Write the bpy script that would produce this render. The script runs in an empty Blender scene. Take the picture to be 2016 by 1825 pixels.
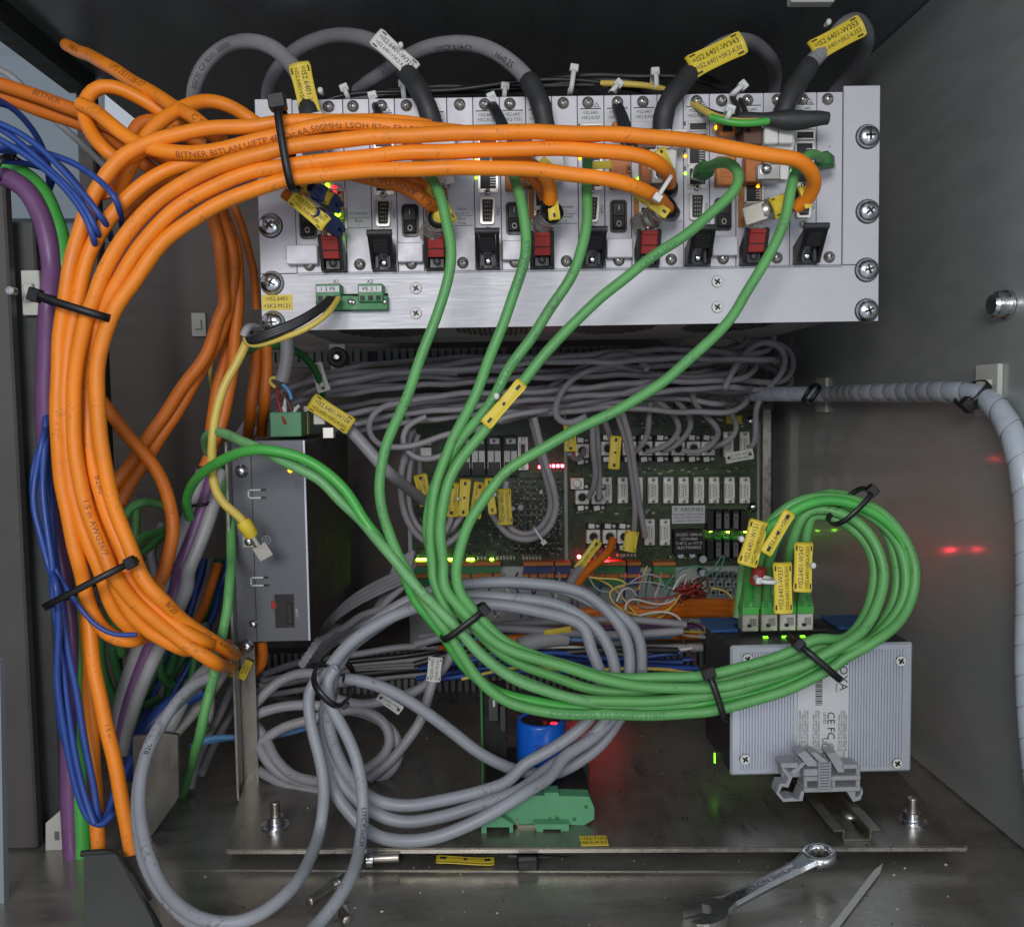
import bpy, bmesh, math, random
from mathutils import Vector, Matrix
from math import sin, cos, pi, radians
random.seed(7)
sc = bpy.context.scene
COL = sc.collection
# ---------------------------------------------------------------- camera
F = 1746.0; CU, CV = 1008.0, 912.5            # focal length and centre of the picture, in picture points
VPX, VPY = 960.0, 800.0
Yc = Vector((VPX - CU, CV - VPY, -F)).normalized()
Xc = Vector((1.0, 0.0140, 0.0)); Xc = (Xc - Yc * Xc.dot(Yc)).normalized()
Zc = Xc.cross(Yc)
RC = Matrix((Xc, Yc, Zc))
cd = bpy.data.cameras.new('camera'); cam = bpy.data.objects.new('camera', cd); COL.objects.link(cam)
cam.matrix_world = RC.to_4x4()
cd.sensor_width = 36; cd.sensor_fit = 'HORIZONTAL'; cd.lens = F / 2016 * 36
cd.clip_start = 0.01; cd.clip_end = 50
sc.camera = cam
# ---------------------------------------------------------------- light: dim workshop in front of the open cabinet
W = bpy.data.worlds.new('World'); sc.world = W; W.use_nodes = True
W.node_tree.nodes['Background'].inputs[0].default_value = (0.80, 0.88, 1.0, 1)
W.node_tree.nodes['Background'].inputs[1].default_value = 0.52
def lamp(name, loc, aim, sx, sy, power, col):
    l = bpy.data.lights.new(name, 'AREA'); l.shape = 'RECTANGLE'; l.size = sx; l.size_y = sy
    l.energy = power; l.color = col
    o = bpy.data.objects.new(name, l); COL.objects.link(o); o.location = loc
    o.rotation_euler = (Vector(aim) - Vector(loc)).to_track_quat('-Z', 'Y').to_euler()
    return o
lamp('ceiling_lamp', (-0.22, -0.85, 0.36), (0, 0.7, 0.0), 0.55, 0.35, 12.0, (1.0, 0.985, 0.97))
lamp('doorway_light', (0.75, -1.1, -0.1), (0, 0.7, 0.1), 0.5, 0.9, 4.0, (0.86, 0.93, 1.0))
sc.view_settings.view_transform = 'Standard'; sc.view_settings.look = 'None'
sc.view_settings.exposure = 0.0; sc.view_settings.gamma = 1.0
sc.cycles.max_bounces = 8; sc.cycles.use_denoising = True
# ---------------------------------------------------------------- picture points -> places
CR = {'D': (1, 1, 0, 0)}
for k, (ox, oy) in {'T1': (0, 0), 'T2': (600, 0), 'T3': (1250, 0), 'T4': (1700, 0),
                    'M1': (0, 700), 'M2': (600, 700), 'M3': (1250, 700), 'M4': (1700, 700)}.items():
    CR[k] = (.33661, .33661, ox * .7875, oy * .7875)
for k, ox in {'B1': 0, 'B2': 600, 'B3': 1250, 'B4': 1700}.items():
    CR[k] = (.3956, .3956, ox * .7875, 1102.5)
CR['Z1'] = (.1953, .1953, 720 * .7875, 380 * .7875)
CR['Z2'] = (.2244, .2244, 1680 * .7875, 200 * .7875)
CR['Z3'] = (.1953, .1953, 1000 * .7875, 1000 * .7875)
CR['Z4'] = (.1953, .1953, 1400 * .7875, 1380 * .7875)
CR['Z6'] = (.1953, .1953, 600 * .7875, 850 * .7875)
def cc(k, x, y):
    a, b, ox, oy = CR[k]; return x * a + ox, y * b + oy
def ray(u, v):
    return RC @ Vector(((u - CU) / F, (CV - v) / F, -1.0))
def P(u, v, Y):
    d = ray(u, v); return d * (Y / d.y)
def RM(Y): return Y if Y <= .80 else Y + (Y - .80) * 1.27      # the back of the cabinet lies deeper
def PB(u, v, Y): return P(u, v, RM(Y))
def PZ(u, v, Z):
    d = ray(u, v); return d * (Z / d.z)
def PX(u, v, X):
    d = ray(u, v); return d * (X / d.x)
def px(n, Y): return n * Y / F
# ---------------------------------------------------------------- materials
def lin(c):
    return tuple(((x / 255) / 12.92 if x / 255 <= .04045 else ((x / 255 + .055) / 1.055) ** 2.4) for x in c)
MATS = {}
def mat(name, col, rough=.5, metal=0., var=.12, scale=60., bump=.0, bscale=400., emit=None, es=0., coat=0.,
        croug=.15, specks=0., tracks=None, stretch=None, dirt_sheen=None, dirt_sheen_amt=.5, rvar=.12, trans=0., alpha=1.):
    m = bpy.data.materials.new(name); m.use_nodes = True; nt = m.node_tree; N = nt.nodes; L = nt.links
    b = N['Principled BSDF']
    b.inputs['Roughness'].default_value = rough; b.inputs['Metallic'].default_value = metal
    b.inputs['Coat Weight'].default_value = coat; b.inputs['Coat Roughness'].default_value = croug
    b.inputs['Transmission Weight'].default_value = trans
    b.inputs['Base Color'].default_value = (*col, 1)
    if emit:
        b.inputs['Emission Color'].default_value = (*emit, 1); b.inputs['Emission Strength'].default_value = es
        MATS[name] = m; return m
    tc = N.new('ShaderNodeTexCoord'); mp = N.new('ShaderNodeMapping')
    L.new(tc.outputs['Object'], mp.inputs['Vector'])
    if stretch: mp.inputs['Scale'].default_value = stretch
    n1 = N.new('ShaderNodeTexNoise'); n1.inputs['Scale'].default_value = scale; n1.inputs['Detail'].default_value = 6
    n1.inputs['Roughness'].default_value = .65
    L.new(mp.outputs[0], n1.inputs['Vector'])
    r = N.new('ShaderNodeMapRange'); r.inputs[1].default_value = .3; r.inputs[2].default_value = .7
    r.inputs[3].default_value = 1 - var; r.inputs[4].default_value = 1 + var
    L.new(n1.outputs[0], r.inputs[0])
    mx = N.new('ShaderNodeVectorMath'); mx.operation = 'SCALE'; mx.inputs[0].default_value = col
    L.new(r.outputs[0], mx.inputs['Scale'])
    cout = mx.outputs[0]
    if dirt_sheen:
        n2 = N.new('ShaderNodeTexNoise'); n2.inputs['Scale'].default_value = scale * .35; n2.inputs['Detail'].default_value = 9
        n2.inputs['Roughness'].default_value = .75
        L.new(tc.outputs['Object'], n2.inputs['Vector'])
        r2 = N.new('ShaderNodeMapRange'); r2.inputs[1].default_value = .5; r2.inputs[2].default_value = .68
        r2.inputs[4].default_value = dirt_sheen_amt; L.new(n2.outputs[0], r2.inputs[0])
        mm = N.new('ShaderNodeMix'); mm.data_type = 'RGBA'
        L.new(r2.outputs[0], mm.inputs[0]); L.new(cout, mm.inputs[6]); mm.inputs[7].default_value = (*dirt_sheen, 1)
        cout = mm.outputs[2]
    if specks:
        n4 = N.new('ShaderNodeTexNoise'); n4.inputs['Scale'].default_value = 420; n4.inputs['Detail'].default_value = 2
        L.new(tc.outputs['Object'], n4.inputs['Vector'])
        n5 = N.new('ShaderNodeTexNoise'); n5.inputs['Scale'].default_value = 45; n5.inputs['Detail'].default_value = 3
        L.new(tc.outputs['Object'], n5.inputs['Vector'])
        m5 = N.new('ShaderNodeMath'); m5.operation = 'MULTIPLY'; L.new(n4.outputs[0], m5.inputs[0]); L.new(n5.outputs[0], m5.inputs[1])
        r5 = N.new('ShaderNodeMapRange'); r5.inputs[1].default_value = .34; r5.inputs[2].default_value = .42; r5.inputs[4].default_value = specks
        L.new(m5.outputs[0], r5.inputs[0])
        m6 = N.new('ShaderNodeMix'); m6.data_type = 'RGBA'; L.new(r5.outputs[0], m6.inputs[0]); L.new(cout, m6.inputs[6])
        m6.inputs[7].default_value = (.06, .045, .035, 1); cout = m6.outputs[2]
    if tracks:
        for st_ in ((900, 1, 60), (60, 1, 900)):
            m7 = N.new('ShaderNodeMapping'); m7.inputs['Scale'].default_value = st_; L.new(tc.outputs['Object'], m7.inputs['Vector'])
            n7 = N.new('ShaderNodeTexNoise'); n7.inputs['Scale'].default_value = 1.; n7.inputs['Detail'].default_value = 0; L.new(m7.outputs[0], n7.inputs['Vector'])
            r7 = N.new('ShaderNodeMapRange'); r7.inputs[1].default_value = .60; r7.inputs[2].default_value = .64; L.new(n7.outputs[0], r7.inputs[0])
            m8 = N.new('ShaderNodeMix'); m8.data_type = 'RGBA'; L.new(r7.outputs[0], m8.inputs[0]); L.new(cout, m8.inputs[6]); m8.inputs[7].default_value = (*tracks, 1); cout = m8.outputs[2]
    L.new(cout, b.inputs['Base Color'])
    r3 = N.new('ShaderNodeMapRange'); r3.inputs[1].default_value = .3; r3.inputs[2].default_value = .7
    r3.inputs[3].default_value = max(.03, rough - rvar); r3.inputs[4].default_value = min(1, rough + rvar)
    L.new(n1.outputs[0], r3.inputs[0]); L.new(r3.outputs[0], b.inputs['Roughness'])
    if bump:
        n3 = N.new('ShaderNodeTexNoise'); n3.inputs['Scale'].default_value = bscale; n3.inputs['Detail'].default_value = 4
        L.new(mp.outputs[0], n3.inputs['Vector'])
        bp = N.new('ShaderNodeBump'); bp.inputs['Strength'].default_value = bump; bp.inputs['Distance'].default_value = .0004
        L.new(n3.outputs[0], bp.inputs['Height']); L.new(bp.outputs[0], b.inputs['Normal'])
    MATS[name] = m; return m
mat('orange_jacket', (.84, .235, .009), .5, specks=.36, var=.10, scale=28, bump=.35, bscale=80, dirt_sheen=(.50, .15, .03), dirt_sheen_amt=.38)
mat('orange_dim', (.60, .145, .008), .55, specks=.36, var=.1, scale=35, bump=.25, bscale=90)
mat('green_jacket', (.105, .335, .095), .48, specks=.45, var=.11, scale=32, bump=.45, bscale=90, dirt_sheen=(.07, .23, .08), dirt_sheen_amt=.45)
mat('green_pale', (.14, .36, .135), .48, specks=.45, var=.12, scale=40, bump=.35, bscale=110, dirt_sheen=(.05, .2, .07), dirt_sheen_amt=.3)
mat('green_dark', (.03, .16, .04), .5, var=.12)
mat('green_bright', (.06, .37, .06), .42, var=.1)
mat('grey_jacket', (.27, .265, .285), .5, specks=.45, var=.08, scale=30, bump=.2, bscale=90, dirt_sheen=(.13, .12, .12), dirt_sheen_amt=.3)
mat('grey_thin', (.34, .325, .35), .55, var=.1, scale=30, bump=.2, dirt_sheen=(.1, .095, .09), dirt_sheen_amt=.3)
mat('grey_light', (.30, .30, .31), .5, var=.08, scale=30)
mat('grey_blue', (.26, .27, .30), .48, specks=.45, var=.08, scale=30, bump=.2, bscale=90)
mat('wrap', (.42, .46, .52), .3, var=.1, scale=60, bump=.3, bscale=120, coat=.3)
mat('purple_jacket', (.155, .065, .17), .4, var=.1)
mat('blue_jacket', (.02, .06, .27), .45, var=.12)
mat('light_blue', (.12, .32, .62), .45)
mat('black_plastic', (.007, .007, .008), .42, var=.2, scale=80, bump=.15)
mat('black_wire', (.018, .019, .02), .45, var=.2)
mat('black_sleeve', (.028, .029, .031), .55, var=.15, bump=.3)
mat('charcoal', (.03, .031, .034), .5, var=.15)
mat('grey_lever', (.09, .095, .1), .5, var=.15)
mat('yellow_jacket', (.62, .46, .09), .45, var=.1)
mat('white_wire', (.6, .58, .55), .5)
mat('red_wire', (.30, .03, .025), .5)
mat('brown_wire', (.1, .045, .025), .5)
mat('teal_wire', (.06, .22, .17), .5)
mat('yellow_tag', (.66, .50, .035), .5, var=.06, dirt_sheen=(.45, .33, .04), dirt_sheen_amt=.35)
mat('white_tag', (.58, .58, .55), .5, var=.06)
mat('ink', (.012, .012, .014), .6, var=0)
mat('ink_soft', (.05, .045, .03), .6, var=0)
mat('ink_orange', (.22, .065, .015), .6, var=0)
mat('ink_green', (.04, .17, .07), .6, var=0)
mat('ink_grey', (.04, .04, .05), .6, var=0)
mat('aluminium', (.53, .525, .565), .5, .15, var=.03, scale=30, stretch=(1, 1, 25), bump=.1, bscale=150, dirt_sheen=(.40, .39, .42), dirt_sheen_amt=.3)
mat('panel_white', (.53, .52, .57), .48, .15, var=.04, scale=60, dirt_sheen=(.42, .41, .43), dirt_sheen_amt=.3)
mat('panel_edge', (.30, .30, .33), .5, .4)
mat('bare_metal', (.34, .33, .31), .4, .8, var=.15, scale=90)
mat('zinc', (.62, .63, .66), .22, 1., var=.2, scale=150, bump=.3)
mat('dark_zinc', (.33, .31, .28), .35, .9, var=.25, scale=150)
mat('chrome', (.7, .7, .71), .2, 1., var=.12, scale=60, dirt_sheen=(.3, .28, .25), dirt_sheen_amt=.4)
mat('nickel', (.50, .48, .45), .32, .85, var=.08, scale=25, rvar=.02)
mat('steel_floor', (.38, .365, .33), .30, .75, var=.2, scale=9, stretch=(1, 5, 1), bump=.06, bscale=300, dirt_sheen=(.10, .085, .065), dirt_sheen_amt=.55)
mat('steel_plate', (.26, .245, .22), .32, .75, var=.2, scale=14, stretch=(5, 1, 1), bump=.06, bscale=300, dirt_sheen=(.08, .065, .05), dirt_sheen_amt=.6)
mat('steel_wall', (.43, .455, .445), .42, .5, coat=.35, croug=.08, var=.07, scale=7, rvar=.05, stretch=(1, 2, 9), bump=.04, bscale=300, dirt_sheen=(.24, .24, .23), dirt_sheen_amt=.3)
mat('bracket_paint', (.10, .105, .10), .5, .3, var=.12, scale=12, dirt_sheen=(.05, .05, .045), dirt_sheen_amt=.4)
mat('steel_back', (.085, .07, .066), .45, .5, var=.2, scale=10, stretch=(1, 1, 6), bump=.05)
mat('steel_ceiling', (.24, .265, .27), .3, .6, var=.25, scale=3, stretch=(3, .5, 1), bump=.04, dirt_sheen=(.17, .22, .17), dirt_sheen_amt=.6)  # greenish patches imitate smeared green reflections, put into the ceiling's colour
mat('post_paint', (.06, .062, .062), .45, .2, var=.12, scale=20, dirt_sheen=(.10, .06, .045), dirt_sheen_amt=.6)
mat('post_brown', (.075, .070, .067), .5, .1, var=.15, scale=14, dirt_sheen=(.08, .055, .045), dirt_sheen_amt=.6)
mat('edge_rubber', (.012, .016, .014), .6)
mat('pale_panel', (.24, .28, .31), .5, .1, var=.1, scale=6)
mat('pale_cream', (.50, .50, .45), .6, var=.06)
mat('psu_face', (.115, .12, .135), .45, .3, var=.05, scale=200, bump=.3, bscale=1500)
mat('psu_side', (.025, .025, .028), .75, .0, var=.2, dirt_sheen=(.05, .045, .04), dirt_sheen_amt=.4)
mat('pcb', (.018, .034, .013), .45, tracks=(.055, .085, .03), var=.35, scale=180, coat=.1)
mat('pcb_light', (.05, .085, .03), .5, var=.2)
mat('chip', (.007, .007, .008), .5)
mat('smd', (.40, .36, .28), .5, var=.5, scale=300)
mat('conn_metal', (.74, .73, .70), .45, .35, var=.06, scale=40, rvar=.02)
mat('conn_face', (.66, .65, .63), .5)
mat('duct_grey', (.14, .14, .14), .6, var=.15)
mat('duct_dark', (.025, .025, .026), .6)
mat('terminal_green', (.035, .20, .07), .5, var=.12)
mat('terminal_pale', (.09, .29, .14), .5, var=.08)
mat('terminal_orange', (.50, .16, .03), .5, var=.12)
mat('module_orange', (.45, .135, .025), .5, var=.15)
mat('cam_strip', (.42, .17, .035), .5, var=.1)
mat('red_lever', (.30, .022, .018), .42, var=.12)
mat('plug_blue', (.025, .045, .15), .5, var=.15)
mat('cap_blue', (.006, .12, .62), .3, var=.08, coat=.3)
mat('switch_blue', (.015, .075, .22), .45)
mat('rib_alu', (.50, .53, .60), .4, .4, var=.05)
mat('sticker', (.55, .56, .58), .5, var=.03)
mat('clip_grey', (.30, .31, .33), .5, var=.08)
mat('rail', (.22, .21, .17), .35, .8, var=.25, scale=70, dirt_sheen=(.09, .07, .04), dirt_sheen_amt=.6)
mat('plug_metal', (.62, .58, .51), .33, .8, var=.06, scale=25, rvar=.02)
mat('offcut', (.42, .43, .40), .4, var=.1)
mat('clear_tie', (.62, .63, .62), .4, var=.05)
mat('glow_green', (.1, .5, .02), emit=(.22, 1., .02), es=2.2)
mat('glow_lime', (.1, .5, .02), emit=(.34, 1., .02), es=3.6)
mat('glow_red', (.5, .01, .02), emit=(1., .03, .05), es=170)
mat('glow_red_dim', (.5, .01, .02), emit=(1., .03, .05), es=45)
mat('glow_board', (.1, .5, .02), emit=(.28, 1., .02), es=42)
mat('glow_redsoft', (.5, .01, .02), emit=(1., .02, .04), es=2.5)
mat('glow_amber', (.6, .3, .02), emit=(1., .42, .01), es=2.6)
mat('led_off', (.45, .43, .36), .4, var=.1)
# ---------------------------------------------------------------- mesh collector
class MB:
    def __init__(s, M=None):
        s.v = []; s.f = []; s.m = []; s.sm = []; s.names = []; s.M = M
    def mi(s, m):
        if m not in s.names: s.names.append(m)
        return s.names.index(m)
    def add(s, vs, fs, m, smooth=False, M=None):
        o = len(s.v); T = None
        if M is not None and s.M is not None: T = s.M @ M
        else: T = M if M is not None else s.M
        for p in vs: s.v.append(T @ Vector(p) if T is not None else Vector(p))
        k = s.mi(m)
        for f in fs:
            s.f.append([o + i for i in f]); s.m.append(k); s.sm.append(smooth)
        return s
    def box(s, c, d, m, M=None, bev=0.):
        x, y, z = d[0] / 2, d[1] / 2, d[2] / 2; c = Vector(c)
        if bev <= 0:
            vs = [c + Vector((i * x, j * y, k * z)) for i in (-1, 1) for j in (-1, 1) for k in (-1, 1)]
            fs = [(0, 1, 3, 2), (4, 6, 7, 5), (0, 4, 5, 1), (2, 3, 7, 6), (0, 2, 6, 4), (1, 5, 7, 3)]
            return s.add(vs, fs, m, M=M)
        b = min(bev, x * .9, y * .9, z * .9); vs = []; fs = []
        ix = {}
        for i in (-1, 1):
            for j in (-1, 1):
                for k in (-1, 1):
                    for a in range(3):
                        q = [i * (x - b), j * (y - b), k * (z - b)]
                        q[a] += (i, j, k)[a] * b
                        ix[(i, j, k, a)] = len(vs); vs.append(c + Vector(q))
        for a in range(3):
            o1, o2 = (a + 1) % 3, (a + 2) % 3
            for sg in (-1, 1):
                q = []
                for (p, r) in ((-1, -1), (1, -1), (1, 1), (-1, 1)):
                    t = [0, 0, 0]; t[a] = sg; t[o1] = p; t[o2] = r; q.append(ix[(*t, a)])
                fs.append(q if sg > 0 else q[::-1])
            for p in (-1, 1):
                for r in (-1, 1):
                    q = []
                    for e in (-1, 1):
                        t = [0, 0, 0]; t[a] = e; t[o1] = p; t[o2] = r
                        q.append((ix[(*t, o1)], ix[(*t, o2)]))
                    f = [q[0][0], q[1][0], q[1][1], q[0][1]]
                    fs.append(f if p * r > 0 else f[::-1])
        for i in (-1, 1):
            for j in (-1, 1):
                for k in (-1, 1):
                    f = [ix[(i, j, k, 0)], ix[(i, j, k, 1)], ix[(i, j, k, 2)]]
                    fs.append(f if i * j * k > 0 else f[::-1])
        return s.add(vs, fs, m, M=M)
    def cyl(s, a, b, r, m, r2=None, n=16, cap=True, M=None):
        a, b = Vector(a), Vector(b); r2 = r if r2 is None else r2
        t = (b - a).normalized(); x = t.orthogonal().normalized(); y = t.cross(x)
        vs = []
        for (c, q) in ((a, r), (b, r2)):
            for i in range(n):
                w = 2 * pi * i / n; vs.append(c + x * q * cos(w) + y * q * sin(w))
        s.add(vs, [(i, (i + 1) % n, n + (i + 1) % n, n + i) for i in range(n)], m, True, M)
        if cap:
            s.add(vs[:n], [tuple(range(n))[::-1]], m, False, M); s.add(vs[n:], [tuple(range(n))], m, False, M)
        return s
    def lathe(s, o, ax, prof, m, n=18, M=None):
        o = Vector(o); t = Vector(ax).normalized(); x = t.orthogonal().normalized(); y = t.cross(x); vs = []
        for (q, h) in prof:
            for i in range(n):
                w = 2 * pi * i / n; vs.append(o + t * h + x * q * cos(w) + y * q * sin(w))
        fs = [(k * n + i, k * n + (i + 1) % n, (k + 1) * n + (i + 1) % n, (k + 1) * n + i)
              for k in range(len(prof) - 1) for i in range(n)]
        return s.add(vs, fs, m, True, M)
    def sphere(s, c, r, m, sc3=(1, 1, 1), n=10, M=None):
        c = Vector(c); vs = []; fs = []
        for j in range(n // 2 + 1):
            a = pi * j / (n // 2)
            for i in range(n):
                w = 2 * pi * i / n
                vs.append(c + Vector((r * sc3[0] * sin(a) * cos(w), r * sc3[1] * sin(a) * sin(w), r * sc3[2] * cos(a))))
        for j in range(n // 2):
            for i in range(n):
                fs.append((j * n + i, (j + 1) * n + i, (j + 1) * n + (i + 1) % n, j * n + (i + 1) % n))
        return s.add(vs, fs, m, True, M)
    def prism(s, pts, h, m, M=None, side=None):
        """outline in XZ, thickness h along +Y (front face at y=0)"""
        n = len(pts)
        vs = [(p[0], 0, p[1]) for p in pts] + [(p[0], h, p[1]) for p in pts]
        s.add(vs, [tuple(range(n))[::-1]], m, M=M); s.add(vs, [tuple(range(n, 2 * n))], m, M=M)
        return s.add(vs, [(i, (i + 1) % n, n + (i + 1) % n, n + i) for i in range(n)], side or m, M=M)
    def tube(s, path, r, m, n=12, cap=True, M=None):
        pts, ts, xs, ys = path
        vs = []; k = len(pts)
        for i in range(k):
            q = r[i] if isinstance(r, (list, tuple)) else r
            for j in range(n):
                w = 2 * pi * j / n; vs.append(pts[i] + xs[i] * q * cos(w) + ys[i] * q * sin(w))
        fs = [(i * n + j, i * n + (j + 1) % n, (i + 1) * n + (j + 1) % n, (i + 1) * n + j) for i in range(k - 1) for j in range(n)]
        s.add(vs, fs, m, True, M)
        if cap:
            s.add(vs[:n], [tuple(range(n))[::-1]], m, False, M); s.add(vs[-n:], [tuple(range(n))], m, False, M)
        return s
    def mesh(s, name, origin):
        me = bpy.data.meshes.new(name)
        me.from_pydata([tuple(p - origin) for p in s.v], [], s.f)
        for n in s.names: me.materials.append(MATS[n])
        me.polygons.foreach_set('material_index', s.m); me.polygons.foreach_set('use_smooth', s.sm)
        me.update(); return me
    def origin(s):
        xs = [p.x for p in s.v]; ys = [p.y for p in s.v]; zs = [p.z for p in s.v]
        return Vector(((min(xs) + max(xs)) / 2, (min(ys) + max(ys)) / 2, min(zs)))
    def build(s, name, parent=None, **kw):
        o = s.origin()
        return put(name, s.mesh(name, o), Matrix.Translation(o), parent, **kw)
WM = {}
def put(name, data, Mw, parent=None, label=None, cat=None, group=None, kind=None):
    ob = bpy.data.objects.new(name, data); COL.objects.link(ob)
    if parent is not None:
        ob.parent = parent; ob.matrix_basis = WM[parent.name].inverted() @ Mw
    else: ob.matrix_basis = Mw
    WM[ob.name] = Mw.copy()
    if label: ob['label'] = label
    if cat: ob['category'] = cat
    if group: ob['group'] = group
    if kind: ob['kind'] = kind
    return ob
def thing(name, loc, label, cat, group=None, M=None):
    return put(name, None, M if M is not None else Matrix.Translation(Vector(loc)), None, label, cat, group)
CACHE = {}
def inst(name, key, fn, Mw, parent=None, **kw):
    """one shared mesh per key, placed with its own matrix"""
    if key not in CACHE:
        mb = MB(); fn(mb); CACHE[key] = mb.mesh(name, Vector((0, 0, 0)))
    return put(name, CACHE[key], Mw, parent, **kw)
# ---------------------------------------------------------------- lettering
TXT = {}
def glyphs(t, cut=False):
    key = (t, cut)
    if key not in TXT:
        c = bpy.data.curves.new('lettering', 'FONT'); c.body = t; c.size = 1.0; c.resolution_u = 2
        c.align_x = 'CENTER'; c.align_y = 'CENTER'
        ob = bpy.data.objects.new('lettering', c)
        me = bpy.data.meshes.new_from_object(ob)
        bm = bmesh.new(); bm.from_mesh(me)
        xs = [v.co.x for v in bm.verts]; ys = [v.co.y for v in bm.verts]
        if cut and xs:
            k = min(ys)
            while k < max(ys):
                k += .13; bmesh.ops.bisect_plane(bm, geom=bm.verts[:] + bm.edges[:] + bm.faces[:], plane_co=(0, k, 0), plane_no=(0, 1, 0))
            k = min(xs)
            while k < max(xs):
                k += .45; bmesh.ops.bisect_plane(bm, geom=bm.verts[:] + bm.edges[:] + bm.faces[:], plane_co=(k, 0, 0), plane_no=(1, 0, 0))
        bm.to_mesh(me); bm.free()
        TXT[key] = ([tuple(v.co) for v in me.vertices], [tuple(p.vertices) for p in me.polygons])
        bpy.data.objects.remove(ob); bpy.data.meshes.remove(me)
    return TXT[key]
def put_text(mb, t, size, m, M, bend=None, wide=1.0):
    """text in the XZ plane of M, reading along +X, facing -Y"""
    vs, fs = glyphs(t); q = []
    for (x, y, z) in vs:
        X, Z = x * size * wide, y * size
        q.append((X, bend(Z) if bend else 0.0, Z))
    mb.add(q, fs, m, M=M)
def frame(o, xd, zd=None, yd=None):
    """matrix with x along xd; y (into the surface) given by yd, z by the rest"""
    x = Vector(xd).normalized()
    y = Vector(yd) if yd is not None else Vector((0, 1, 0))
    y = (y - x * y.dot(x)).normalized(); z = x.cross(y)
    M = Matrix((x, y, z)).transposed().to_4x4(); M.translation = Vector(o); return M
# ---------------------------------------------------------------- paths
def spec(lst, Y0=None):
    """list with crop names and (x,y[,Y]) -> world points; missing Y interpolated"""
    k = 'D'; a = []; sw = False
    for e in lst:
        if isinstance(e, str): k = e; sw = len(a) > 1; continue
        u, v = cc(k, e[0], e[1]); q = [u, v, e[2] if len(e) > 2 else None]
        if sw:      # overlapping crops: leave out a first point that would step back
            d1 = Vector((a[-1][0] - a[-2][0], a[-1][1] - a[-2][1])); d2 = Vector((u - a[-1][0], v - a[-1][1]))
            if d2.length < 10 or d1.normalized().dot(d2.normalized()) < .35: continue
            sw = False
        a.append(q)
    if a[0][2] is None: a[0][2] = Y0
    if a[-1][2] is None:
        last = [q[2] for q in a if q[2] is not None][-1]; a[-1][2] = last
    i = 0
    while i < len(a):
        if a[i][2] is None:
            j = i
            while a[j][2] is None: j += 1
            y0, y1 = a[i - 1][2], a[j][2]
            for t in range(i, j): a[t][2] = y0 + (y1 - y0) * (t - i + 1) / (j - i + 1)
            i = j
        i += 1
    return [PB(*q) for q in a]
def smooth(pts, step=.004, wob=0., seed=0):
    n = len(pts); out = []
    if n == 2: pts = [pts[0], (pts[0] + pts[1]) / 2, pts[1]]; n = 3
    ext = [pts[0] * 2 - pts[1]] + pts + [pts[-1] * 2 - pts[-2]]
    for i in range(n - 1):
        p0, p1, p2, p3 = ext[i:i + 4]
        d = (p2 - p1).length; k = max(2, int(d / step))
        t0 = 0; t1 = max(1e-5, (p1 - p0).length ** .5); t2 = t1 + max(1e-5, d ** .5); t3 = t2 + max(1e-5, (p3 - p2).length ** .5)
        for j in range(k):
            t = t1 + (t2 - t1) * j / k
            a1 = p0 * ((t1 - t) / (t1 - t0)) + p1 * ((t - t0) / (t1 - t0))
            a2 = p1 * ((t2 - t) / (t2 - t1)) + p2 * ((t - t1) / (t2 - t1))
            a3 = p2 * ((t3 - t) / (t3 - t2)) + p3 * ((t - t2) / (t3 - t2))
            b1 = a1 * ((t2 - t) / (t2 - t0)) + a2 * ((t - t0) / (t2 - t0))
            b2 = a2 * ((t3 - t) / (t3 - t1)) + a3 * ((t - t1) / (t3 - t1))
            out.append(b1 * ((t2 - t) / (t2 - t1)) + b2 * ((t - t1) / (t2 - t1)))
    out.append(pts[-1].copy())
    for _ in range(3):   # relax
        q = [out[0]] + [(out[i - 1] + out[i] * 2 + out[i + 1]) / 4 for i in range(1, len(out) - 1)] + [out[-1]]
        out = q
    if wob:
        rr = random.Random(seed); ph = [rr.uniform(0, 6.28) for _ in range(6)]; s = 0
        for i in range(1, len(out)):
            s += (out[i] - out[i - 1]).length
            e = min(1, i / 6, (len(out) - 1 - i) / 6)
            out[i] = out[i] + Vector((sin(s * 60 + ph[0]) + sin(s * 131 + ph[1]), (sin(s * 70 + ph[2])),
                                      sin(s * 55 + ph[3]) + sin(s * 120 + ph[4]))) * wob * e
    return out
def frames(pts):
    n = len(pts); ts = []
    for i in range(n):
        ts.append((pts[min(i + 1, n - 1)] - pts[max(i - 1, 0)]).normalized())
    x = ts[0].cross(Vector((0, 1, 0)))
    if x.length < .1: x = ts[0].orthogonal()
    x.normalize(); xs = []; ys = []
    for i in range(n):
        x = (x - ts[i] * x.dot(ts[i])).normalized(); xs.append(x.copy()); ys.append(ts[i].cross(x))
    return (pts, ts, xs, ys)
def path(lst, Y0=None, wob=0., seed=0, step=.004):
    return frames(smooth(spec(lst, Y0), step, wob, seed))
def arc(pts):
    s = [0]
    for i in range(1, len(pts)): s.append(s[-1] + (pts[i] - pts[i - 1]).length)
    return s
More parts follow.
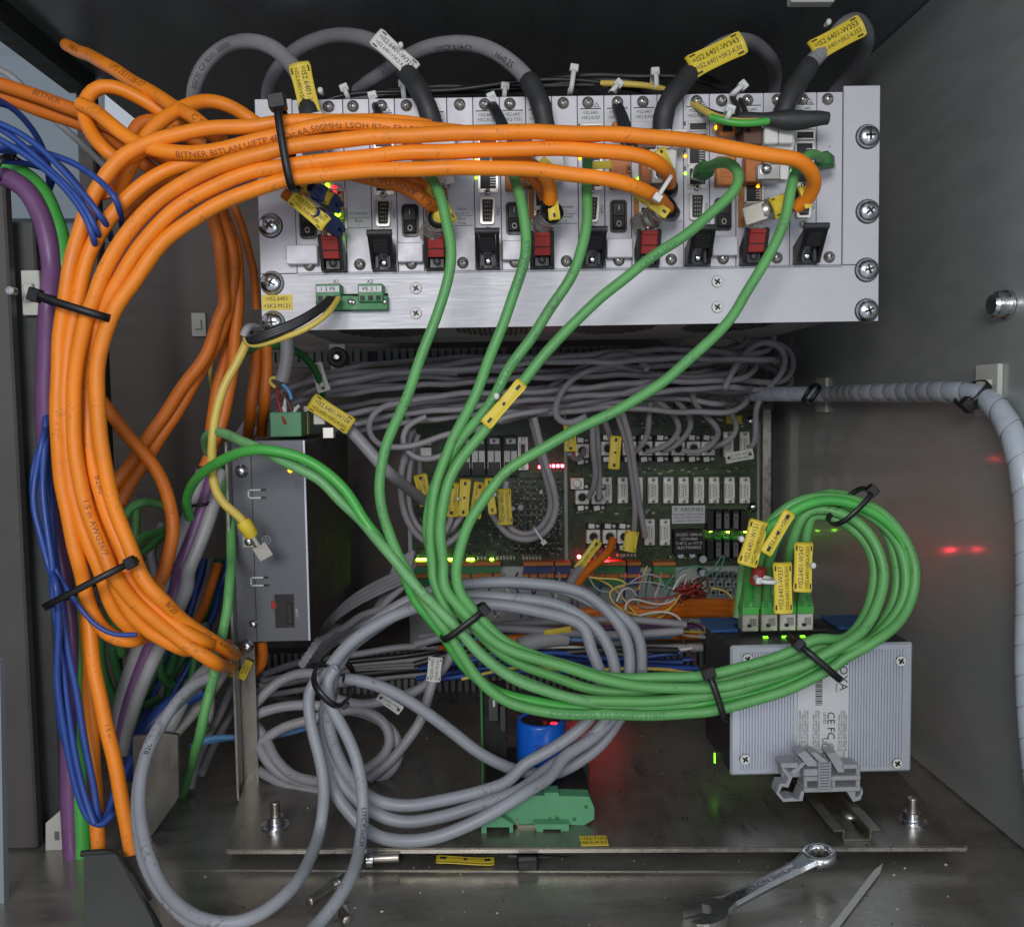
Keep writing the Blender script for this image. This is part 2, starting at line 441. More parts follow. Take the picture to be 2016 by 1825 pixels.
def tube_text(mb, pt, r, t, size, s0, m='ink', flip=False, off=0.):
    """prints text on a cable, on the side turned to the open front; s0 = arc position of its middle"""
    pts, ts = pt[0], pt[1]; S = arc(pts); vs, fs = glyphs(t, True); q = []
    for (x, y, z) in vs:
        sx = x * size * 1.15; sz = y * size
        if flip: sx, sz = -sx, -sz
        s = min(max(s0 + sx, 0), S[-1] - 1e-5); i = 0
        lo, hi = 0, len(S) - 1
        while hi - lo > 1:
            mid = (lo + hi) // 2
            if S[mid] <= s: lo = mid
            else: hi = mid
        w = (s - S[lo]) / max(1e-9, S[hi] - S[lo]); p = pts[lo].lerp(pts[hi], w); tt = ts[lo].lerp(ts[hi], w).normalized()
        nrm = -p; nrm = (nrm - tt * nrm.dot(tt)).normalized(); up = nrm.cross(tt)
        a = sz / r + off
        q.append(p + (nrm * cos(a) + up * sin(a)) * (r * 1.02))
    mb.add(q, fs, m)
CABLES = {}
def cable(name, lst, r, m, label, cat='cable', group=None, Y0=None, wob=.0, text=None, plugs=None, n=12, step=.004, key=None, sleeve=None):
    pt = path(lst, Y0, wob, seed=len(CABLES), step=step)
    ys_ = sum(p.y for p in pt[0]) / len(pt[0])
    if ys_ > .80: r = r * ys_ / (.80 + (ys_ - .80) / 2.27)
    mb = MB(); mb.tube(pt, r, m, n)
    if key or True: CABLES[key or len(CABLES)] = pt
    if not text and not plugs and not sleeve:
        return mb.build(name, label=label, cat=cat, group=group)
    o = mb.origin(); root = thing(name, o, label, cat, group)
    mb.build('jacket', root)
    if text:
        tb = MB(); L = arc(pt[0])[-1]
        for (t, size, fr, col, flip, off) in text: tube_text(tb, pt, r, t, size, fr * L, col, flip, off)
        tb.build('printed_lettering', root)
    if sleeve:
        i0 = int(len(pt[0]) * sleeve[0]); i1 = int(len(pt[0]) * sleeve[1])
        sb = MB(); sub = tuple(a[i0:i1] for a in pt); sb.tube(sub, [r * sleeve[2] * (1.0 + .04 * sin(i * 1.3)) for i in range(i1 - i0)], sleeve[3], n); sb.build('sleeve', root)
    if plugs:
        for (nm, fn, end) in plugs:
            i = -1 if end else 0
            d = pt[1][i] * (1 if end else -1)
            pb = MB(); fn(pb, frame(pt[0][i], d)); pb.build(nm, root)
    return root
# ================================================================ the setting: steel cabinet
XR, XL, ZF, ZT, YB = .375, -.53, -.320, .335, 1.16
YF = .28
def quadbox(name, c, d, m, **kw):
    mb = MB(); mb.box(c, d, m); return mb.build(name, kind='structure', **kw)
quadbox('floor', ((XL + XR) / 2, (YF + YB) / 2, ZF - .005), (XR - XL + .2, YB - YF + .03, .01), 'steel_floor')
xw = P(186, 500, YB).x
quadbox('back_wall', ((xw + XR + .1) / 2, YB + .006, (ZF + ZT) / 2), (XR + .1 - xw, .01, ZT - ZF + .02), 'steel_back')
quadbox('right_wall', (XR + .005, (YF + YB) / 2 - .002, (ZF + ZT) / 2), (.01, YB - YF - .004, ZT - ZF - .004), 'steel_wall')
quadbox('ceiling', ((-.40 + XR + .05) / 2, (YF + .2 + YB) / 2, ZT + .005), (XR + .05 + .40, YB - YF - .17, .01), 'steel_ceiling')
# left wall stands only below the cable opening
zo = P(90, 470, .9).z
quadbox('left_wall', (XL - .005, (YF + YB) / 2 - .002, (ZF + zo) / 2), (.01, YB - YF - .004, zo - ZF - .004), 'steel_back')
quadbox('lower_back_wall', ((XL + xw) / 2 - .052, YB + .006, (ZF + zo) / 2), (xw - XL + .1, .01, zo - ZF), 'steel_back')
def slab(name, pts, th, m, label, cat, bev=0, **kw):
    """thin plate through world outline pts (planar), thickness th along the given vector"""
    n = len(pts); th = Vector(th); vs = [Vector(p) for p in pts] + [Vector(p) + th for p in pts]
    mb = MB(); mb.add(vs, [tuple(range(n)), tuple(range(n, 2 * n))[::-1]], m)
    mb.add(vs, [(i, (i + 1) % n, n + (i + 1) % n, n + i) for i in range(n)], m)
    return mb.build(name, label=label, cat=cat, **kw)
# neighbouring pale cabinet seen through the opening at the left
slab('pale_door_panel', [P(-220, -260, 1.22), P(200, -260, 1.22), P(200, 560, 1.22), P(-220, 560, 1.22)], (0, .01, 0), 'pale_panel',
     'pale blue grey sheet seen through the opening behind the orange and blue cables', 'panel')
slab('pale_inner_flap', [P(-60, 110, 1.19), P(125, 112, 1.19), P(165, 190, 1.19), P(165, 430, 1.19), P(-60, 430, 1.19)], (0, .004, 0), 'pale_panel',
     'lighter folded sheet in front of the pale panel at upper left', 'panel')
# dark beam along the ceiling edge at the left, standing on a corner post
XB = -.402
mb = MB(); mb.box((XB, (.36 + .925) / 2, ZT - .002), (.030, .565, .030), 'edge_rubber', bev=.004); mb.build('edge_beam', label='dark slanting beam with rubber edge under the ceiling at upper left', cat='beam')
mb = MB(); mb.box((XB, .935, (ZT + ZF) / 2 - .002), (.017, .017, ZT - ZF - .006), 'steel_back', bev=.002)
mb.build('corner_post', label='dark vertical corner post behind the orange cable loop', cat='post')
# front left post: brown strip, grey face
def post(u0, u1, Y0, Y1, m, nm, lab):
    mb = MB(); a, b = P(u0, 1000, Y0), P(u1, 1000, Y0)
    top = .16 if u0 < 30 else P(0, 432, Y0).z
    mb.box(((a.x + b.x) / 2, (Y0 + Y1) / 2, (top + ZF) / 2), (b.x - a.x, Y1 - Y0, top - ZF - .002), m, bev=.0015)
    return mb.build(nm, label=lab, cat='post')
post(-70, 40, .64, .65, 'post_brown', 'door_post', 'brown tinged door post at the left edge of the cabinet')
post(43, 94, .66, .675, 'post_paint', 'frame_post', 'grey frame post carrying the two white cable holders at left')
slab('door_seal', [P(-14, 1300, .57), P(0, 1300, .57), P(9, 1840, .57), P(-14, 1840, .57)], (0, .006, 0), 'pale_panel',
     'pale strip of door edge at the lower left corner', 'door edge')
# mounting plate on the floor
ZP = -.308
mb = MB(); y1 = .945
A0, A1 = PZ(446, 1671, ZP), PZ(1905, 1665, ZP); xl, xr, y0 = A0.x, A1.x, min(A0.y, A1.y)
B1_, B0_ = Vector((XR - .022, y1, ZP)), Vector((PZ(560, 1400, ZP).x - .03, y1, ZP)); dz = Vector((0, 0, -.0035))
top = [A0, A1, B1_, B0_]
mb.add([p + dz for p in top] + top, [(0, 3, 2, 1), (4, 5, 6, 7), (0, 1, 5, 4), (1, 2, 6, 5), (2, 3, 7, 6), (3, 0, 4, 7)], 'steel_plate')
pl = thing('mounting_plate', (0, .7, ZP), 'dark steel mounting plate raised above the cabinet floor, holding the switch and capacitor', 'plate')
mb.build('plate_sheet', pl)
def strip(p, q, w, h, m, z0):
    d = (q - p).normalized(); n = d.cross(Vector((0, 0, 1))) * w; u = Vector((0, 0, h)); z = Vector((0, 0, z0)); mb = MB()
    vs = [p + z, q + z, q + z - n, p + z - n]; vs += [v + u for v in vs]
    mb.add(vs, [(3, 2, 1, 0), (4, 5, 6, 7), (0, 1, 5, 4), (1, 2, 6, 5), (2, 3, 7, 6), (3, 0, 4, 7)], m); return mb
strip(A0 + Vector((.002, -.0004, 0)), A1 + Vector((-.002, -.0004, 0)), -.0010, .0026, 'dark_zinc', -.0030).build('front_edge', pl)
mb = MB()
for x in (xl + .05, .0, xr - .06): mb.box((x, .80, (ZF + ZP) / 2 - .0018), (.02, .2, ZP - ZF - .0036), 'steel_plate')
mb.build('spacer', pl)
# fold line of the floor sheet in front of the plate
strip(PZ(330, 1713, ZF), PZ(1560, 1717, ZF), .0022, .0003, 'steel_floor', .0002).build('floor_seam', kind='structure')
rg = random.Random(9); mb = MB()
for k in range(150):
    z = ZF if k < 95 else ZP; p = PZ(rg.uniform(380, 1950), rg.uniform(1690, 1830) if z == ZF else rg.uniform(1400, 1655), z); s_ = rg.uniform(.0003, .0008)
    if z == ZP and not (A0.x + .02 < p.x < A1.x - .02 and p.y > .64): continue
    mb.box(p + Vector((0, 0, s_ * .4)), (s_ * rg.uniform(.6, 2.4), s_, s_ * .8), rg.choice(('dark_zinc', 'duct_grey', 'chip', 'dark_zinc', 'pale_cream')), M=None)
mb.build('grit', label='small grit and crumbs scattered over the plate and the cabinet floor', cat='grit', kind='stuff')
# holes and specks in the plate
for i, (u, v, w) in enumerate(((1348, 1611, 5), (1302, 1478, 4))):
    mb = MB(); c = PZ(u, v, ZP); mb.cyl(c + Vector((0, 0, -.0005)), c + Vector((0, 0, .0008)), px(w, c.y), 'black_plastic', n=12)
    mb.cyl(c + Vector((0, 0, .0003)), c + Vector((0, 0, .0011)), px(w * .6, c.y), 'dark_zinc', n=12)
    mb.build('rivet', pl)
# bracket box at lower left
br = thing('corner_bracket', PZ(240, 1780, ZF), 'grey sheet metal bracket with black rubber rim at the lower left corner', 'bracket')
mb = MB(); a = [P(165, 1684, .585), P(228, 1682, .585), P(322, 1850, .53), P(165, 1850, .53)]
vs = a + [p + Vector((0, .006, 0)) for p in a]
mb.add(vs, [(3, 2, 1, 0), (4, 5, 6, 7), (0, 1, 5, 4), (1, 2, 6, 5), (2, 3, 7, 6), (3, 0, 4, 7)], 'bracket_paint'); mb.build('bracket_sheet', br)
mb = MB(); mb.tube(path([(160, 1680, .588), (229, 1679, .588), (262, 1738, .57), (326, 1850, .53)]), .0022, 'edge_rubber', 8); mb.build('rubber_rim', br)
mb = MB(); mb.tube(path([(238, 1690, .60), (272, 1742, .58), (340, 1850, .55)]), .003, 'post_brown', 8); mb.build('rusty_edge', br)
# second grey bracket further back
slab('upright_bracket', [P(262, 1450, .655), P(324, 1443, .655), P(350, 1447, .655), P(352, 1569, .655), P(293, 1652, .655), P(262, 1652, .655)], (0, .004, 0), 'steel_plate',
     'dark upright metal bracket behind the big grey loops at lower left', 'bracket')
# ================================================================ subrack
YR = .69
th = radians(1.2)
xd = Vector((cos(th), -sin(th), .0026)).normalized(); yd = Vector((sin(th), cos(th), 0))
RKM = frame(P(1117, 410, YR), xd, yd=yd); RKI = RKM.inverted()
def LR(u, v, h=0.):
    d = RKI.to_3x3() @ ray(u, v); o = RKI @ Vector((0, 0, 0)); t = (-h - o.y) / d.y; q = o + d * t
    return q.x, q.z
def RMB(): return MB(RKM)
def rk(x, y, z): return RKM @ Matrix.Translation((x, y, z))
rack = thing('subrack', RKM.translation, 'wide aluminium subrack full of computer and camera cards with red and black levers', 'subrack', M=RKM)
x0 = (LR(503, 203)[0] + LR(515, 650)[0]) / 2; x1 = (LR(1732, 170)[0] + LR(1730, 632)[0]) / 2
zt = LR(1100, 187)[1]; zb = LR(1100, 642)[1]; zm = LR(1100, 531)[1]
xa, xb = LR(582, 430)[0], LR(1659, 400)[0]
mm = .001
def flange_pts(xa_, xb_): return
# body behind the plates
mb = RMB(); mb.box(((x0 + x1) / 2, .123, (zt + zb) / 2 - .001), (x1 - x0 - .024, .226, zt - zb - .014), 'panel_edge', bev=.001)
# ventilated underside: punched fields
for j in range(4):
    cx = x0 + (x1 - x0) * (.17 + .21 * j)
    for k in range(9):
        for i in range(16):
            if ((i - 7.5) / 8) ** 2 + ((k - 4) / 4.6) ** 2 > 1: continue
            mb.box((cx + (i - 7.5) * .0046, .035 + k * .014, zb + .0056), (.0032, .009, .0008), 'duct_dark')
mb.build('housing', rack)
def plate(xa_, xb_, za_, zb_, y=0., th_=.0025, m='aluminium', name='front_plate', parent=None, bev=.0004):
    mb = RMB(); mb.box(((xa_ + xb_) / 2, y + th_ / 2, (za_ + zb_) / 2), (xb_ - xa_, th_, abs(zb_ - za_)), m, bev=bev)
    return mb.build(name, parent or rack)
plate(x0, xa - .0003, zm + .0003, zt, name='mounting_flange')
plate(xb + .0003, x1, zm + .0003, zt + .0035, name='mounting_flange')
# lower panel with a cutout for the terminal blocks
cx0, cz1 = LR(622, 580); cx1, cz0 = LR(765, 612)
mb = RMB()
for (a, b, c, d) in ((x0, cx0, zb, zm - .0003), (cx1, x1, zb, zm - .0003), (cx0, cx1, zb, cz0), (cx0, cx1, cz1, zm - .0003)):
    mb.box(((a + b) / 2, .0013, (c + d) / 2), (b - a, .0026, d - c), 'aluminium')
mb.box(((cx0 + cx1) / 2, .012, (cz0 + cz1) / 2), (cx1 - cx0 + .002, .001, cz1 - cz0 + .002), 'black_plastic')
mb.build('lower_panel', rack)
mb = RMB(); mb.box(((xa + xb) / 2, -.0006, zm - .0006), (xb - xa, .0012, .0012), 'panel_edge'); mb.build('seam_strip', rack)
# ---- screws
def f_pan(mb):      # big pan head cross screw, facing -y
    mb.cyl((0, .0012, 0), (0, 0, 0), .0095, 'black_plastic', n=20)
    mb.lathe((0, 0, 0), (0, -1, 0), [(.0085, 0), (.0086, .0014), (.0078, .0036), (.0055, .0052), (.0025, .0058), (.0001, .0059)], 'zinc', 22)
    for a in (0, pi / 2):
        mb.box((0, 0, 0), (.0072, .0008, .0016), 'black_plastic', M=Matrix.Translation((0, -.0058, 0)) @ Matrix.Rotation(a + .5, 4, 'Y'))
def f_small(mb):    # knurled slotted cross screw of a card
    mb.lathe((0, 0, 0), (0, -1, 0), [(.0044, 0), (.0044, .0012), (.0031, .0014), (.003, .0042), (.0024, .005), (.0001, .005)], 'nickel', 16)
    for a in (.7, .7 + pi / 2):
        mb.box((0, 0, 0), (.004, .0007, .0009), 'black_plastic', M=Matrix.Translation((0, -.0049, 0)) @ Matrix.Rotation(a, 4, 'Y'))
def f_csk(mb):
    mb.cyl((0, .0005, 0), (0, -.0006, 0), .0044, 'ink_grey', n=20)
    mb.cyl((0, 0, 0), (0, -.0008, 0), .0041, 'conn_face', n=20)
    for a in (.6, .6 + pi / 2):
        mb.box((0, 0, 0), (.0052, .0004, .0014), 'black_plastic', M=Matrix.Translation((0, -.001, 0)) @ Matrix.Rotation(a, 4, 'Y'))
for (u, v) in ((533, 445), (536, 558), (538, 636), (1708, 270), (1708, 417), (1706, 532), (1706, 612)):
    x, z = LR(u, v); inst('panel_screw', 'pan', f_pan, rk(x, -.0002, z) @ Matrix.Rotation(u * 3.1 + v, 4, 'Y'), rack)
for (u, v) in ((819, 568), (819, 617), (1412, 555), (1412, 605)):
    x, z = LR(u, v); inst('countersunk_screw', 'csk', f_csk, rk(x, -.0002, z), rack)
# ---- cards
BU = [582, 632, 681, 732, 782, 834, 884, 935, 987, 1038, 1089, 1139, 1191, 1243.6, 1295, 1346, 1397, 1449, 1503, 1555, 1607, 1658]
BX = [LR(u, 430 - (u - 1100) * .0205)[0] for u in BU]
TY = ['power_card', 'camera_card', 'blank_card', 'computer_card'] * 5 + ['blank_card']
zz = lambda v: LR(1117, v)[1]
sk = lambda v, u: v       # rows are given at the middle of the rack
def zrow(v, u): return LR(u, v)[1]
def f_vga(mb):
    pts = [(-.0052, .0095), (.0045, .0095), (.0052, .0085), (.0038, -.0085), (.003, -.0095), (-.004, -.0095), (-.0052, -.0085)]
    mb.prism([(x * 1.15, z * 1.06) for x, z in pts], .004, 'nickel', Matrix.Translation((0, -.004, 0)))
    mb.prism([(x * .8, z * .88) for x, z in pts], .002, 'chip', Matrix.Translation((0, -.0044, 0)))
    for k in range(5):
        for j in range(3):
            mb.box((-.002 + j * .0018, -.0046, .006 - k * .003), (.0006, .0004, .0007), 'led_off')
    for z in (.0145, -.0145):
        mb.lathe((0, 0, z), (0, -1, 0), [(.0026, 0), (.0026, .0035), (.0014, .0036)], 'nickel', 6); mb.cyl((0, -.0025, z), (0, -.003, z), .0014, 'black_plastic', n=10)
def f_rj(mb):
    w, h = .0135, .0165
    for (c, d) in (((-w / 2, 0), (.0016, h)), ((w / 2, 0), (.0016, h)), ((0, h / 2), (w + .0016, .0016)), ((0, -h / 2), (w + .0016, .003))):
        mb.box((c[0], -.0008, c[1]), (d[0], .0016, d[1]), 'nickel')
    mb.box((0, -.0002, 0), (w - .0014, .0006, h - .0014), 'chip')
    mb.box((-.003, -.0004, -.002), (.003, .0008, .006), 'chip')
    for k in range(5): mb.box((.0035, -.0006, -.004 + k * .0019), (.004, .0003, .0007), 'bare_metal')
def f_usb(mb):
    w, h = .0135, .0058
    for (c, d) in (((-w / 2, 0), (.001, h)), ((w / 2, 0), (.001, h)), ((0, h / 2), (w + .001, .001)), ((0, -h / 2), (w + .001, .001))):
        mb.box((c[0], -.0008, c[1]), (d[0], .0016, d[1]), 'nickel')
    mb.box((0, -.0003, 0), (w - .001, .0006, h - .001), 'chip'); mb.box((0, -.0007, -.001), (w - .004, .0004, .0012), 'charcoal')
def f_rocker(mb):
    w, h = .0128, .0245
    def rr(w, h, r, n=4):
        q = []
        for (cx, cz, a0) in ((w / 2 - r, h / 2 - r, 0), (-w / 2 + r, h / 2 - r, 90), (-w / 2 + r, -h / 2 + r, 180), (w / 2 - r, -h / 2 + r, 270)):
            for i in range(n + 1):
                a = radians(a0 + 90 * i / n); q.append((cx + r * cos(a), cz + r * sin(a)))
        return q
    mb.prism(rr(w, h, .0028), .0018, 'black_plastic', Matrix.Translation((0, -.0018, 0)))
    mb.box((0, 0, 0), (w * .74, .0026, h * .42), 'black_plastic', M=Matrix.Translation((0, -.0026, h * .2)) @ Matrix.Rotation(.13, 4, 'X'), bev=.0006)
    mb.box((0, 0, 0), (w * .74, .0026, h * .42), 'black_plastic', M=Matrix.Translation((0, -.0022, -h * .2)) @ Matrix.Rotation(-.16, 4, 'X'), bev=.0006)
    mb.box((0, -.0047, .0058), (.0008, .0004, .0036), 'led_off')
    n = 14
    for i in range(n):
        a, b = 2 * pi * i / n, 2 * pi * (i + 1) / n
        q = [(r * cos(t) * 1.1, -.0042, -.006 + r * sin(t) * 1.3) for t in (a, b) for r in (.0012, .0017)]
        mb.add(q, [(0, 1, 3, 2)], 'led_off')
def lever(red):
    def f(mb):
        w = .0178; t = .0026
        def side(prof, x, tk, m):
            n = len(prof); vs = [(x, y, z) for y, z in prof] + [(x + tk, y, z) for y, z in prof]
            mb.add(vs, [tuple(range(n)), tuple(range(n, 2 * n))[::-1]], m); mb.add(vs, [(i, (i + 1) % n, n + (i + 1) % n, n + i) for i in range(n)], m)
        top = (-.029, .0235) if not red else (-.021, .0238)
        pr = [(0, 0), (-.010, 0), (-.012, .004), top, (top[0] + .004, top[1] + .002), (top[0] + .006, top[1] - .002), (-.002, .014), (0, .014)]
        side(pr, -w / 2, t, 'black_plastic'); side(pr, w / 2 - t, t, 'black_plastic')
        # sloping front plate between the cheeks
        d = Vector((0, top[0] + .012, top[1] - .004)); L = d.length; ang = math.atan2(-(top[0] + .012), top[1] - .004)
        M = Matrix.Translation((0, -.012, .004)) @ Matrix.Rotation(ang, 4, 'X')
        if red:
            mb.box((0, .0005, L * .60), (w - 2 * t - .0004, .004, L * .78), 'red_lever', M=M, bev=.0006)
            mb.box((0, -.0018, L * .52), (w - 2 * t - .0008, .0008, .0006), 'ink', M=M)
            mb.box((0, -.0016, L * .95), (w - 2 * t - .0008, .002, .003), 'red_lever', M=M, bev=.0005)
            mb.box((0, -.004, .0045), (w - 2 * t - .0004, .010, .009), 'black_plastic', bev=.001)
        else:
            mb.box((0, .0008, L * .66), (w - 2 * t - .0004, .0026, L * .66), 'black_plastic', M=M, bev=.0005)
            for k in range(7): mb.box((0, -.0009, L * (.42 + .06 * k)), (w - 2 * t - .002, .0006, .0006), 'charcoal', M=M)
            mb.cyl((-w / 2 - .0004, top[0] + .002, top[1] + .0005), (w / 2 + .0004, top[0] + .002, top[1] + .0005), .0024, 'charcoal', n=12)
            mb.box((-.0045, -.008, .0075), (.0022, .006, .013), 'charcoal'); mb.box((.0045, -.008, .0075), (.0022, .006, .013), 'charcoal')
        mb.box((0, -.001, .0012), (w * 1.02, .012, .0022), 'black_plastic')
        mb.lathe((0, -.006 if not red else -.0095, .0055), (0, -1, 0), [(.003, 0), (.003, .001), (.0018, .002), (.0001, .002)], 'zinc' if not red else 'charcoal', 12)
    return f
def led(mb, x, z, r, m, y=-.0006): mb.lathe((x, 0, z), (0, -1, 0), [(r, 0), (r * .95, r * .6), (r * .5, r), (.00005, r * 1.1)], m, 12)
lab_txt = {3: ('=IS2.6401', '+SK2-K323'), 7: ('=IS2.6401', '+SK2-K327'), 8: ('=IS2.6401', '+SK2-T331'), 9: ('=IS2.6401', '+SK2-K333'),
           11: ('=IS2.6401', '+SK2-K337'), 12: ('=IS2.6401', '+SK2-K341'), 13: ('=IS2.6401', '+SK2-K343'), 15: ('=IS2.6401', '+SK2-K347'),
           17: ('=IS2.6401', '+SK2-K353'), 19: ('=IS2.6401', '+SK2-K357'), 5: ('=IS2.6401', '+SK2-K325')}
names = {2: ('Contour', 'Base\n1'), 6: ('Neck\nFinish 1', 'Base\nChip'), 10: ('Sidewall\n1', 'Sidewall\n2'), 14: ('Sidewall\n3', 'Sidewall\n4')}
for i in range(21):
    a, b = BX[i] + .00025, BX[i + 1] - .00025; cx = (a + b) / 2; w = b - a; uc = (BU[i] + BU[i + 1]) / 2
    dv = -(uc - 1117) * .0205                    # how far the rows climb at this card
    Z = lambda v: LR(uc, v + dv)[1]
    card = plate(a, b, zm + .0003, zt - .001, name=TY[i], m='panel_white', bev=.0003)
    inst('card_screw', 'small', f_small, rk(cx - .001 * (i % 3), -.0001, zt - .0065) @ Matrix.Rotation(i * 1.3, 4, 'Y'), card)
    if TY[i] != 'computer_card' and TY[i] != 'camera_card':
        inst('card_screw', 'small', f_small, rk(cx, -.0001, zm + .0062) @ Matrix.Rotation(i * .9, 4, 'Y'), card)
    if i in lab_txt:
        mb = RMB(); mb.box((cx, -.0002, Z(229)), (w * .84, .0004, .0105), 'sticker')
        mb.box((cx, -.0004, Z(216)), (w * .8, .0003, .0007), 'ink')
        for t, z in ((lab_txt[i][0], Z(224)), (lab_txt[i][1], Z(234))): put_text(mb, t, .0036, 'ink', Matrix.Translation((cx, -.00055, z)), wide=.85)
        if TY[i] == 'computer_card':
            put_text(mb, '\u25b3', .005, 'ink_grey', Matrix.Translation((cx + .0045, -.0003, Z(209))))
        mb.build('name_sticker', card)
    if TY[i] == 'computer_card':
        for v in (256, 277): inst('usb_port', 'usb', f_usb, rk(cx + .001, 0, Z(v)), card)
        for v in (313, 352): inst('network_port', 'rj', f_rj, rk(cx + .0005, 0, Z(v)), card)
        inst('vga_port', 'vga', f_vga, rk(cx, 0, Z(414)), card)
        mb = RMB(); put_text(mb, 'VGA', .0034, 'ink_grey', Matrix.Translation((cx + .0077, -.0002, Z(414))) @ Matrix.Rotation(pi / 2, 4, 'Y'))
        for k in range(4): put_text(mb, '1234'[k], .002, 'ink_grey', Matrix.Translation((cx - .0085, -.0002, Z(330 + k * 8))))
        for v in (311, 346, 258): mb.box((cx - .0088, -.0002, Z(v - 9)), (.0012, .0004, .003), 'ink_grey')
        mb.build('printed_marks', card)
        mb = RMB(); led(mb, cx - .0087, Z(313), .0013, 'glow_amber'); led(mb, cx - .0087, Z(347), .0011, 'glow_lime'); mb.build('status_light', card)
        inst('black_lever', 'levb', lever(False), rk(cx + (.001 if i == 19 else -.0005), 0, zm + .0008), card)
    elif TY[i] == 'camera_card':
        mb = RMB(); mb.box((a + .0035, -.0004, Z(410)), (.0046, .0009, .0350), 'cam_strip')
        mb.box((cx + .003, -.0004, Z(367)), (w * .62, .0009, .0022), 'cam_strip'); mb.box((b - .002, -.0004, Z(395)), (.002, .0009, .022), 'cam_strip')
        for t, v in (('CAM 2', 392), ('CAM 1', 432)): put_text(mb, t, .0036, 'ink_orange', Matrix.Translation((a + .0035, -.0010, Z(v))) @ Matrix.Rotation(-pi / 2, 4, 'Y'))
        put_text(mb, 'F2', .0032, 'ink_grey', Matrix.Translation((b - .0035, -.0002, Z(357))))
        mb.build('orange_frame', card)
        inst('network_port', 'rj', f_rj, rk(cx + .003, -.0002, Z(388)), card)
        inst('network_port', 'rj', f_rj, rk(cx + .003, -.0002, Z(432)), card)
        mb = RMB(); led(mb, a + .0055, Z(357), .0019, 'glow_lime'); led(mb, cx + .0035, Z(452), .0017, 'glow_lime', -.001); mb.build('status_light', card)
        mb = RMB(); led(mb, b - .0075, Z(357), .0013, 'red_lever'); led(mb, cx + .006, Z(376), .0014, 'glow_amber' if i == 17 else 'led_off'); mb.build('indicator', card)
        inst('red_lever', 'levr', lever(True), rk(cx + .0005, 0, zm + .0006), card)
    elif TY[i] == 'power_card':
        inst('rocker_switch', 'rock', f_rocker, rk(cx, 0, Z(429)), card)
        mb = RMB(); mb.box((cx - (.004 if i == 0 else 0), -.004, Z(494)), (w * (1.25 if i == 0 else .98), .008, .0145), 'panel_white', bev=.0006); mb.build('ledge', card)
        # orange power plug
        mb = RMB()
        mb.box((cx + .0005, -.004, Z(348)), (w * .74, .009, .0215), 'terminal_orange', bev=.0006)
        for k in range(3): mb.box((cx + .0005, -.0088, Z(340 + k * 9)), (w * .42, .0006, .0026), 'module_orange')
        mb.box((cx + .007, -.0075, Z(342)), (.004, .006, .006), 'module_orange', bev=.0005)
        mb.box((cx + .007, -.0108, Z(342)), (.002, .0006, .003), 'ink')
        mb.build('power_plug', card)
        mb = RMB(); mb.box((cx + .001, -.005, Z(266)), (w * .6, .011, .012), 'terminal_orange', bev=.0006); mb.box((cx + .001, -.0107, Z(268)), (w * .35, .0006, .005), 'chip')
        mb.build('power_plug', card)
        mb = RMB(); led(mb, cx - .0045, Z(258), .0019, 'glow_amber') if i in (12, 16) else mb.box((cx - .0045, -.0003, Z(258)), (.001, .0005, .001), 'ink'); mb.build('indicator', card)
    else:
        if i in names:
            mb = RMB()
            for t, v in zip(names[i], (412, 431)):
                mb.box((cx, -.00018, Z(v)), (w * .88, .00036, .0070), 'sticker')
                mb.box((cx, -.0002, Z(v) - .0037), (w * .88, .0005, .00022), 'ink_grey')
                ln = t.split('\n')
                for q, s in enumerate(ln):
                    put_text(mb, s, .0036 if len(ln) == 1 else .0031, 'ink_grey', Matrix.Translation((cx, -.0004, Z(v) + (0 if len(ln) == 1 else (.0016, -.0018)[q]))), wide=1.05)
            mb.build('name_sticker', card)
        else:
            mb = RMB(); mb.box((cx, -.0001, Z(300)), (.0009, .0003, .0009), 'ink_grey'); mb.build('index_mark', card)
# first camera card: LEDs red/green visible under the cables
mb = RMB(); x, z = LR(658, 370); led(mb, x, z, .0020, 'glow_redsoft'); x, z = LR(658, 381); led(mb, x, z, .0024, 'glow_redsoft'); x, z = LR(645, 365); led(mb, x, z, .0016, 'glow_lime')
for (u, v) in ((668, 426), (669, 466)): x, z = LR(u, v); mb.sphere((x, -.006, z), .0022, 'glow_lime', (1.1, .8, 1))
mb.build('status_light', rack)
# white two-part plug on top of the right camera card, brown block beside it
for (u, v, uu) in ((1531, 267, 0), (1322, 275, 1), (1075, 275, 2), (868, 275, 2)):
    x, z = LR(u, v, .02); mb = RMB()
    mb.box((x - .0055, -.012, z), (.0105, .022, .0135), 'conn_face', bev=.0008); mb.box((x + .0055, -.012, z), (.0105, .022, .0135), 'conn_face', bev=.0008)
    mb.box((x - .0185, -.010, z + .001), (.014, .020, .015), 'brown_wire', bev=.0008)
    mb.box((x - .006, -.010, z - .026), (.018, .016, .012), 'nickel', bev=.001)
    mb.lathe((x - .008, -.018, z - .024), (0, -1, 0), [(.004, 0), (.004, .002), (.0025, .004), (.0001, .004)], 'zinc', 12)
    mb.box((x - .016, -.008, z - .022), (.012, .012, .02), 'module_orange', bev=.0006)
    mb.build('data_plug', rack)
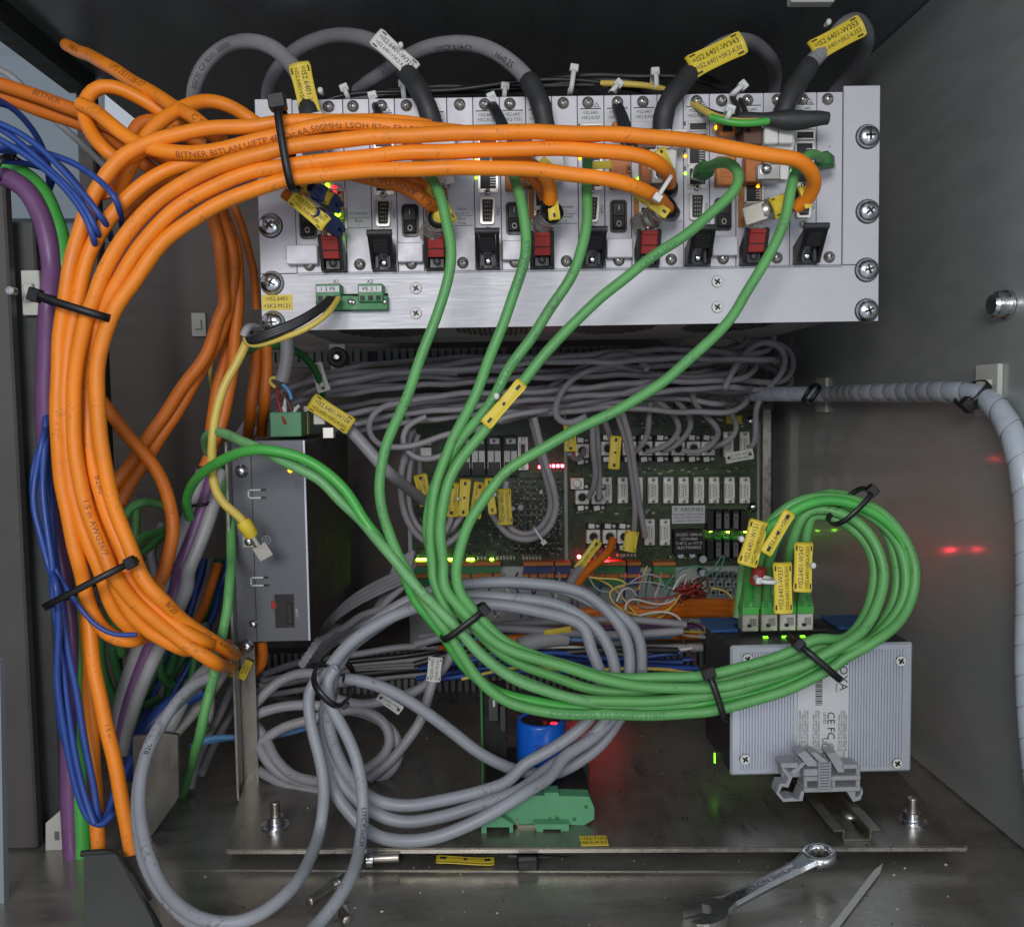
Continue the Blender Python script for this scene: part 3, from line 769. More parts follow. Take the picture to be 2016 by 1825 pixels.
# green terminal blocks in the cutout
def term(u, wired, marks):
    x, z = LR(u, 588, .006); mb = RMB(); w = .0285
    mb.box((x, -.001, z - .0035), (w, .016, .0105), 'terminal_green', bev=.0004)
    mb.box((x + (-.004 if wired else .002), -.006, z + .0035), (w * .66, .014, .0135), 'terminal_green', bev=.0005)
    mb.box((x + (-.004 if wired else .002), -.0134, z + .0062), (w * .60, .0006, .0045), 'sticker')
    put_text(mb, marks, .0042, 'ink', Matrix.Translation((x + (-.004 if wired else .002), -.0139, z + .0062)), wide=1.1)
    for k in range(3): mb.box((x + (-.010 if wired else -.004) + k * .006, -.0132, z - .0005), (.0034, .0007, .0036), 'ink')
    for s in (-1, 1): mb.lathe((x + s * w * .42, -.009, z - .003), (0, -1, 0), [(.0022, 0), (.0022, .001), (.0001, .001)], 'nickel', 10)
    put_text(mb, 'X1' if wired else 'X2', .004, 'ink', Matrix.Translation((x, -.0004, z + .0135)))
    mb.build('terminal_block', rack)
term(660, True, '1 2 PE'); term(727, False, 'PE 2 1')
x, z = LR(546, 596); mb = RMB(); mb.box((x, -.0002, z), (.0235, .0004, .0115), 'yellow_tag')
put_text(mb, '=IS2.6401', .0044, 'ink', Matrix.Translation((x, -.0006, z + .0027))); put_text(mb, '+SK2-M121', .0044, 'ink', Matrix.Translation((x, -.0006, z - .0027)))
mb.build('name_sticker', rack)
ORD = ['first', 'second', 'third', 'fourth', 'fifth', 'sixth', 'seventh', 'eighth', 'ninth', 'tenth', 'eleventh', 'twelfth', 'thirteenth', 'fourteenth', 'fifteenth', 'sixteenth']
# ================================================================ cables
RO, RG, RT, RN = .0050, .0037, .0052, .0030
def boot(col, L=.012, r=.0062):
    def f(mb, M):
        mb.lathe((0, 0, 0), (1, 0, 0), [(r * .8, -.004), (r * .9, 0), (r, .002), (r, L), (r * .7, L)], col, 14, M=M)
    return f
def metal_plug(mb, M):
    mb.lathe((0, 0, 0), (1, 0, 0), [(.0063, .0), (.0066, .001), (.0066, .013), (.0075, .014), (.0075, .019), (.001, .019)], 'nickel', 16, M=M)
    for k in range(10):
        a = 2 * pi * k / 10; mb.box((.016, .0072 * cos(a), .0072 * sin(a)), (.005, .0012, .0012), 'bare_metal', M=M)
    mb.box((.026, 0, 0), (.016, .013, .012), 'plug_metal', M=M, bev=.0006)
def rj_plug_green(mb, M):
    mb.box((.008, 0, 0), (.016, .0115, .0105), 'green_dark', M=M, bev=.0015)
    mb.box((.018, 0, 0), (.006, .010, .009), 'nickel', M=M)
OG = 'orange data cables tied in one bundle'
def orange(lst, label, **kw):
    kw.setdefault('wob', .00025)
    kw.setdefault('group', OG); return cable('orange_cable', lst, kw.pop('r', RO), kw.pop('m', 'orange_jacket'), label, **kw)
# --- five strands across the rack and down the left side
orange(['T2', (1110, 745, .615), (1000, 722, .611), (900, 716, .609), (500, 708, .607), (200, 724, .605), 'T1', (1500, 742), (1200, 755), (1000, 792, .604), (800, 872), (700, 935), (610, 1045), (530, 1180, .604),
        (470, 1330), (425, 1500), (392, 1700), 'M1', (372, 180, .605), (345, 400), (338, 700, .605), (343, 950), (365, 1200), (405, 1420), (470, 1680, .606), 'B1', (408, 70), (440, 210), (500, 330), (570, 392), (650, 405, .62), (760, 360, .66)],
       'outermost orange cable of the left loop, running highest over the subrack')
orange(['T2', (1300, 775, .618), (1150, 760, .612), (1000, 722+25, .603), (700, 722, .600), (500, 735, .600), (200, 800, .600), 'T1', (1640, 802, .600), (1350, 862), (1150, 895), (1000, 893), (880, 872, .605), (760, 815, .612), (640, 725, .62), (560, 650, .63), (470, 610, .635)],
       'orange cable with black printing BITNER BITLAN along it under the black tie',
       text=[('BITNER BITLAN U/FTP 4P Cat.6A 500MHz LSOH B2ca EN 50173', .0054, .375, 'ink_orange', True, .25)], key='printed')
orange(['D', (1568, 408, .640), (1592, 392, .632), (1603, 365, .622), (1600, 343, .612), (1572, 314, .603), 'T3', (1600, 915, .602), (1300, 855, .601), (1000, 815, .600), (700, 787, .598), (300, 777, .597), 'T2', (1500, 778, .597),
        (1000, 790, .597), (500, 832, .597), (200, 880, .597), 'T1', (1600, 888), (1400, 935), (1200, 1005), (1000, 1120, .598), (850, 1245), (690, 1440), (590, 1620), (540, 1780), 'M1', (512, 200, .599), (450, 500, .602), (428, 750, .603),
        (440, 1000), (485, 1250, .602), (560, 1480), (640, 1680), 'B1', (572, 110, .602), (622, 215), (700, 320), (800, 390), (900, 440, .62), (1000, 440, .66)],
       'longest orange cable, crossing the whole subrack to its far right connector', text=[('1.5 m AWG26/7', .0052, .83, 'ink_orange', False, .1)], key='long')
orange(['T2', (600, 800, .612), (300, 830, .610), (200, 845, .609), 'T1', (1500, 885, .609), (1350, 912, .609), (1200, 935), (1000, 985, .610), (850, 1070), (710, 1200, .607), (600, 1330), (510, 1520), (455, 1740), 'M1', (440, 200, .606), (400, 420), (382, 700, .606),
        (395, 1000), (430, 1250, .607), (500, 1480), (580, 1690), 'B1', (512, 100, .608), (555, 225), (610, 310), (670, 350, .62), (720, 370, .65)],
       'orange cable dipping behind its neighbours just left of the top black tie')
orange(['T3', (992, 1085, .655), (990, 1040, .640), (960, 985, .618), (880, 930, .606), (700, 890, .603), (500, 878), (200, 872, .601), 'T2', (1500, 878), (1000, 895), (500, 945), (200, 978, .600), 'T1', (1600, 985), (1400, 1030), (1200, 1120),
        (1000, 1250, .600), (850, 1400), (735, 1570), (655, 1710), 'M1', (630, 120, .603), (575, 270, .607), (528, 450, .612), (505, 640, .615), (512, 820, .615), (535, 1000, .612), (570, 1180, .608), (640, 1400), (740, 1650), 'B1', (640, 110, .606), (760, 225), (880, 330), (1000, 400, .62), (1090, 420, .67), (1170, 430, .745), (1240, 440, .78)],
       'orange cable curving into the upper connector beside the fourth sidewall card', plugs=[('plug_boot', boot('black_plastic'), 0)],
       text=[('8260', .0055, .66, 'ink_orange', False, .1)], key='side4a')
orange(['T3', (985, 1225, .655), (955, 1190, .640), (890, 1140, .618), (780, 1090, .606), (600, 1045, .603), (300, 1005), (100, 990, .601), 'T2', (1700, 990), (1300, 985), (900, 992), (500, 1025), (200, 1068, .600), 'T1', (1600, 1080), (1400, 1140), (1200, 1240),
        (1000, 1375, .600), (875, 1510), (770, 1670), 'M1', (720, 100, .600), (645, 230), (592, 380), (568, 520), (565, 680, .600), (590, 900), (630, 1180, .602), (700, 1420), (790, 1640), (870, 1790), 'B1', (790, 180, .602), (900, 290), (1050, 400), (1130, 450, .65), (1185, 475, .745), (1260, 495, .78)],
       'lowest orange cable of the bundle over the subrack, ending in a black boot', plugs=[('plug_boot', boot('black_plastic'), 0)],
       text=[('8/20', .0055, .76, 'ink_orange', False, .1), ('1.5 m AWG26', .0048, .82, 'ink_orange', False, .3)], key='side4b')
# lower continuation to the right
orange(['M1', (560, 1280, .613), (620, 1450), (720, 1650), 'B1', (705, 85, .613), (740, 140), (790, 150, .64)], 'short visible length of orange cable inside the lower tie')
orange(['B1', (560, 70, .594), (640, 175), (760, 290), (900, 395), (1060, 505, .62), (1110, 520, .67), (1170, 535, .745), (1240, 540, .78)], 'orange cable sweeping lowest towards the power supply bracket')
orange(['B1', (440, 240, .625), (455, 420), (485, 620), (530, 830, .61), (575, 1040), (620, 1250), (655, 1460, .60)], 'orange cable dropping to the floor, right one of two', text=[('1.5 m', .004, .5, 'ink_orange', False, .1)])
orange(['B1', (425, 200, .64), (445, 450), (448, 700), (462, 950, .62), (478, 1200), (492, 1440, .61)], 'orange cable dropping to the floor behind the blue wires')
# --- orange at the top left
orange(['T1', (388, 264, .77), (425, 285, .745), (560, 345, .70), (700, 430, .675), (850, 520, .66), (1000, 612, .645), (1130, 690, .628), (1230, 770, .622), (1300, 830, .62)], 'straight orange cable slanting down from under the ceiling beam', group=None,
       text=[('LP2 251128-07', .0062, .58, 'ink_orange', False, .3), ('0 568 1-6', .006, .2, 'ink_orange', False, .2), ('C 500', .006, .93, 'ink_orange', False, .1)])
orange(['T1', (-60, 480, .66), (0, 492, .66), (250, 575, .655), (460, 655, .65), (640, 745, .645), (800, 835, .64), (960, 930, .65), (1100, 1010, .66)], 'upper of two orange cables coming in at the left edge', group='pair of orange cables from the left edge', m='orange_dim', text=[('BITNER', .006, .3, 'ink_orange', False, .4)])
orange(['T1', (-60, 545, .67), (0, 560, .67), (250, 650, .665), (470, 725, .66), (640, 800, .655), (780, 905, .65), (950, 1040, .65), (1080, 1090, .66)], 'lower of two orange cables coming in at the left edge', group='pair of orange cables from the left edge', m='orange_dim')
orange(['T1', (1080, 760, .66), (950, 660, .66), (800, 565, .655), (650, 508, .65), (540, 525, .648), (490, 600, .645), (500, 700, .64), (560, 820, .635), (640, 905, .632), (740, 960, .64)], 'orange cable making a small open loop at the upper left', group=None)
orange(['T1', (690, 1120, .625), (770, 950, .620), (860, 800, .625), (960, 700, .63), (1080, 620, .64), (1220, 590, .65), (1360, 630, .655), (1450, 690, .66), (1560, 760, .66)], 'orange cable arching behind the left edge of the subrack', group=None)
orange(['T1', (780, 790, .65), (800, 735, .652), (860, 705, .655), (960, 720, .66), (1090, 800, .665), (1200, 850, .67)], 'orange cable bend half hidden behind the crossing cables', group=None, m='orange_dim')
orange(['T1', (640, 1160, .615), (600, 1080, .613), (620, 1010, .612), (740, 930, .612), (860, 860, .612)], 'short orange cable piece between the two outer strands at upper left', group=None)
orange(['T1', (720, 1290, .63), (800, 1180, .63), (930, 1080, .63), (1050, 1040, .64), (1150, 1010, .66)], 'orange cable crossing behind the strands below the small loop', group=None, m='orange_dim')
# --- orange strands behind the loop
OB = 'orange cables hanging behind the left loop'
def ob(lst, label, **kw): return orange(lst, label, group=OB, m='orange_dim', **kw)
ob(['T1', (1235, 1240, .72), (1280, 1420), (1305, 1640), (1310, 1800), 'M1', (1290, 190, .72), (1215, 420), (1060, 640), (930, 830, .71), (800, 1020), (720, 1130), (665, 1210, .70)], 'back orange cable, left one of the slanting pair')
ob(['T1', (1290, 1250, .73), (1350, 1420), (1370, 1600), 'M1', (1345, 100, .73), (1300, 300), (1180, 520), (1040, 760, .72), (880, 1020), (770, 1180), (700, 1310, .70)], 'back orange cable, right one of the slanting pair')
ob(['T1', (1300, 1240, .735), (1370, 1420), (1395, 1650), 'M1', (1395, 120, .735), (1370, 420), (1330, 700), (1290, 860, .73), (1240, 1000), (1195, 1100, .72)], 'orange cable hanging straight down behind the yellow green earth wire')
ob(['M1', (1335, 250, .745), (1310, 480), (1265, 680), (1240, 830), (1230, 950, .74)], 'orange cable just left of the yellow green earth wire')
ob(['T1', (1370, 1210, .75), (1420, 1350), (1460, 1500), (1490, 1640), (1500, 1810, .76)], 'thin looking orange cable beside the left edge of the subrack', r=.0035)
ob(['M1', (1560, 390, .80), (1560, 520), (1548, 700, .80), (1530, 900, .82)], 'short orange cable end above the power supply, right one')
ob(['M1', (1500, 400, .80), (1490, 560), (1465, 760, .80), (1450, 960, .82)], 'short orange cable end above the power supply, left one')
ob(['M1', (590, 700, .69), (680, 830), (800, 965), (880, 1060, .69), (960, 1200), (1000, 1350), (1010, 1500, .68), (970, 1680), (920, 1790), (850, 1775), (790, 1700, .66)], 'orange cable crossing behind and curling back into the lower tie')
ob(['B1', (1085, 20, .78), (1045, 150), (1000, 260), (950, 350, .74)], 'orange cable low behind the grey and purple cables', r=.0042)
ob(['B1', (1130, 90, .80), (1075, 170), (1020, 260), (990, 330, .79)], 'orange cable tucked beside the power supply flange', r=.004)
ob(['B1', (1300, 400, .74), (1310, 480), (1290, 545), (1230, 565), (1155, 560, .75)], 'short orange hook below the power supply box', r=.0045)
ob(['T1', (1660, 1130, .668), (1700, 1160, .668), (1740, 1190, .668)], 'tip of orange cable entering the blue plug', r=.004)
# camera cables under the bundle
CP = 'orange camera cables plugged into the subrack'
orange(['T2', (600, 1005, .640), (750, 1040, .637), (900, 1075), (1000, 1115), (1075, 1165, .640), (1130, 1210, .652)], 'orange cable printed ANSI TIA below the bundle', group=CP, m='orange_dim', text=[('EN-1 ANSI/TIA 568.2', .0062, .55, 'ink_orange', True, .1)])
orange(['T2', (850, 1010, .650), (980, 1045, .648), (1080, 1090, .652), (1140, 1130, .662)], 'second orange cable tucked above the printed one', group=CP, m='orange_dim')
orange(['T2', (1480, 925, .630), (1600, 935, .628), (1720, 975), (1800, 1050), (1820, 1130, .632), (1810, 1200, .642)], 'orange cable turning down into the connector of the first sidewall card', group=CP, plugs=[('plug_boot', boot('black_plastic', .008), 1)])
orange(['T2', (1560, 960, .645), (1680, 1010, .643), (1760, 1080), (1790, 1160, .65)], 'orange cable bend behind the yellow marker of the first sidewall card', group=CP, m='orange_dim')
# --- green cables
GG = 'green network cables tied in one bundle'
def LOOP(k):
    #        right x, top y, centre x, depth front, depth back, plug x, start (at the tie)
    xr, yt, xc, Ya, Yb, pxx, st = ((1803, 978, 1632, .600, .632, 1473, (1655, 1300)), (1784, 990, 1630, .603, .636, 1510, (1640, 1282)), (1766, 972, 1640, .612, .640, 1490, (1600, 1268)),
                                   (1740, 1002, 1612, .596, .634, 1546, (1590, 1283)), (1722, 1012, 1606, .608, .640, 1580, (1570, 1262)), (1793, 985, 1636, .609, .628, 1473, (1628, 1290)))[k]
    yc = 1135; rx = xr - xc; out = [(st[0], st[1], Ya)]; rb = 150 - 6 * (k in (3, 4))
    for i, a in enumerate((-58, -38, -18, 4, 26, 48, 70, 92)):
        r = radians(a); ry = rb if a < 0 else yc - yt
        out.append((xc + rx * cos(r), yc - ry * sin(r), Ya + (Yb - Ya) * i / 7))
    q = (xc - 0) - pxx
    out += [(xc - rx * .38 if rx > 90 and xc - rx * .38 > pxx + 30 else pxx + (xc - pxx) * .55, yt + 12, Yb), (pxx + q * .22, yt + 58, Yb + .004), (pxx + 8, 1095, .652), (pxx, 1150, .68), (pxx, 1195, .69)]
    return out
def green(lst, label, **kw):
    kw.setdefault('wob', .0003)
    kw.setdefault('group', GG); return cable('green_cable', lst, kw.pop('r', RG), kw.pop('m', 'green_jacket'), label, **kw)
green(['T2', (1090, 1000, .640), (1125, 1045, .628), (1175, 1160, .618), (1215, 1330), (1232, 1480, .612), (1215, 1640), (1170, 1800), 'M2', (1155, 150, .61), (1090, 370), (1010, 590), (930, 790), (855, 960, .61), (823, 1120), (825, 1300), (862, 1470), (930, 1620, .607), (1010, 1760),
       'B2', (905, 185, .604), (990, 300), (1050, 380, .602), (1110, 490), (1200, 610), (1320, 700), (1450, 740), (1600, 762, .602), 'B3', (250, 752), (600, 772), (900, 765), (1090, 742, .600), (1300, 690), (1500, 615), (1680, 520, .600), 'D'] + LOOP(0) + [],
      'green cable leftmost over the subrack, ending leftmost in the switch', text=[('CONFORMS TO ISO/IEC 11801', .0052, .50, 'ink_green', False, -.2)])
green(['T2', (1590, 1000, .640), (1612, 1055, .630), (1650, 1200, .622), (1672, 1350), (1660, 1520, .616), (1610, 1700), 'M2', (1600, 40, .614), (1530, 280), (1430, 540), (1330, 770), (1240, 940, .61), (1170, 1130), (1130, 1300), (1110, 1500), (1130, 1700, .607),
       'B2', (955, 80, .606), (1010, 210), (1080, 330, .603), (1180, 450), (1320, 560), (1500, 640), (1650, 680, .602), 'B3', (250, 660), (500, 700), (800, 700), (1060, 670, .600), (1300, 610), (1500, 530), (1640, 455, .600), 'D'] + LOOP(1) + [],
      'green cable second from left over the subrack, reading along its jacket', text=[('ETL VERIFIED', .0052, .085, 'ink_green', False, .2), ('N CABLE', .0045, .47, 'ink_green', False, -.1)])
green(['T3', (508, 900, .650), (510, 1000, .635), (512, 1200, .624), (498, 1380), (440, 1560, .616), (340, 1740), 'M2', (1855, 110, .612), (1720, 320), (1560, 540), (1440, 750, .61), (1300, 930), (1190, 1100), (1130, 1240, .617), (1090, 1400), (1110, 1560), (1190, 1740, .613),
       'B2', (1000, 100, .610), (1060, 200), (1130, 300, .606), (1240, 420), (1400, 520), (1600, 590, .612), 'B3', (250, 640, .616), (500, 655), (800, 640), (1040, 605, .610), (1250, 555), (1450, 490), (1600, 430, .608), 'D'] + LOOP(2) + [],
      'green cable third from left over the subrack', text=[('(UL) 4PR 23 AWG', .0045, .2, 'ink_green', True, .1)])
green(['T3', (1215, 985, .655), (1260, 955, .640), (1330, 950, .630), (1390, 985, .625), (1400, 1040), (1360, 1130, .618), (1270, 1220), (1100, 1360), (900, 1500, .614), (700, 1650), (540, 1790), 'M2', (1950, 250, .612), (1800, 420), (1680, 560, .610), (1560, 710), (1430, 880, .606), (1300, 1040), (1215, 1190), (1180, 1350, .602), (1170, 1520), (1190, 1700, .601),
       'B2', (1010, 120, .599), (1090, 230), (1180, 330, .597), (1300, 425), (1450, 490), (1650, 540, .596), 'B3', (250, 560), (500, 590), (760, 630), (1040, 640, .596), (1250, 600), (1450, 540), (1600, 480, .595), 'D'] + LOOP(3) + [],
      'green cable from the plug right of the fourth sidewall card', plugs=[('network_plug', rj_plug_green, 0)], text=[('CAT.6A S/FTP', .0045, .13, 'ink_green', True, .2)])
green(['T3', (1880, 930, .655), (1840, 905, .640), (1790, 920, .632), (1740, 980, .626), (1710, 1060, .622), (1680, 1220), (1630, 1380), (1540, 1560, .616), (1430, 1730), 'M3', (1470, 60, .612), (1370, 200), (1240, 340), (1100, 470), (940, 610, .608), (740, 735), (560, 820), (360, 920), (180, 1025), (30, 1130, .604), 'M2', (1460, 1230), (1350, 1400), (1290, 1560), (1262, 1700, .600),
       'B2', (1075, 60, .598), (1100, 170), (1180, 270, .600), (1290, 390), (1450, 470), (1650, 525, .604), 'B3', (250, 545, .606), (500, 578), (800, 588), (1030, 570, .603), (1250, 520), (1450, 455), (1560, 395, .603), 'D'] + LOOP(4) + [],
      'green cable rightmost over the subrack, sweeping widest across the lower boards', plugs=[('network_plug', rj_plug_green, 0)])
green(['M1', (1110, 1390, .72), (1090, 1290, .70), (1130, 1190, .68), (1240, 1090, .65), (1400, 1010, .63), (1550, 990, .622), (1720, 1020, .62), (1880, 1110), (2012, 1220, .617), 'M2', (720, 1400, .615), (800, 1490, .612), (880, 1590), (960, 1720, .61), 'B2', (870, 200, .612), (950, 300), (1030, 400, .61), (1130, 540), (1290, 660), (1450, 700), (1650, 735, .609), 'B3', (300, 730), (600, 745), (900, 735), (1070, 700, .606), (1300, 655), (1500, 575), (1660, 480, .607), 'D'] + LOOP(5) + [],
      'brighter green cable arching over the grey power supply box', m='green_bright')
green(['M1', (1215, 1010, .72), (1200, 940, .70), (1240, 888, .68), (1330, 905, .66), (1450, 960, .64), (1600, 1030, .63), (1720, 1085, .625), (1880, 1175), 'M2', (560, 1265, .622), (700, 1400), (800, 1520), (880, 1600, .604), (1000, 1760), 'B2', (960, 220, .600), (1040, 300), (1110, 375, .598), (1230, 500), (1380, 600), (1550, 660), (1700, 695, .600), 'B3', (300, 680, .606), (600, 725, .607), (900, 720), (1065, 690, .608)],
      'paler green cable passing just below the bright arch over the power supply', m='green_pale')
GB = 'green cables low behind the left loop'
for lst, lab in ((['M1', (715, 1420, .74), (750, 1340), (820, 1300), (940, 1310), (1010, 1350, .76)], 'green cable arch just right of the left orange loop'),
                 (['M1', (770, 1590, .70), (830, 1510), (960, 1460), (1060, 1440, .78)], 'green cable entering the lower tie, upper one'),
                 (['M1', (800, 1620, .71), (880, 1550), (980, 1470), (1080, 1400, .78)], 'green cable entering the lower tie, lower one'),
                 (['B1', (965, 30, .80), (950, 180), (920, 280), (905, 340, .80)], 'dark green cable above the grey purple trio'),
                 (['B1', (1060, 30, .82), (1045, 200), (1030, 380, .82)], 'dark green cable hanging beside the power supply flange'),
                 (['B1', (500, 380, .72), (505, 520), (540, 640), (600, 720, .74)], 'dark green cable curving left below the loop'),
                 (['B1', (560, 440, .73), (590, 560), (650, 690), (720, 730), (800, 680, .76)], 'dark green cable drooping below the loop'),
                 (['B1', (790, 500, .76), (810, 590), (860, 630), (930, 600, .78)], 'small green cable bend between the trio and the bracket'),
                 (['B1', (520, 200, .68), (560, 300), (590, 400), (610, 470, .7)], 'green cable glimpsed between the lowest orange strands')):
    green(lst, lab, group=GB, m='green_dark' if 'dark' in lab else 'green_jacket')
green(['M1', (1270, 1080, .745), (1330, 1240, .73), (1350, 1450, .715), (1350, 1620, .70), 'B1', (1150, 60, .68), (1138, 200, .665), (1100, 400), (1050, 620), (1000, 850, .65), (940, 1060, .70), (905, 1180, .728)], 'green cable hanging down left of the vertical steel strip', group=None, r=.0037, text=[('CONFORMS 24 AWG', .0045, .5, 'ink_green', False, 0)])
green(['T1', (-40, 945, .66), (40, 970, .66), (150, 1030), (260, 1140), (325, 1290), (362, 1450), (378, 1600, .645), 'M1', (372, 120, .65), (330, 500, .66), (330, 1000, .66), (400, 1500, .66), 'B1', (395, 150, .645), (408, 300), (402, 700), (400, 1000), (405, 1300), (410, 1560, .63)], 'thick green cable running down the left post beside the purple one', group=None, r=.0062, m='green_bright')
cable('purple_cable', ['T1', (20, 1035, .648), (90, 1060), (170, 1130), (240, 1260), (285, 1420), (305, 1600, .64), 'M1', (290, 100, .632), (276, 400), (268, 750), (285, 1100, .64), (325, 1500), (375, 1750, .64), 'B1', (340, 100), (352, 350), (350, 800), (350, 1200), (370, 1560, .63)], .0068, 'purple_jacket', 'thick purple cable running down inside the left post', 'cable')
# blue wires
BW = 'thin blue wires fanning in at the left'
bl = [(['T1', (-40, 600, .60), (60, 625), (160, 720), (240, 850), (275, 980), (290, 1120, .70)], 'outer blue wire curving down behind its neighbours'),
      (['T1', (-40, 570, .60), (80, 640), (190, 760), (255, 880), (290, 1000, .68)], 'second blue wire curving down at the left edge'),
      (['T1', (-40, 710, .60), (80, 760), (230, 860), (350, 980), (440, 1080), (540, 1200, .5955), (590, 1270, .594), (640, 1345, .612), (650, 1400, .625)], 'blue wire straightest towards the orange bundle'),
      (['T1', (-40, 730, .605), (60, 790), (190, 900), (320, 1020), (450, 1150), (530, 1270, .5955), (560, 1340, .5955), (600, 1430, .62)], 'blue wire second in the fan towards the orange bundle'),
      (['T1', (-40, 800, .60), (60, 850), (220, 960), (350, 1070), (450, 1190), (520, 1310, .5955), (545, 1390, .5955), (560, 1480, .62)], 'blue wire lowest in the fan towards the orange bundle'),
      (['T1', (-40, 870, .62), (120, 860), (280, 900), (440, 960), (560, 1040), (640, 1110), (680, 1170, .590), (700, 1230, .60), (715, 1330, .625)], 'dark blue wire crossing in front of the orange bundle'),
      (['T1', (-40, 880, .63), (100, 885), (220, 900), (330, 950), (420, 1040), (500, 1150, .605)], 'blue wire running level before it bends down'),
      (['T1', (-40, 940, .63), (100, 950), (240, 980), (310, 1030), (290, 1110, .7)], 'blue wire lowest on the pale panel')]
for l, lab in bl: cable('blue_wire', l, .0021, 'blue_jacket', lab, 'wire', BW, n=8)
BD = 'blue wires hanging down the left post'
for k, l in enumerate(([(262, 900, .625), (205, 1050), (185, 1200), (210, 1400), (280, 1600), (350, 1740, .61), 'B1', (400, 240, .60), (470, 320), (560, 370), (680, 370, .60)],
                       [(270, 800, .63), (262, 1000), (275, 1200), (300, 1450), (325, 1700, .62), 'B1', (285, 200, .62), (290, 500), (300, 800), (370, 1050), (430, 1240), (500, 1320, .60), (540, 1250), (570, 1150, .62)],
                       [(280, 850, .632), (280, 1100), (300, 1350), (320, 1600, .62), 'B1', (300, 150, .61), (330, 400), (380, 650), (420, 900), (470, 1150), (490, 1290, .60), (530, 1300), (600, 1100), (660, 980, .66)],
                       [(265, 950, .62), (250, 1200), (275, 1450), (310, 1700, .61), 'B1', (262, 150, .61), (310, 500), (340, 750), (380, 1000), (430, 1200), (470, 1310, .595)],
                       [(255, 920, .62), (215, 1100), (195, 1300), (240, 1500), (300, 1720, .61), 'B1', (275, 100, .60), (292, 300), (285, 600), (320, 850), (370, 1100), (440, 1290), (500, 1330), (560, 1260, .60)])):
    cable('blue_wire', ['M1', (335, 560, .655), (305, 680, .65), (282, 790, .645)] + l, .0024 if k else .0017, 'blue_jacket', ('thin blue wire hooking round in front of the lower tie end' if k == 0 else ORD[k] + ' blue wire of those hanging beside the purple cable and turning up again'), 'wire', BD if k else None, n=8)
# pale thin cable crossing pale panel
cable('grey_cable', ['T1', (-30, 400, .75), (60, 440), (250, 640), (420, 790), (560, 920), (700, 1060, .76)], .0028, 'grey_light', 'thin pale grey cable slanting across the pale panel at upper left')
# --- thick grey arches above the rack
WG = 'thick grey cables arching over the subrack'
def conn(mb, M):
    mb.box((.012, 0, 0), (.026, .013, .021), 'conn_face', M=M, bev=.001); mb.box((.030, 0, 0), (.010, .012, .016), 'nickel', M=M)
def arch(lst, label, sl, txt=None):
    cable('grey_cable', lst, .0062, 'grey_jacket', label, 'cable', WG, sleeve=(sl, 1.0, 1.22, 'black_sleeve'), text=txt, plugs=[('data_plug', conn, 1)])
arch(['T1', (1130, 600, .80), (1140, 500, .785), (1195, 380), (1300, 285, .77), (1430, 245, .75), (1560, 265, .73), (1680, 350, .71), (1760, 470, .69), (1800, 600, .68), (1815, 700, .675)], 'grey cable of the leftmost arch, going down under the first yellow marker', .93, [('IGUS CF 8201', .0055, .16, 'ink_grey', False, .1), ('DESIGN', .005, .3, 'ink_grey', False, .1)])
arch(['T2', (160, 600, .83), (170, 500, .82), (230, 390), (350, 280, .80), (520, 215, .78), (700, 220, .75), (850, 285, .72), (950, 390, .69), (1030, 500, .675), (1085, 600, .67), (1125, 720, .672), (1140, 800, .674)], 'grey cable of the second arch, with the white marker on it', .81)
arch(['T2', (690, 530, .82), (800, 450, .80), (950, 350, .78), (1080, 285, .76), (1250, 255, .74), (1420, 275, .72), (1560, 350, .70), (1670, 450, .685), (1740, 560, .675), (1775, 680, .672), (1790, 790, .674)], 'grey cable of the widest middle arch, printed 16x0.25', .84, [('LIYCY 0,14-CY', .006, .52, 'ink_grey', False, -.5), ('16x0,25', .0066, .74, 'ink', False, -.2)])
arch(['T3', (1600, 560, .84), (1610, 450, .83), (1570, 330, .80), (1480, 255, .77), (1360, 245, .73), (1220, 320, .70), (1120, 420, .685), (1040, 520, .675), (970, 620, .67), (950, 720, .672), (948, 790, .674)], 'grey cable of the fourth arch, with marker W343', .82)
arch(['T4', (900, 540, .84), (980, 460, .83), (1060, 340, .81), (1095, 220, .78), (1050, 130, .75), (960, 150, .71), (860, 270, .69), (760, 380, .68), (680, 500, .674), (620, 610, .67), (590, 700, .672), (585, 760, .674)], 'grey cable of the rightmost arch, with marker W353', .82)
# --- black harness lying along the top edge of the rack
HG = 'black wires of the harness along the top of the subrack'
rh = random.Random(3)
for k in range(11):
    off = rh.uniform(-1, 1); o = lambda s=22: rh.uniform(-s, s)
    yb = .735 + .02 * rh.random()
    l = ['T2', (420 + 40 * k % 160, 590 + o(10), yb), (600, 575 + o(), yb), (800, 555 + o(), yb), (1000, 540 + o(), yb), (1250, 525 + o(), yb), (1500, 510 + o(), yb), (1750, 495 + o(30), yb), 'T3', (200, 500 + o(), yb), (500, 480 + o(), yb), (800, 500 + o(), yb), (960 + o(40), 560 + o(12), yb - .03)]
    if k > 5: l += [(1080, 590 + o(10), .70), (1200, 650 + o(10), .675), (1350, 695 + o(8), .668), (1500, 705 + o(8), .665), (1600 + 25 * k, 702 + o(8), .665)]
    cable('black_wire', l, .0021, 'black_wire', 'one of the black wires bunched along the top edge of the subrack', 'wire', HG, n=6, step=.008)
cable('black_wire', ['T3', (300, 460, .75), (560, 440, .74), (800, 450, .74), (1050, 450, .73), (1250, 500, .715), (1350, 560, .69), (1390, 650, .672), (1395, 760, .668)], .0022, 'black_wire', 'black wire arching off the harness and dropping at the right white tie', 'wire', n=8)
cable('black_wire', ['T3', (1050, 430, .75), (1200, 450, .735), (1320, 520, .71), (1400, 580, .69), (1440, 680, .672), (1450, 780, .668)], .0022, 'black_wire', 'second black wire dropping at the right white tie', 'wire', n=8)
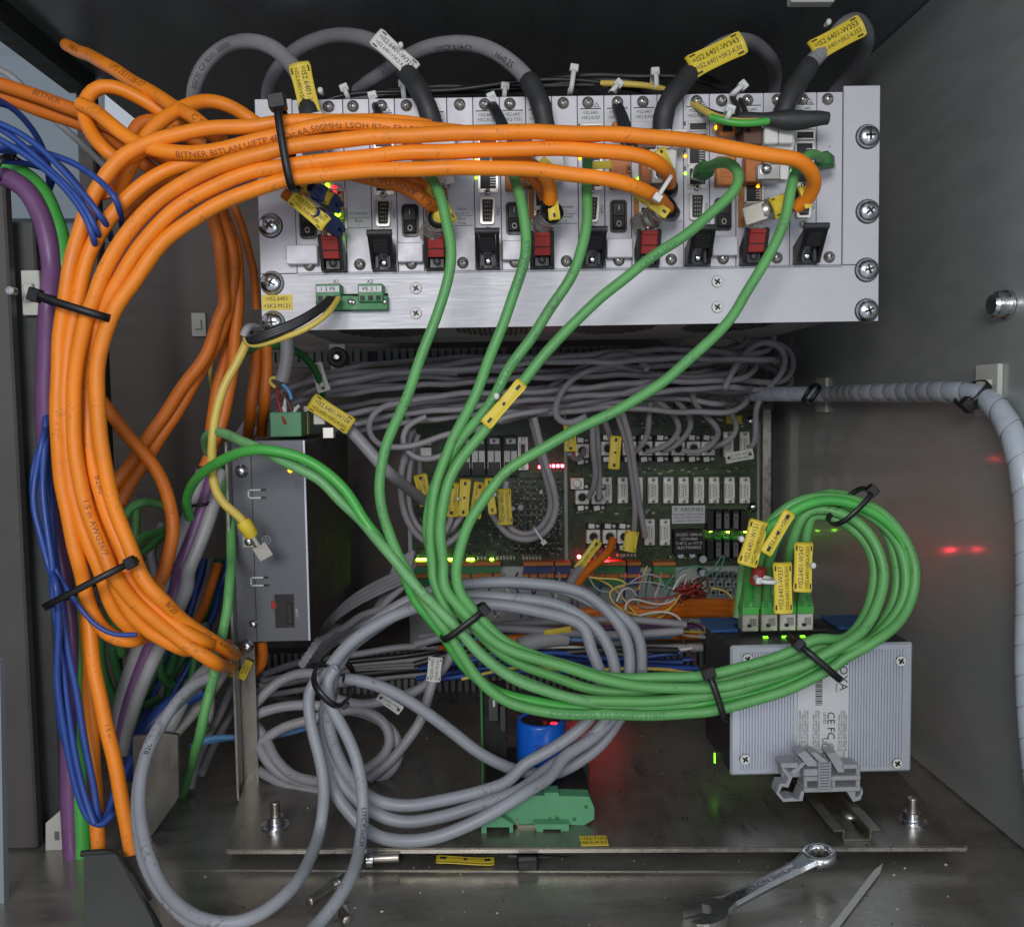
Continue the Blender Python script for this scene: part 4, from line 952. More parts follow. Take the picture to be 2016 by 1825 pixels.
DG = 'pairs of black wires dropping into the cards'
for (a, b) in ((['T2', (780, 600, .71), (800, 640, .685), (830, 720, .672)], 'black wires dropping behind the white tie left of the second arch'), (['T2', (1460, 600, .70), (1490, 660, .68), (1530, 740, .672)], 'black wires dropping behind the tie left of the widest arch'), (['T2', (1440, 560, .72), (1500, 640, .685), (1550, 740, .672)], 'black wire beside the pair left of the widest arch'),
               (['T3', (560, 510, .74), (660, 560, .71), (710, 650, .68), (745, 740, .67), (760, 850, .668)], 'black wire dropping under the middle white tie, right one'), (['T3', (540, 520, .74), (640, 570, .71), (690, 660, .68), (715, 740, .67), (730, 860, .668)], 'black wire dropping under the middle white tie, left one')):
    cable('black_wire', a, .0030, 'black_wire', b, 'wire', DG, n=8)
cable('earth_wire', ['T3', (590, 490, .735), (700, 492, .73), (850, 502, .725), (960, 525, .715), (1060, 570, .70), (1150, 620, .685), (1250, 680, .668), (1350, 708, .662), (1480, 715, .66), (1600, 700, .66)], .0026, 'yellow_jacket', 'yellow green earth wire running through the black harness above the subrack', 'wire', n=8)
cable('earth_wire', ['T3', (1230, 685, .664), (1340, 718, .658), (1480, 722, .656), (1600, 704, .658)], .0028, 'green_bright', 'green half of the earth wire under the black sleeve end', 'wire', n=8)
mb = MB(); mb.tube(path(['T3', (1560, 690, .662), (1640, 706, .658), (1760, 702, .655), (1830, 698, .653), (1920, 695, .652)]), [.0075] * 12 + [.0068] * 200, 'black_sleeve', 12) if False else None
pt = path(['T3', (1400, 690, .668), (1560, 700, .660), (1700, 706, .656), (1810, 702, .653), (1860, 692, .652), (1920, 695, .652)])
mb = MB(); n_ = len(pt[0]); mb.tube(pt, [.0042 + .0032 * math.exp(-((i / n_ - .55) / .25) ** 2) + .0003 * sin(i) for i in range(n_)], 'black_sleeve', 12)
mb.build('heat_shrink_sleeve', label='black shrink sleeve end of the harness lying across the right cards', cat='sleeve')
# --- right spiral wrapped loom
pt = path(['D', (1240, 778, .93), (1380, 778, .93), (1500, 776, .885), (1560, 776, .872), (1620, 776, .862), (1700, 774, .815), (1780, 773, .765), (1860, 772, .690), (1918, 777, .655), (1948, 789, .638), (1974, 817, .620), (1993, 854, .608), (2005, 890, .601), (2014, 935, .596), (2022, 1000, .592), (2026, 1150, .588), (2024, 1300, .588), (2032, 1450, .583), (2055, 1650, .575), (2080, 1950, .57)], step=.0022)
wr = thing('wrapped_loom', pt[0][60], 'pale spiral wrapped cable loom running right along the wall and bending down', 'cable loom')
mb = MB(); N_ = len(pt[0]); S = arc(pt[0]); mb.tube(pt, [(.0076 + .0003 * sin(S[i] * 30)) for i in range(N_)], 'grey_light', 16); mb.build('core', wr)
mb = MB(); vs = []; fs = []; tw = .021; turns = (S[-1] - .12) / tw; M_ = int(turns * 22)
for i in range(M_ + 1):
    s = .12 + (S[-1] - .121) * i / M_; j = min(range(len(S)), key=lambda q: abs(S[q] - s)) if i % 1 == 0 else 0
    a = 2 * pi * i / 22
    for e, rr in ((-.0102, .0114), (-.0092, .0118), (.0092, .0120), (.0104, .0118)):
        s2 = min(max(s + e, 0), S[-1] - 1e-4); j = min(int(s2 / S[-1] * (N_ - 1)), N_ - 2)
        while S[j] > s2 and j > 0: j -= 1
        while S[j + 1] < s2 and j < N_ - 2: j += 1
        w = (s2 - S[j]) / max(1e-9, S[j + 1] - S[j]); p = pt[0][j].lerp(pt[0][j + 1], w); x = pt[2][j]; y = pt[3][j]
        vs.append(p + (x * cos(a) + y * sin(a)) * rr * .705)
for i in range(M_):
    for e in range(3): q = i * 4 + e; fs.append((q, q + 1, q + 5, q + 4))
mb.add(vs, fs, 'wrap', True); mb.build('spiral_wrap', wr)
# --- mess of thinner grey cables between rack and board
ORD22 = ORD + ['seventeenth', 'eighteenth', 'nineteenth', 'twentieth', 'twenty first', 'twenty second']
MG = 'thin grey cables lying in layers below the subrack'
rm = random.Random(11)
rows = [(722, 700), (735, 712), (748, 722), (760, 735), (772, 745), (788, 762), (806, 775), (822, 790), (838, 805), (756, 705), (742, 690), (830, 760), (815, 742)]
for k, (va, vb) in enumerate(rows):
    Yk = .885 - .004 * (k % 5) - (.02 if k > 8 else 0)
    f = lambda s: rm.uniform(-s, s)
    ua = 640 + f(40) if k not in (6, 7, 8) else 690 + f(30)
    mid = [(ua + (1420 - ua) * t, va + (vb - va) * t + f(7) - 10 * sin(t * pi), Yk + f(.006)) for t in (.18, .36, .54, .72, .88)]
    l = [(ua, va + 14, Yk)] + mid + [(1440 + f(60), vb + f(10), Yk)]
    b_, v_ = l[-1][0], l[-1][1]
    if k % 2 == 0: l += [(b_ + 42, v_ - 8, Yk + .006), (b_ + 60, v_ - 30, Yk + .014), (b_ + 34, v_ - 50, Yk + .022), (b_ - 60, v_ - 54, Yk + .03)]
    else: l += [(b_ + 30, v_ + 2, Yk + .02), (b_ + 55, v_ - 16, Yk + .05), (b_ + 60, v_ - 40, Yk + .07)]
    if k in (0, 2, 3, 5, 9): l = [(470 + f(20), 868 + f(10), .86), (520 + f(10), 812 + f(10), .862), (590 + f(12), va + 32, .868)] + l
    cable('grey_cable', l, RN, 'grey_thin', ORD[sorted(rows).index((va, vb))] + ' thin grey cable from the top in the level layers under the subrack', 'cable', MG, n=8, step=.007, wob=.0006)
for k, (l, lab) in enumerate((
    ([(470, 870, .85), (500, 815), (560, 770), (640, 745), (760, 730), (900, 735, .87)], 'grey cable rising from behind the power supply, upper one'),
    ([(480, 880, .845), (525, 825), (590, 790), (680, 765), (800, 760, .87)], 'grey cable rising from behind the power supply, lower one'),
    (['M2', (1000, 720, .85), (860, 730), (770, 790), (745, 860), (790, 950), (900, 980), (1050, 960), (1200, 905), (1400, 870), (1560, 800), (1800, 760, .86)], 'thin grey cable looping back left of the board'),
    (['M2', (1090, 800, .86), (980, 850), (945, 920), (980, 1010), (1060, 1050), (1180, 1030), (1300, 960, .86)], 'thin grey cable with a small bend over the board corner'),
    (['M3', (0, 830, .85), (200, 780), (420, 730), (620, 690), (800, 640), (950, 590, .85)], 'grey cable with faint printing rising to the right'),
    (['M3', (500, 800, .835), (400, 840), (330, 810), (325, 730), (400, 600), (520, 530), (660, 500), (780, 530), (860, 600), (880, 680), (870, 820), (860, 920), (800, 1000, .90)], 'thin grey cable making a wide oval loop in the middle'),
    (['M3', (270, 640, .845), (420, 540), (560, 470), (700, 430), (800, 450), (860, 520, .85)], 'thin grey cable arching above the oval loop'),
    (['M3', (820, 450, .87), (900, 400), (980, 420), (1030, 500, .88)], 'short thin grey cable bend under the subrack'),
    (['M3', (1120, 520, .87), (1240, 440), (1400, 380), (1560, 360), (1680, 400), (1720, 490), (1680, 580), (1600, 600), (1450, 590), (1300, 580), (1050, 600, .87)], 'grey cable of the outermost loop at upper right'),
    (['M3', (1310, 640, .85), (1380, 500), (1450, 410), (1540, 365), (1630, 390), (1670, 470), (1640, 560), (1560, 640), (1500, 740), (1495, 850), (1490, 960), (1455, 985, .90)], 'grey cable loop reaching down to the white marker at the board corner'),
    (['M3', (1420, 440, .88), (1300, 490), (1270, 600), (1300, 700), (1360, 790), (1390, 870), (1340, 940), (1240, 980), (1200, 990, .91)], 'grey cable bowing out to the right above the connectors'),
    (['M3', (1480, 440, .88), (1620, 490), (1700, 560), (1690, 630), (1560, 640, .89)], 'short grey cable crossing inside the right loops'),
    (['M3', (1150, 600, .87), (1120, 660), (1160, 750), (1250, 840), (1280, 900), (1230, 970), (1150, 1010), (1070, 1000, .91)], 'grey cable bending to the connectors, right of three curves'),
    (['M3', (880, 590, .88), (1000, 680), (1090, 770), (1120, 850), (1080, 920), (1010, 980), (960, 1000, .91)], 'grey cable bending to the connectors, middle of three curves'),
    (['M3', (850, 660, .88), (950, 730), (1030, 810), (1050, 880), (1000, 950), (930, 990), (860, 1005, .91)], 'grey cable bending to the connectors, left of three curves'),
    (['M3', (1200, 700, .87), (1300, 660), (1400, 560), (1440, 500), (1400, 470, .89)], 'thin grey cable passing behind the bowed one'),
    (['M3', (200, 800, .865), (230, 930), (270, 1080), (310, 1200), (330, 1330), (280, 1460), (180, 1520), (60, 1500), 'M2', (1520, 1440), (1470, 1360, .89)], 'outer grey cable of the hanging U loop over the chips'),
    (['M3', (180, 800, .875), (215, 930), (250, 1080), (280, 1200), (300, 1330), (250, 1440), (170, 1490), (60, 1460), 'M2', (1560, 1400), (1540, 1300), (1560, 1180, .895)], 'inner grey cable of the hanging U loop over the chips'),
    (['M2', (1000, 880, .87), (970, 1000), (940, 1150), (950, 1320), (1000, 1450), (1080, 1530), (1180, 1560), (1290, 1480), (1370, 1400, .885)], 'outer grey cable of the U loop left of the green strands'),
    (['M2', (1040, 900, .88), (1000, 1050), (980, 1250), (1010, 1400), (1090, 1490), (1190, 1490), (1270, 1420), (1300, 1370, .885)], 'middle grey cable of the U loop left of the green strands'),
    (['M2', (1010, 870, .89), (1040, 1000), (1050, 1130, .895)], 'grey cable dropping into the first yellow marker'),
    (['M2', (1180, 1500, .875), (1230, 1420), (1240, 1340), (1220, 1190, .885)], 'grey cable going up behind the left green strands'),
    (['M3', (540, 830, .88), (545, 1000), (560, 1120), (545, 1220), (520, 1270, .905)], 'left grey cable of a pair dropping to the middle connector row'),
    (['M3', (560, 820, .89), (575, 1000), (580, 1150), (580, 1280, .905)], 'right grey cable of a pair dropping to the middle connector row'),
    (['M3', (690, 800, .875), (740, 950), (770, 1130), (790, 1330), (785, 1460, .905)], 'left grey cable of a pair dropping to the lowest connector row'),
    (['M3', (720, 790, .87), (765, 950), (790, 1130), (820, 1330), (850, 1500, .905)], 'right grey cable of a pair dropping to the lowest connector row'),
    (['M3', (610, 820, .885), (640, 900), (660, 980, .90)], 'short grey cable above the middle yellow marker'),
    (['M3', (405, 1010, .89), (430, 1045), (470, 1045), (490, 1000, .91)], 'short grey cable hook below a yellow marker and a socket'))):
    if k in (4, 6, 7, 8, 10, 11, 15): q_ = list(l[1]); q_[2] = q_[2] + .04; l = [l[0], tuple(q_)] + l[2:]
    cable('grey_cable', l, RN + (.0003 if k in (16, 17, 18, 19) else 0), 'grey_thin', lab, 'cable', n=10, step=.005, Y0=.86)
cable('grey_cable', ['Z6', (1080, 870, .80), (1250, 1060, .80), (1450, 1290, .80), (1650, 1460, .82), (1850, 1620, .85), 'M2', (1095, 1310, .87)], .0055, 'grey_light', 'pale grey cable slanting down from marker W108 behind the green strands')
cable('grey_cable', ['Z6', (470, -40, .80), (480, 60, .80), (475, 200), (450, 320), (420, 420, .80)], .0062, 'grey_jacket', 'grey cable coming down from the subrack to the power supply plug', 'cable', sleeve=(.86, 1., .9, 'black_sleeve'))
for (l, m, lab) in ((['Z6', (380, 490, .80), (370, 560), (400, 680), (460, 850, .79)], 'red_wire', 'red wire of the power supply plug'), (['Z6', (430, 450, .80), (500, 500), (520, 600, .80)], 'light_blue', 'light blue wire of the power supply plug'),
                    (['Z6', (460, 590, .80), (450, 660), (435, 750, .80)], 'white_wire', 'white wire of the power supply plug'), (['Z6', (420, 540, .80), (490, 620), (520, 690), (520, 770, .80)], 'brown_wire', 'brown wire of the power supply plug'),
                    (['Z6', (600, 660, .80), (560, 690), (545, 740, .80)], 'white_wire', 'short white wire at the right end of the power supply plug'), (['Z6', (360, 480, .795), (290, 430), (290, 385), (360, 375), (430, 400, .80)], 'yellow_jacket', 'yellow wire looped round the black sleeve end')):
    cable('thin_wire', l, .0017, m, lab, 'wire', n=8)
cable('green_cable', ['M2', (0, 430, .79), (100, 395), (230, 385), (350, 430), (420, 500), (470, 600), (485, 680, .84)], .0034, 'green_dark', 'dark green cable arching above the power supply to a white marker')
rq = random.Random(17)
for k in range(6):
    cable('grey_cable', [(812 - 6 * k, 1085 + 4 * k, .865), (800 - 8 * k, 1140 + 5 * k, .86), (756 - 8 * k, 1190 + 7 * k, .85), (690 - 8 * k, 1226 + 9 * k, .83), (625 - 6 * k, 1262 + 9 * k, .80)], .0036, 'grey_thin', ORD[k] + ' grey cable from the right running down between power supply and board', 'cable', 'grey cables running down beside the power supply', n=9, wob=.0008)
for k in range(14):
    u0, v0 = rq.uniform(250, 430), rq.uniform(980, 1240); du, dv = rq.uniform(-60, 60), rq.uniform(140, 280); yy = rq.uniform(.78, .86)
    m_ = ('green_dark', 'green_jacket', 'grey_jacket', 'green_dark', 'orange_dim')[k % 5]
    l = [(u0, v0, yy), (u0 + du * .3 + rq.uniform(-25, 25), v0 + dv * .35, yy - .01), (u0 + du + rq.uniform(-25, 25), v0 + dv * .7, yy - .02), (u0 + du * 1.2, min(v0 + dv, 1440), yy - .03)]
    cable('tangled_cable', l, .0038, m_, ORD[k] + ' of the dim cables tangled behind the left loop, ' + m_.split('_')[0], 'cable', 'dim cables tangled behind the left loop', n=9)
for k in range(6):
    u0 = 300 + 16 * k
    cable('tangled_cable', [(u0 + 70, 1100, .80), (u0 + 40, 1210, .79), (u0 - 10 + rq.uniform(-10, 10), 1320, .78), (u0 - 50, 1420, .76), (u0 - 70, 1500, .74)], .0036, ('grey_jacket', 'green_dark', 'blue_jacket')[k % 3], ORD[k] + ' cable from the left running down behind the grey purple trio', 'cable', 'cables running down behind the trio', n=9, wob=.001)
# yellow green earth wire and black supply wires
cable('earth_wire', ['M2', (575, 110, .675), (500, 210, .655), (380, 290, .65), (250, 340), (120, 380), (50, 385, .655), (25, 350), (40, 310, .67)], .0022, 'yellow_jacket', 'yellow green wire from the terminal block curving under the black wires', 'wire')
cable('earth_wire', ['M1', (1440, 370, .68), (1390, 480), (1320, 600), (1270, 750), (1245, 900, .67), (1240, 1080), (1250, 1200), (1300, 1300), (1375, 1362), (1412, 1395), (1430, 1425, .676)], .0034, 'yellow_jacket', 'long yellow green earth wire hanging to the lug on the power supply flange', 'wire',
      plugs=[('cable_lug', lambda mb, M: (mb.lathe((0, 0, 0), (1, 0, 0), [(.0045, -.003), (.0058, 0), (.0052, .010), (.004, .012)], 'yellow_tag', 12, M=M), mb.cyl((.011, 0, 0), (.020, 0, 0), .0035, 'bare_metal', M=M), mb.box((.026, .001, 0), (.012, .002, .011), 'bare_metal', M=M)), 1)])
cable('earth_wire', ['M1', (1240, 460, .76), (1225, 560), (1240, 640, .76)], .0018, 'yellow_jacket', 'short yellow wire glimpsed left of the long earth wire', 'wire', n=8)
SB = 'black supply wires looping from the terminal block'
for k in range(3):
    cable('black_wire', ['M2', (520 + 12 * k, 110, .675), (450, 170 + 12 * k, .66), (330, 240 + 14 * k, .652), (200, 290 + 16 * k, .648), (90, 330 + 15 * k, .65), (45, 345 + 10 * k, .66), (60, 300, .69)], .0024, 'black_wire', ('upper', 'middle', 'lower')[k] + ' black supply wire looping down left from the wired terminal block', 'wire', SB, n=8)
cable('grey_cable', ['M2', (20, 330, .66), (35, 290, .66), (80, 275, .68), (120, 290, .70)], .0030, 'grey_light', 'stub of a pale cable sheath at the lower left corner of the subrack')
# --- trio grey / purple / grey
TG = 'grey and purple cables running down beside the loop'
def tri(m, dx, lab, r=.0058):
    cable('grey_cable' if m != 'purple_jacket' else 'purple_cable', ['M1', (1215 + dx, 1120, .74), (1160 + dx, 1300), (1090 + dx, 1500), (1000 + dx, 1720, .71), 'B1', (850 + dx * .85, 130), (760 + dx * .85, 330, .69), (665 + dx * .7, 560), (600 + dx * .5, 780, .68), (575 + dx * .3, 960, .68)], r, m, lab, 'cable', TG)
tri('grey_light', -28, 'left pale grey cable of the trio beside the loop'); tri('purple_jacket', 38, 'purple cable in the middle of the trio'); tri('grey_light', 96, 'right pale grey cable of the trio')
# other cables around lower left
for (l, m, r, lab) in ((['B1', (1165, 430, .80), (1080, 500), (960, 620), (860, 800, .72), (820, 900, .72)], 'grey_light', .006, 'grey cable passing left behind the steel strip'),
                       (['B1', (1170, 470, .81), (1060, 640), (960, 760), (860, 870, .72)], 'pale_cream', .0052, 'cream cable running down left behind the steel strip'),
                       (['B1', (1180, 560, .82), (1110, 730), (1020, 900), (965, 1040, .738), (945, 1135, .733)], 'grey_jacket', .0042, 'grey cable slanting down behind the green one, upper'),
                       (['B1', (1200, 640, .83), (1130, 800), (1060, 930), (1000, 1060, .74)], 'grey_jacket', .0038, 'grey cable slanting down behind the green one, lower'),
                       (['B1', (1000, 640, .74), (860, 720), (760, 810), (640, 980), (610, 1100, .70)], 'blue_jacket', .008, 'dark blue bunch behind the big grey loops'),
                       (['B1', (945, 930, .72), (1010, 895), (1120, 880), (1300, 885), (1450, 855), (1520, 835, .76)], 'light_blue', .0024, 'light blue wire running level behind the steel strip'),
                       (['B1', (960, 920, .725), (1100, 890), (1300, 878), (1520, 840, .765)], 'light_blue', .002, 'second light blue wire just below the first')):
    cable('blue_wire' if 'blue wire' in lab else 'loose_cable', l, r, m, lab, 'cable')
# --- thick grey coil at the bottom
LG = 'thick grey cables coiled at the bottom'
RB = .0046
def coil(lst, lab, **kw): return cable('grey_cable', lst, kw.pop('r', RB), kw.pop('m', 'grey_blue'), lab, 'cable', LG, **kw)
coil(['B2', (470, 560, .655), (500, 480, .66), (600, 370, .67), (720, 270, .68), (860, 190), (1000, 140, .69), (1200, 115), (1400, 112), (1700, 160, .69), 'B3', (280, 130, .69), (420, 180), (540, 260), (620, 370), (645, 480), (645, 560, .68), (620, 680, .675), (560, 790, .665), (450, 895), (310, 985), 'B2', (1560, 1062, .635), (1410, 1162, .615), (1260, 1256, .607), (1110, 1330), (950, 1386, .603), (780, 1396, .605), (650, 1358), (530, 1240), (460, 1130), (430, 980), (420, 820), (440, 660), (465, 560, .65)],
     'outermost thick grey cable of the lower coil', key='coil1')
coil(['B2', (480, 540, .645), (530, 450, .655), (640, 360, .665), (780, 270), (900, 210, .68), (1100, 180), (1350, 190), (1600, 230, .68), 'B3', (180, 170, .682), (330, 230), (470, 330), (540, 430), (575, 560, .67), (560, 720, .665), (500, 830), (380, 940), (230, 1040, .65), 'B2', (1400, 1140, .635), (1200, 1215), (1000, 1278), (800, 1302, .622), (640, 1240), (520, 1130), (450, 1000), (420, 860), (430, 700), (470, 570, .64)],
     'second thick grey cable of the lower coil', key='coil2')
coil(['B2', (450, 530, .635), (540, 420, .645), (700, 310, .655), (880, 235), (1050, 215, .67), (1300, 225), (1500, 260, .672), (1712, 330, .672), 'B3', (300, 320, .672), (450, 440), (500, 560, .665), (490, 700), (440, 795), (360, 870), (240, 950), (100, 1030, .645), 'B2', (1350, 1095, .64), (1200, 1150), (1000, 1196), (820, 1222, .628), (660, 1190), (560, 1100), (480, 960), (440, 800), (450, 640), (470, 540, .63)],
     'innermost thick grey cable of the lower coil', key='coil3')
coil(['B3', (0, 110, .695), (150, 120), (330, 150), (480, 220), (620, 290), (690, 380), (705, 520), (690, 660, .69), (600, 780, .68), (520, 900), (400, 1000), (250, 1070), 'B2', (1620, 1080, .67), (1450, 1060), (1370, 1045, .665), (1200, 965), (1050, 850), (900, 740), (750, 650), (620, 605), (520, 590, .65)],
     'thick grey cable leaving the coil tie and slanting right to the capacitor', text=[('2x0.75', .005, .35, 'ink_grey', False, 0)])
coil(['B2', (480, 540, .63), (420, 570, .625), (360, 610), (340, 700, .62), (360, 850), (400, 1000), (418, 1150), (400, 1330, .60), (350, 1480), (270, 1620, .54), (150, 1730, .525), 'B1', (1210, 1798, .515), (1060, 1802, .515), (910, 1735, .525), (795, 1600, .54), (722, 1400, .56), (694, 1200, .58), (715, 1020), (770, 880), (860, 730), (960, 620), (1080, 560), (1170, 440, .68)],
     'long thick grey cable looping lowest from the coil tie to the left', r=.0041, text=[('8201 CY', .005, .8, 'ink_grey', False, .2)])
coil(['B1', (1165, 420, .70), (1060, 560, .69), (900, 700), (800, 810, .62), (730, 950), (685, 1150), (688, 1350, .575), (730, 1530, .555), (830, 1690, .54), (950, 1800, .53), (1080, 1850, .52)],
     'thick grey cable lying along the outside of the big lower left loop', r=.0041)
coil(['B2', (470, 545, .62), (430, 600, .617), (450, 720), (510, 830), (570, 960, .61), (600, 1080), (612, 1230, .60), (600, 1400, .58), (560, 1560, .55), (480, 1700, .53), (370, 1830, .515), (300, 1900, .50)],
     'thick grey cable hanging in front of the coil and leaving at the bottom edge', r=.0042, text=[('LIYCY 5x0,34', .005, .55, 'ink_grey', False, .2)])
SG = 'thinner grey cables lying behind the coil'
for (l, lab) in ((['B2', (30, 765, .74), (75, 715, .735), (200, 600, .74), (330, 560, .75), (500, 600, .76)], 'thinner grey cable rising right behind the tie'),
                 (['B2', (25, 800, .74), (80, 768, .735), (180, 735), (320, 720), (500, 740, .74), (640, 770), (760, 850), (795, 930), (770, 1030), (700, 1090), (600, 1130, .72)], 'thinner grey cable of the round coil, outer turn'),
                 (['B2', (30, 945, .74), (100, 905, .73), (220, 830), (330, 800), (500, 750, .735), (620, 750), (720, 810), (750, 900), (700, 990), (610, 1050, .72)], 'thinner grey cable of the round coil, inner turn'),
                 (['B2', (40, 840, .74), (85, 905, .73), (120, 980), (210, 1070), (340, 1110), (440, 1120, .70)], 'thinner grey cable low at the left of the coil, upper'),
                 (['B2', (60, 800, .74), (135, 900, .73), (170, 980), (260, 1070), (400, 1105, .70)], 'thinner grey cable low at the left of the coil, inner'),
                 (['B2', (30, 1015, .74), (85, 1042, .73), (170, 1090), (290, 1140), (430, 1150, .70)], 'thinner grey cable low at the left of the coil, lower'),
                 (['B2', (960, 600, .74), (930, 700), (900, 800), (830, 900), (750, 1000), (640, 1090, .715)], 'thinner grey cable running up to the white marker by the slotted duct'),
                 (['B2', (480, 690, .73), (600, 720, .735), (750, 690), (900, 640), (1010, 540), (1060, 460, .76)], 'thinner grey cable passing over the slotted duct')):
    cable('grey_cable', l, .0043, 'grey_jacket', lab, 'cable', SG)
# bundle of wires running level between coil and board
BG = 'loose wires running level above the lower slotted duct'
rb = random.Random(5)
spec_rows = [('grey_light', .0040, 1265, 12), ('blue_jacket', .0024, 1290, 9), ('blue_jacket', .0024, 1300, 7), ('orange_dim', .0040, 1255, 6), ('grey_jacket', .0040, 1245, 8), ('light_blue', .0022, 1250, 12), ('black_wire', .0030, 1280, 7),
             ('blue_jacket', .0024, 1310, 6), ('white_wire', .0014, 1285, 14), ('yellow_jacket', .0016, 1316, 6), ('blue_jacket', .0024, 1320, 6), ('black_wire', .0035, 1240, 5), ('grey_jacket', .0036, 1225, 8), ('purple_jacket', .0022, 1232, 8), ('blue_jacket', .0026, 1304, 9), ('brown_wire', .0016, 1262, 12)]
for k, (m, r, v, s) in enumerate(spec_rows):
    g = lambda: rb.uniform(-s, s); Yk = .80 + rb.uniform(-.02, .03)
    a = 850 + rb.uniform(-40, 60); b = 1380 + rb.uniform(-60, 20)
    l = [(a, v + g() + 22, Yk)] + [(a + (b - a) * t, v + g(), Yk + rb.uniform(-.008, .008)) for t in (.25, .5, .75)] + [(b, v + g(), Yk)]
    cable('loose_wire', l, r, m, ORD[sorted(spec_rows, key=lambda q: (q[2], q[1])).index((m, r, v, s))] + ' wire from the top, ' + m.split('_')[0] + ', in the level bunch left of the switch', 'wire', BG, n=7, step=.008)
for k in range(7):
    g = lambda s=8: rb.uniform(-s, s); v = 1300 + 9 * k; Yk = .84 + .004 * k
    cable('loose_wire', [(510 + g(10), v + 20 + g(), Yk), (600, v + g(), Yk), (700, v - 12 + g(), Yk), (800, v - 22 + g(), Yk), (900, v - 30 + g(), Yk)], (.0034, .0028, .004)[k % 3], ('grey_jacket', 'black_wire', 'grey_thin', 'pale_cream')[k % 4], ORD[k] + ' wire from the top along the slotted duct behind the coil', 'wire', 'loose wires behind the thick grey coil', n=7, step=.008)
# fine coloured wires tangle
FG = 'fine coloured wires in a tangle beside the terminals'
fine = [('yellow_jacket', ['Z4', (320, 255, .85), (450, 270), (600, 270), (700, 330), (560, 350), (480, 400), (520, 500), (640, 590), (800, 640), (1000, 620), (1130, 560), (1210, 430, .84)]),
        ('yellow_jacket', ['Z4', (300, 250, .86), (450, 300), (560, 380), (680, 520), (780, 640), (900, 680), (1050, 640), (1150, 520, .84)]),
        ('white_wire', ['Z4', (660, 590, .84), (655, 520), (720, 465), (850, 500), (1000, 530), (1130, 500), (1230, 420, .85)]),
        ('white_wire', ['Z4', (800, 640, .835), (950, 605), (1120, 610), (1220, 670), (1240, 740), (1180, 780), (1090, 750, .83)]),
        ('white_wire', ['Z4', (1140, 380, .84), (1180, 290), (1240, 230), (1300, 215), (1260, 300), (1250, 370, .85)]),
        ('white_wire', ['Z4', (570, 500, .84), (620, 380), (680, 350), (740, 390), (770, 440, .85)]),
        ('white_wire', ['Z4', (960, 440, .85), (985, 360), (1000, 450), (920, 480, .86)]),
        ('teal_wire', ['Z4', (1010, 420, .85), (1100, 290), (1200, 190), (1350, 135), (1450, 150), (1510, 200), (1400, 290), (1250, 350, .85)]),
        ('teal_wire', ['Z4', (1160, 380, .86), (1350, 330), (1500, 230), (1580, 120), (1640, 20), (1660, 60), (1600, 200), (1550, 290, .86)]),
        ('grey_light', ['Z4', (560, 350, .86), (730, 310), (900, 300), (1040, 330), (1150, 380), (1300, 370), (1450, 400, .85)]),
        ('grey_light', ['Z4', (290, 240, .86), (330, 340), (400, 400), (520, 400), (650, 350), (780, 260), (900, 215), (1000, 240), (1040, 320, .86)]),
        ('grey_light', ['Z4', (740, 440, .85), (780, 540), (860, 570), (1000, 550), (1100, 470, .85)]),
        ('grey_light', ['Z4', (1340, 600, .84), (1350, 660), (1300, 720), (1200, 740, .83)]),
        ('brown_wire', ['Z4', (1150, 800, .82), (1220, 850), (1290, 980), (1350, 1100), (1410, 1190, .80)]),
        ('red_wire', ['Z4', (700, 500, .86), (850, 460), (1000, 480), (1150, 440), (1300, 400), (1420, 440, .85)]),
        ('yellow_jacket', ['Z4', (1530, 365, .80), (1620, 370), (1700, 410), (1740, 470, .78)]),
        ('yellow_jacket', ['Z4', (1110, 780, .82), (1250, 800), (1400, 805), (1480, 815, .80)]),
        ('white_wire', ['Z4', (1200, 830, .82), (1350, 850), (1480, 860, .80)]),
        ('black_wire', ['Z4', (1250, 715, .82), (1350, 720), (1430, 770), (1470, 840, .80)]),
        ('yellow_jacket', ['Z4', (880, 140, .87), (850, 210), (820, 300), (790, 380, .87)])]
POS = ['leftmost', 'second from left', 'third from left', 'fourth from left', 'fifth from left', 'sixth from left', 'seventh from left']
def mx_(l): return sum(p[0] for p in l[1:]) / (len(l) - 1)
for m, l in fine: cable('fine_wire', l, .0010 if m != 'white_wire' else .0012, m, POS[sorted(mx_(q[1]) for q in fine if q[0] == m).index(mx_(l))] + ' ' + {'yellow_jacket': 'fine yellow wire in the tangle right of the coil', 'white_wire': 'fine white wire in the tangle right of the coil', 'teal_wire': 'fine green wire arching through the tangle', 'grey_light': 'fine grey wire winding through the tangle', 'brown_wire': 'fine brown wire slanting down to the black tie', 'red_wire': 'fine red wire crossing the tangle', 'black_wire': 'fine black wire hooking down beside the switch'}[m], 'wire', FG, n=6)
for k in range(26):
    c = Vector((1340 + rb.uniform(-110, 110), 420 + rb.uniform(-110, 90))); l = ['Z4']
    for j in range(5): l.append((c.x + rb.uniform(-110, 110), c.y + rb.uniform(-80, 80), .85 + rb.uniform(-.012, .012)))
    cable('fine_wire', l, .0009, ('red_wire', 'red_wire', 'brown_wire')[k % 3], 'fine red or brown wire in the dense knot beside the switch', 'wire', 'knot of fine red and brown wires', n=5, step=.004)
for k in range(22):
    u = 860 + k * 22 + rb.uniform(-6, 6); m = rb.choice(['blue_jacket', 'blue_jacket', 'purple_jacket', 'yellow_jacket', 'teal_wire', 'white_wire'])
    cable('fine_wire', [(u, 1128, .90), (u + rb.uniform(-8, 8), 1150, .885), (u + rb.uniform(-14, 14), 1180, .88), (u + rb.uniform(-20, 20), 1215, .875)], .0012, m, ORD22[k] + ' fine wire from the left hanging from the terminal row, ' + m.split('_')[0], 'wire', 'fine wires hanging from the terminal row', n=5)
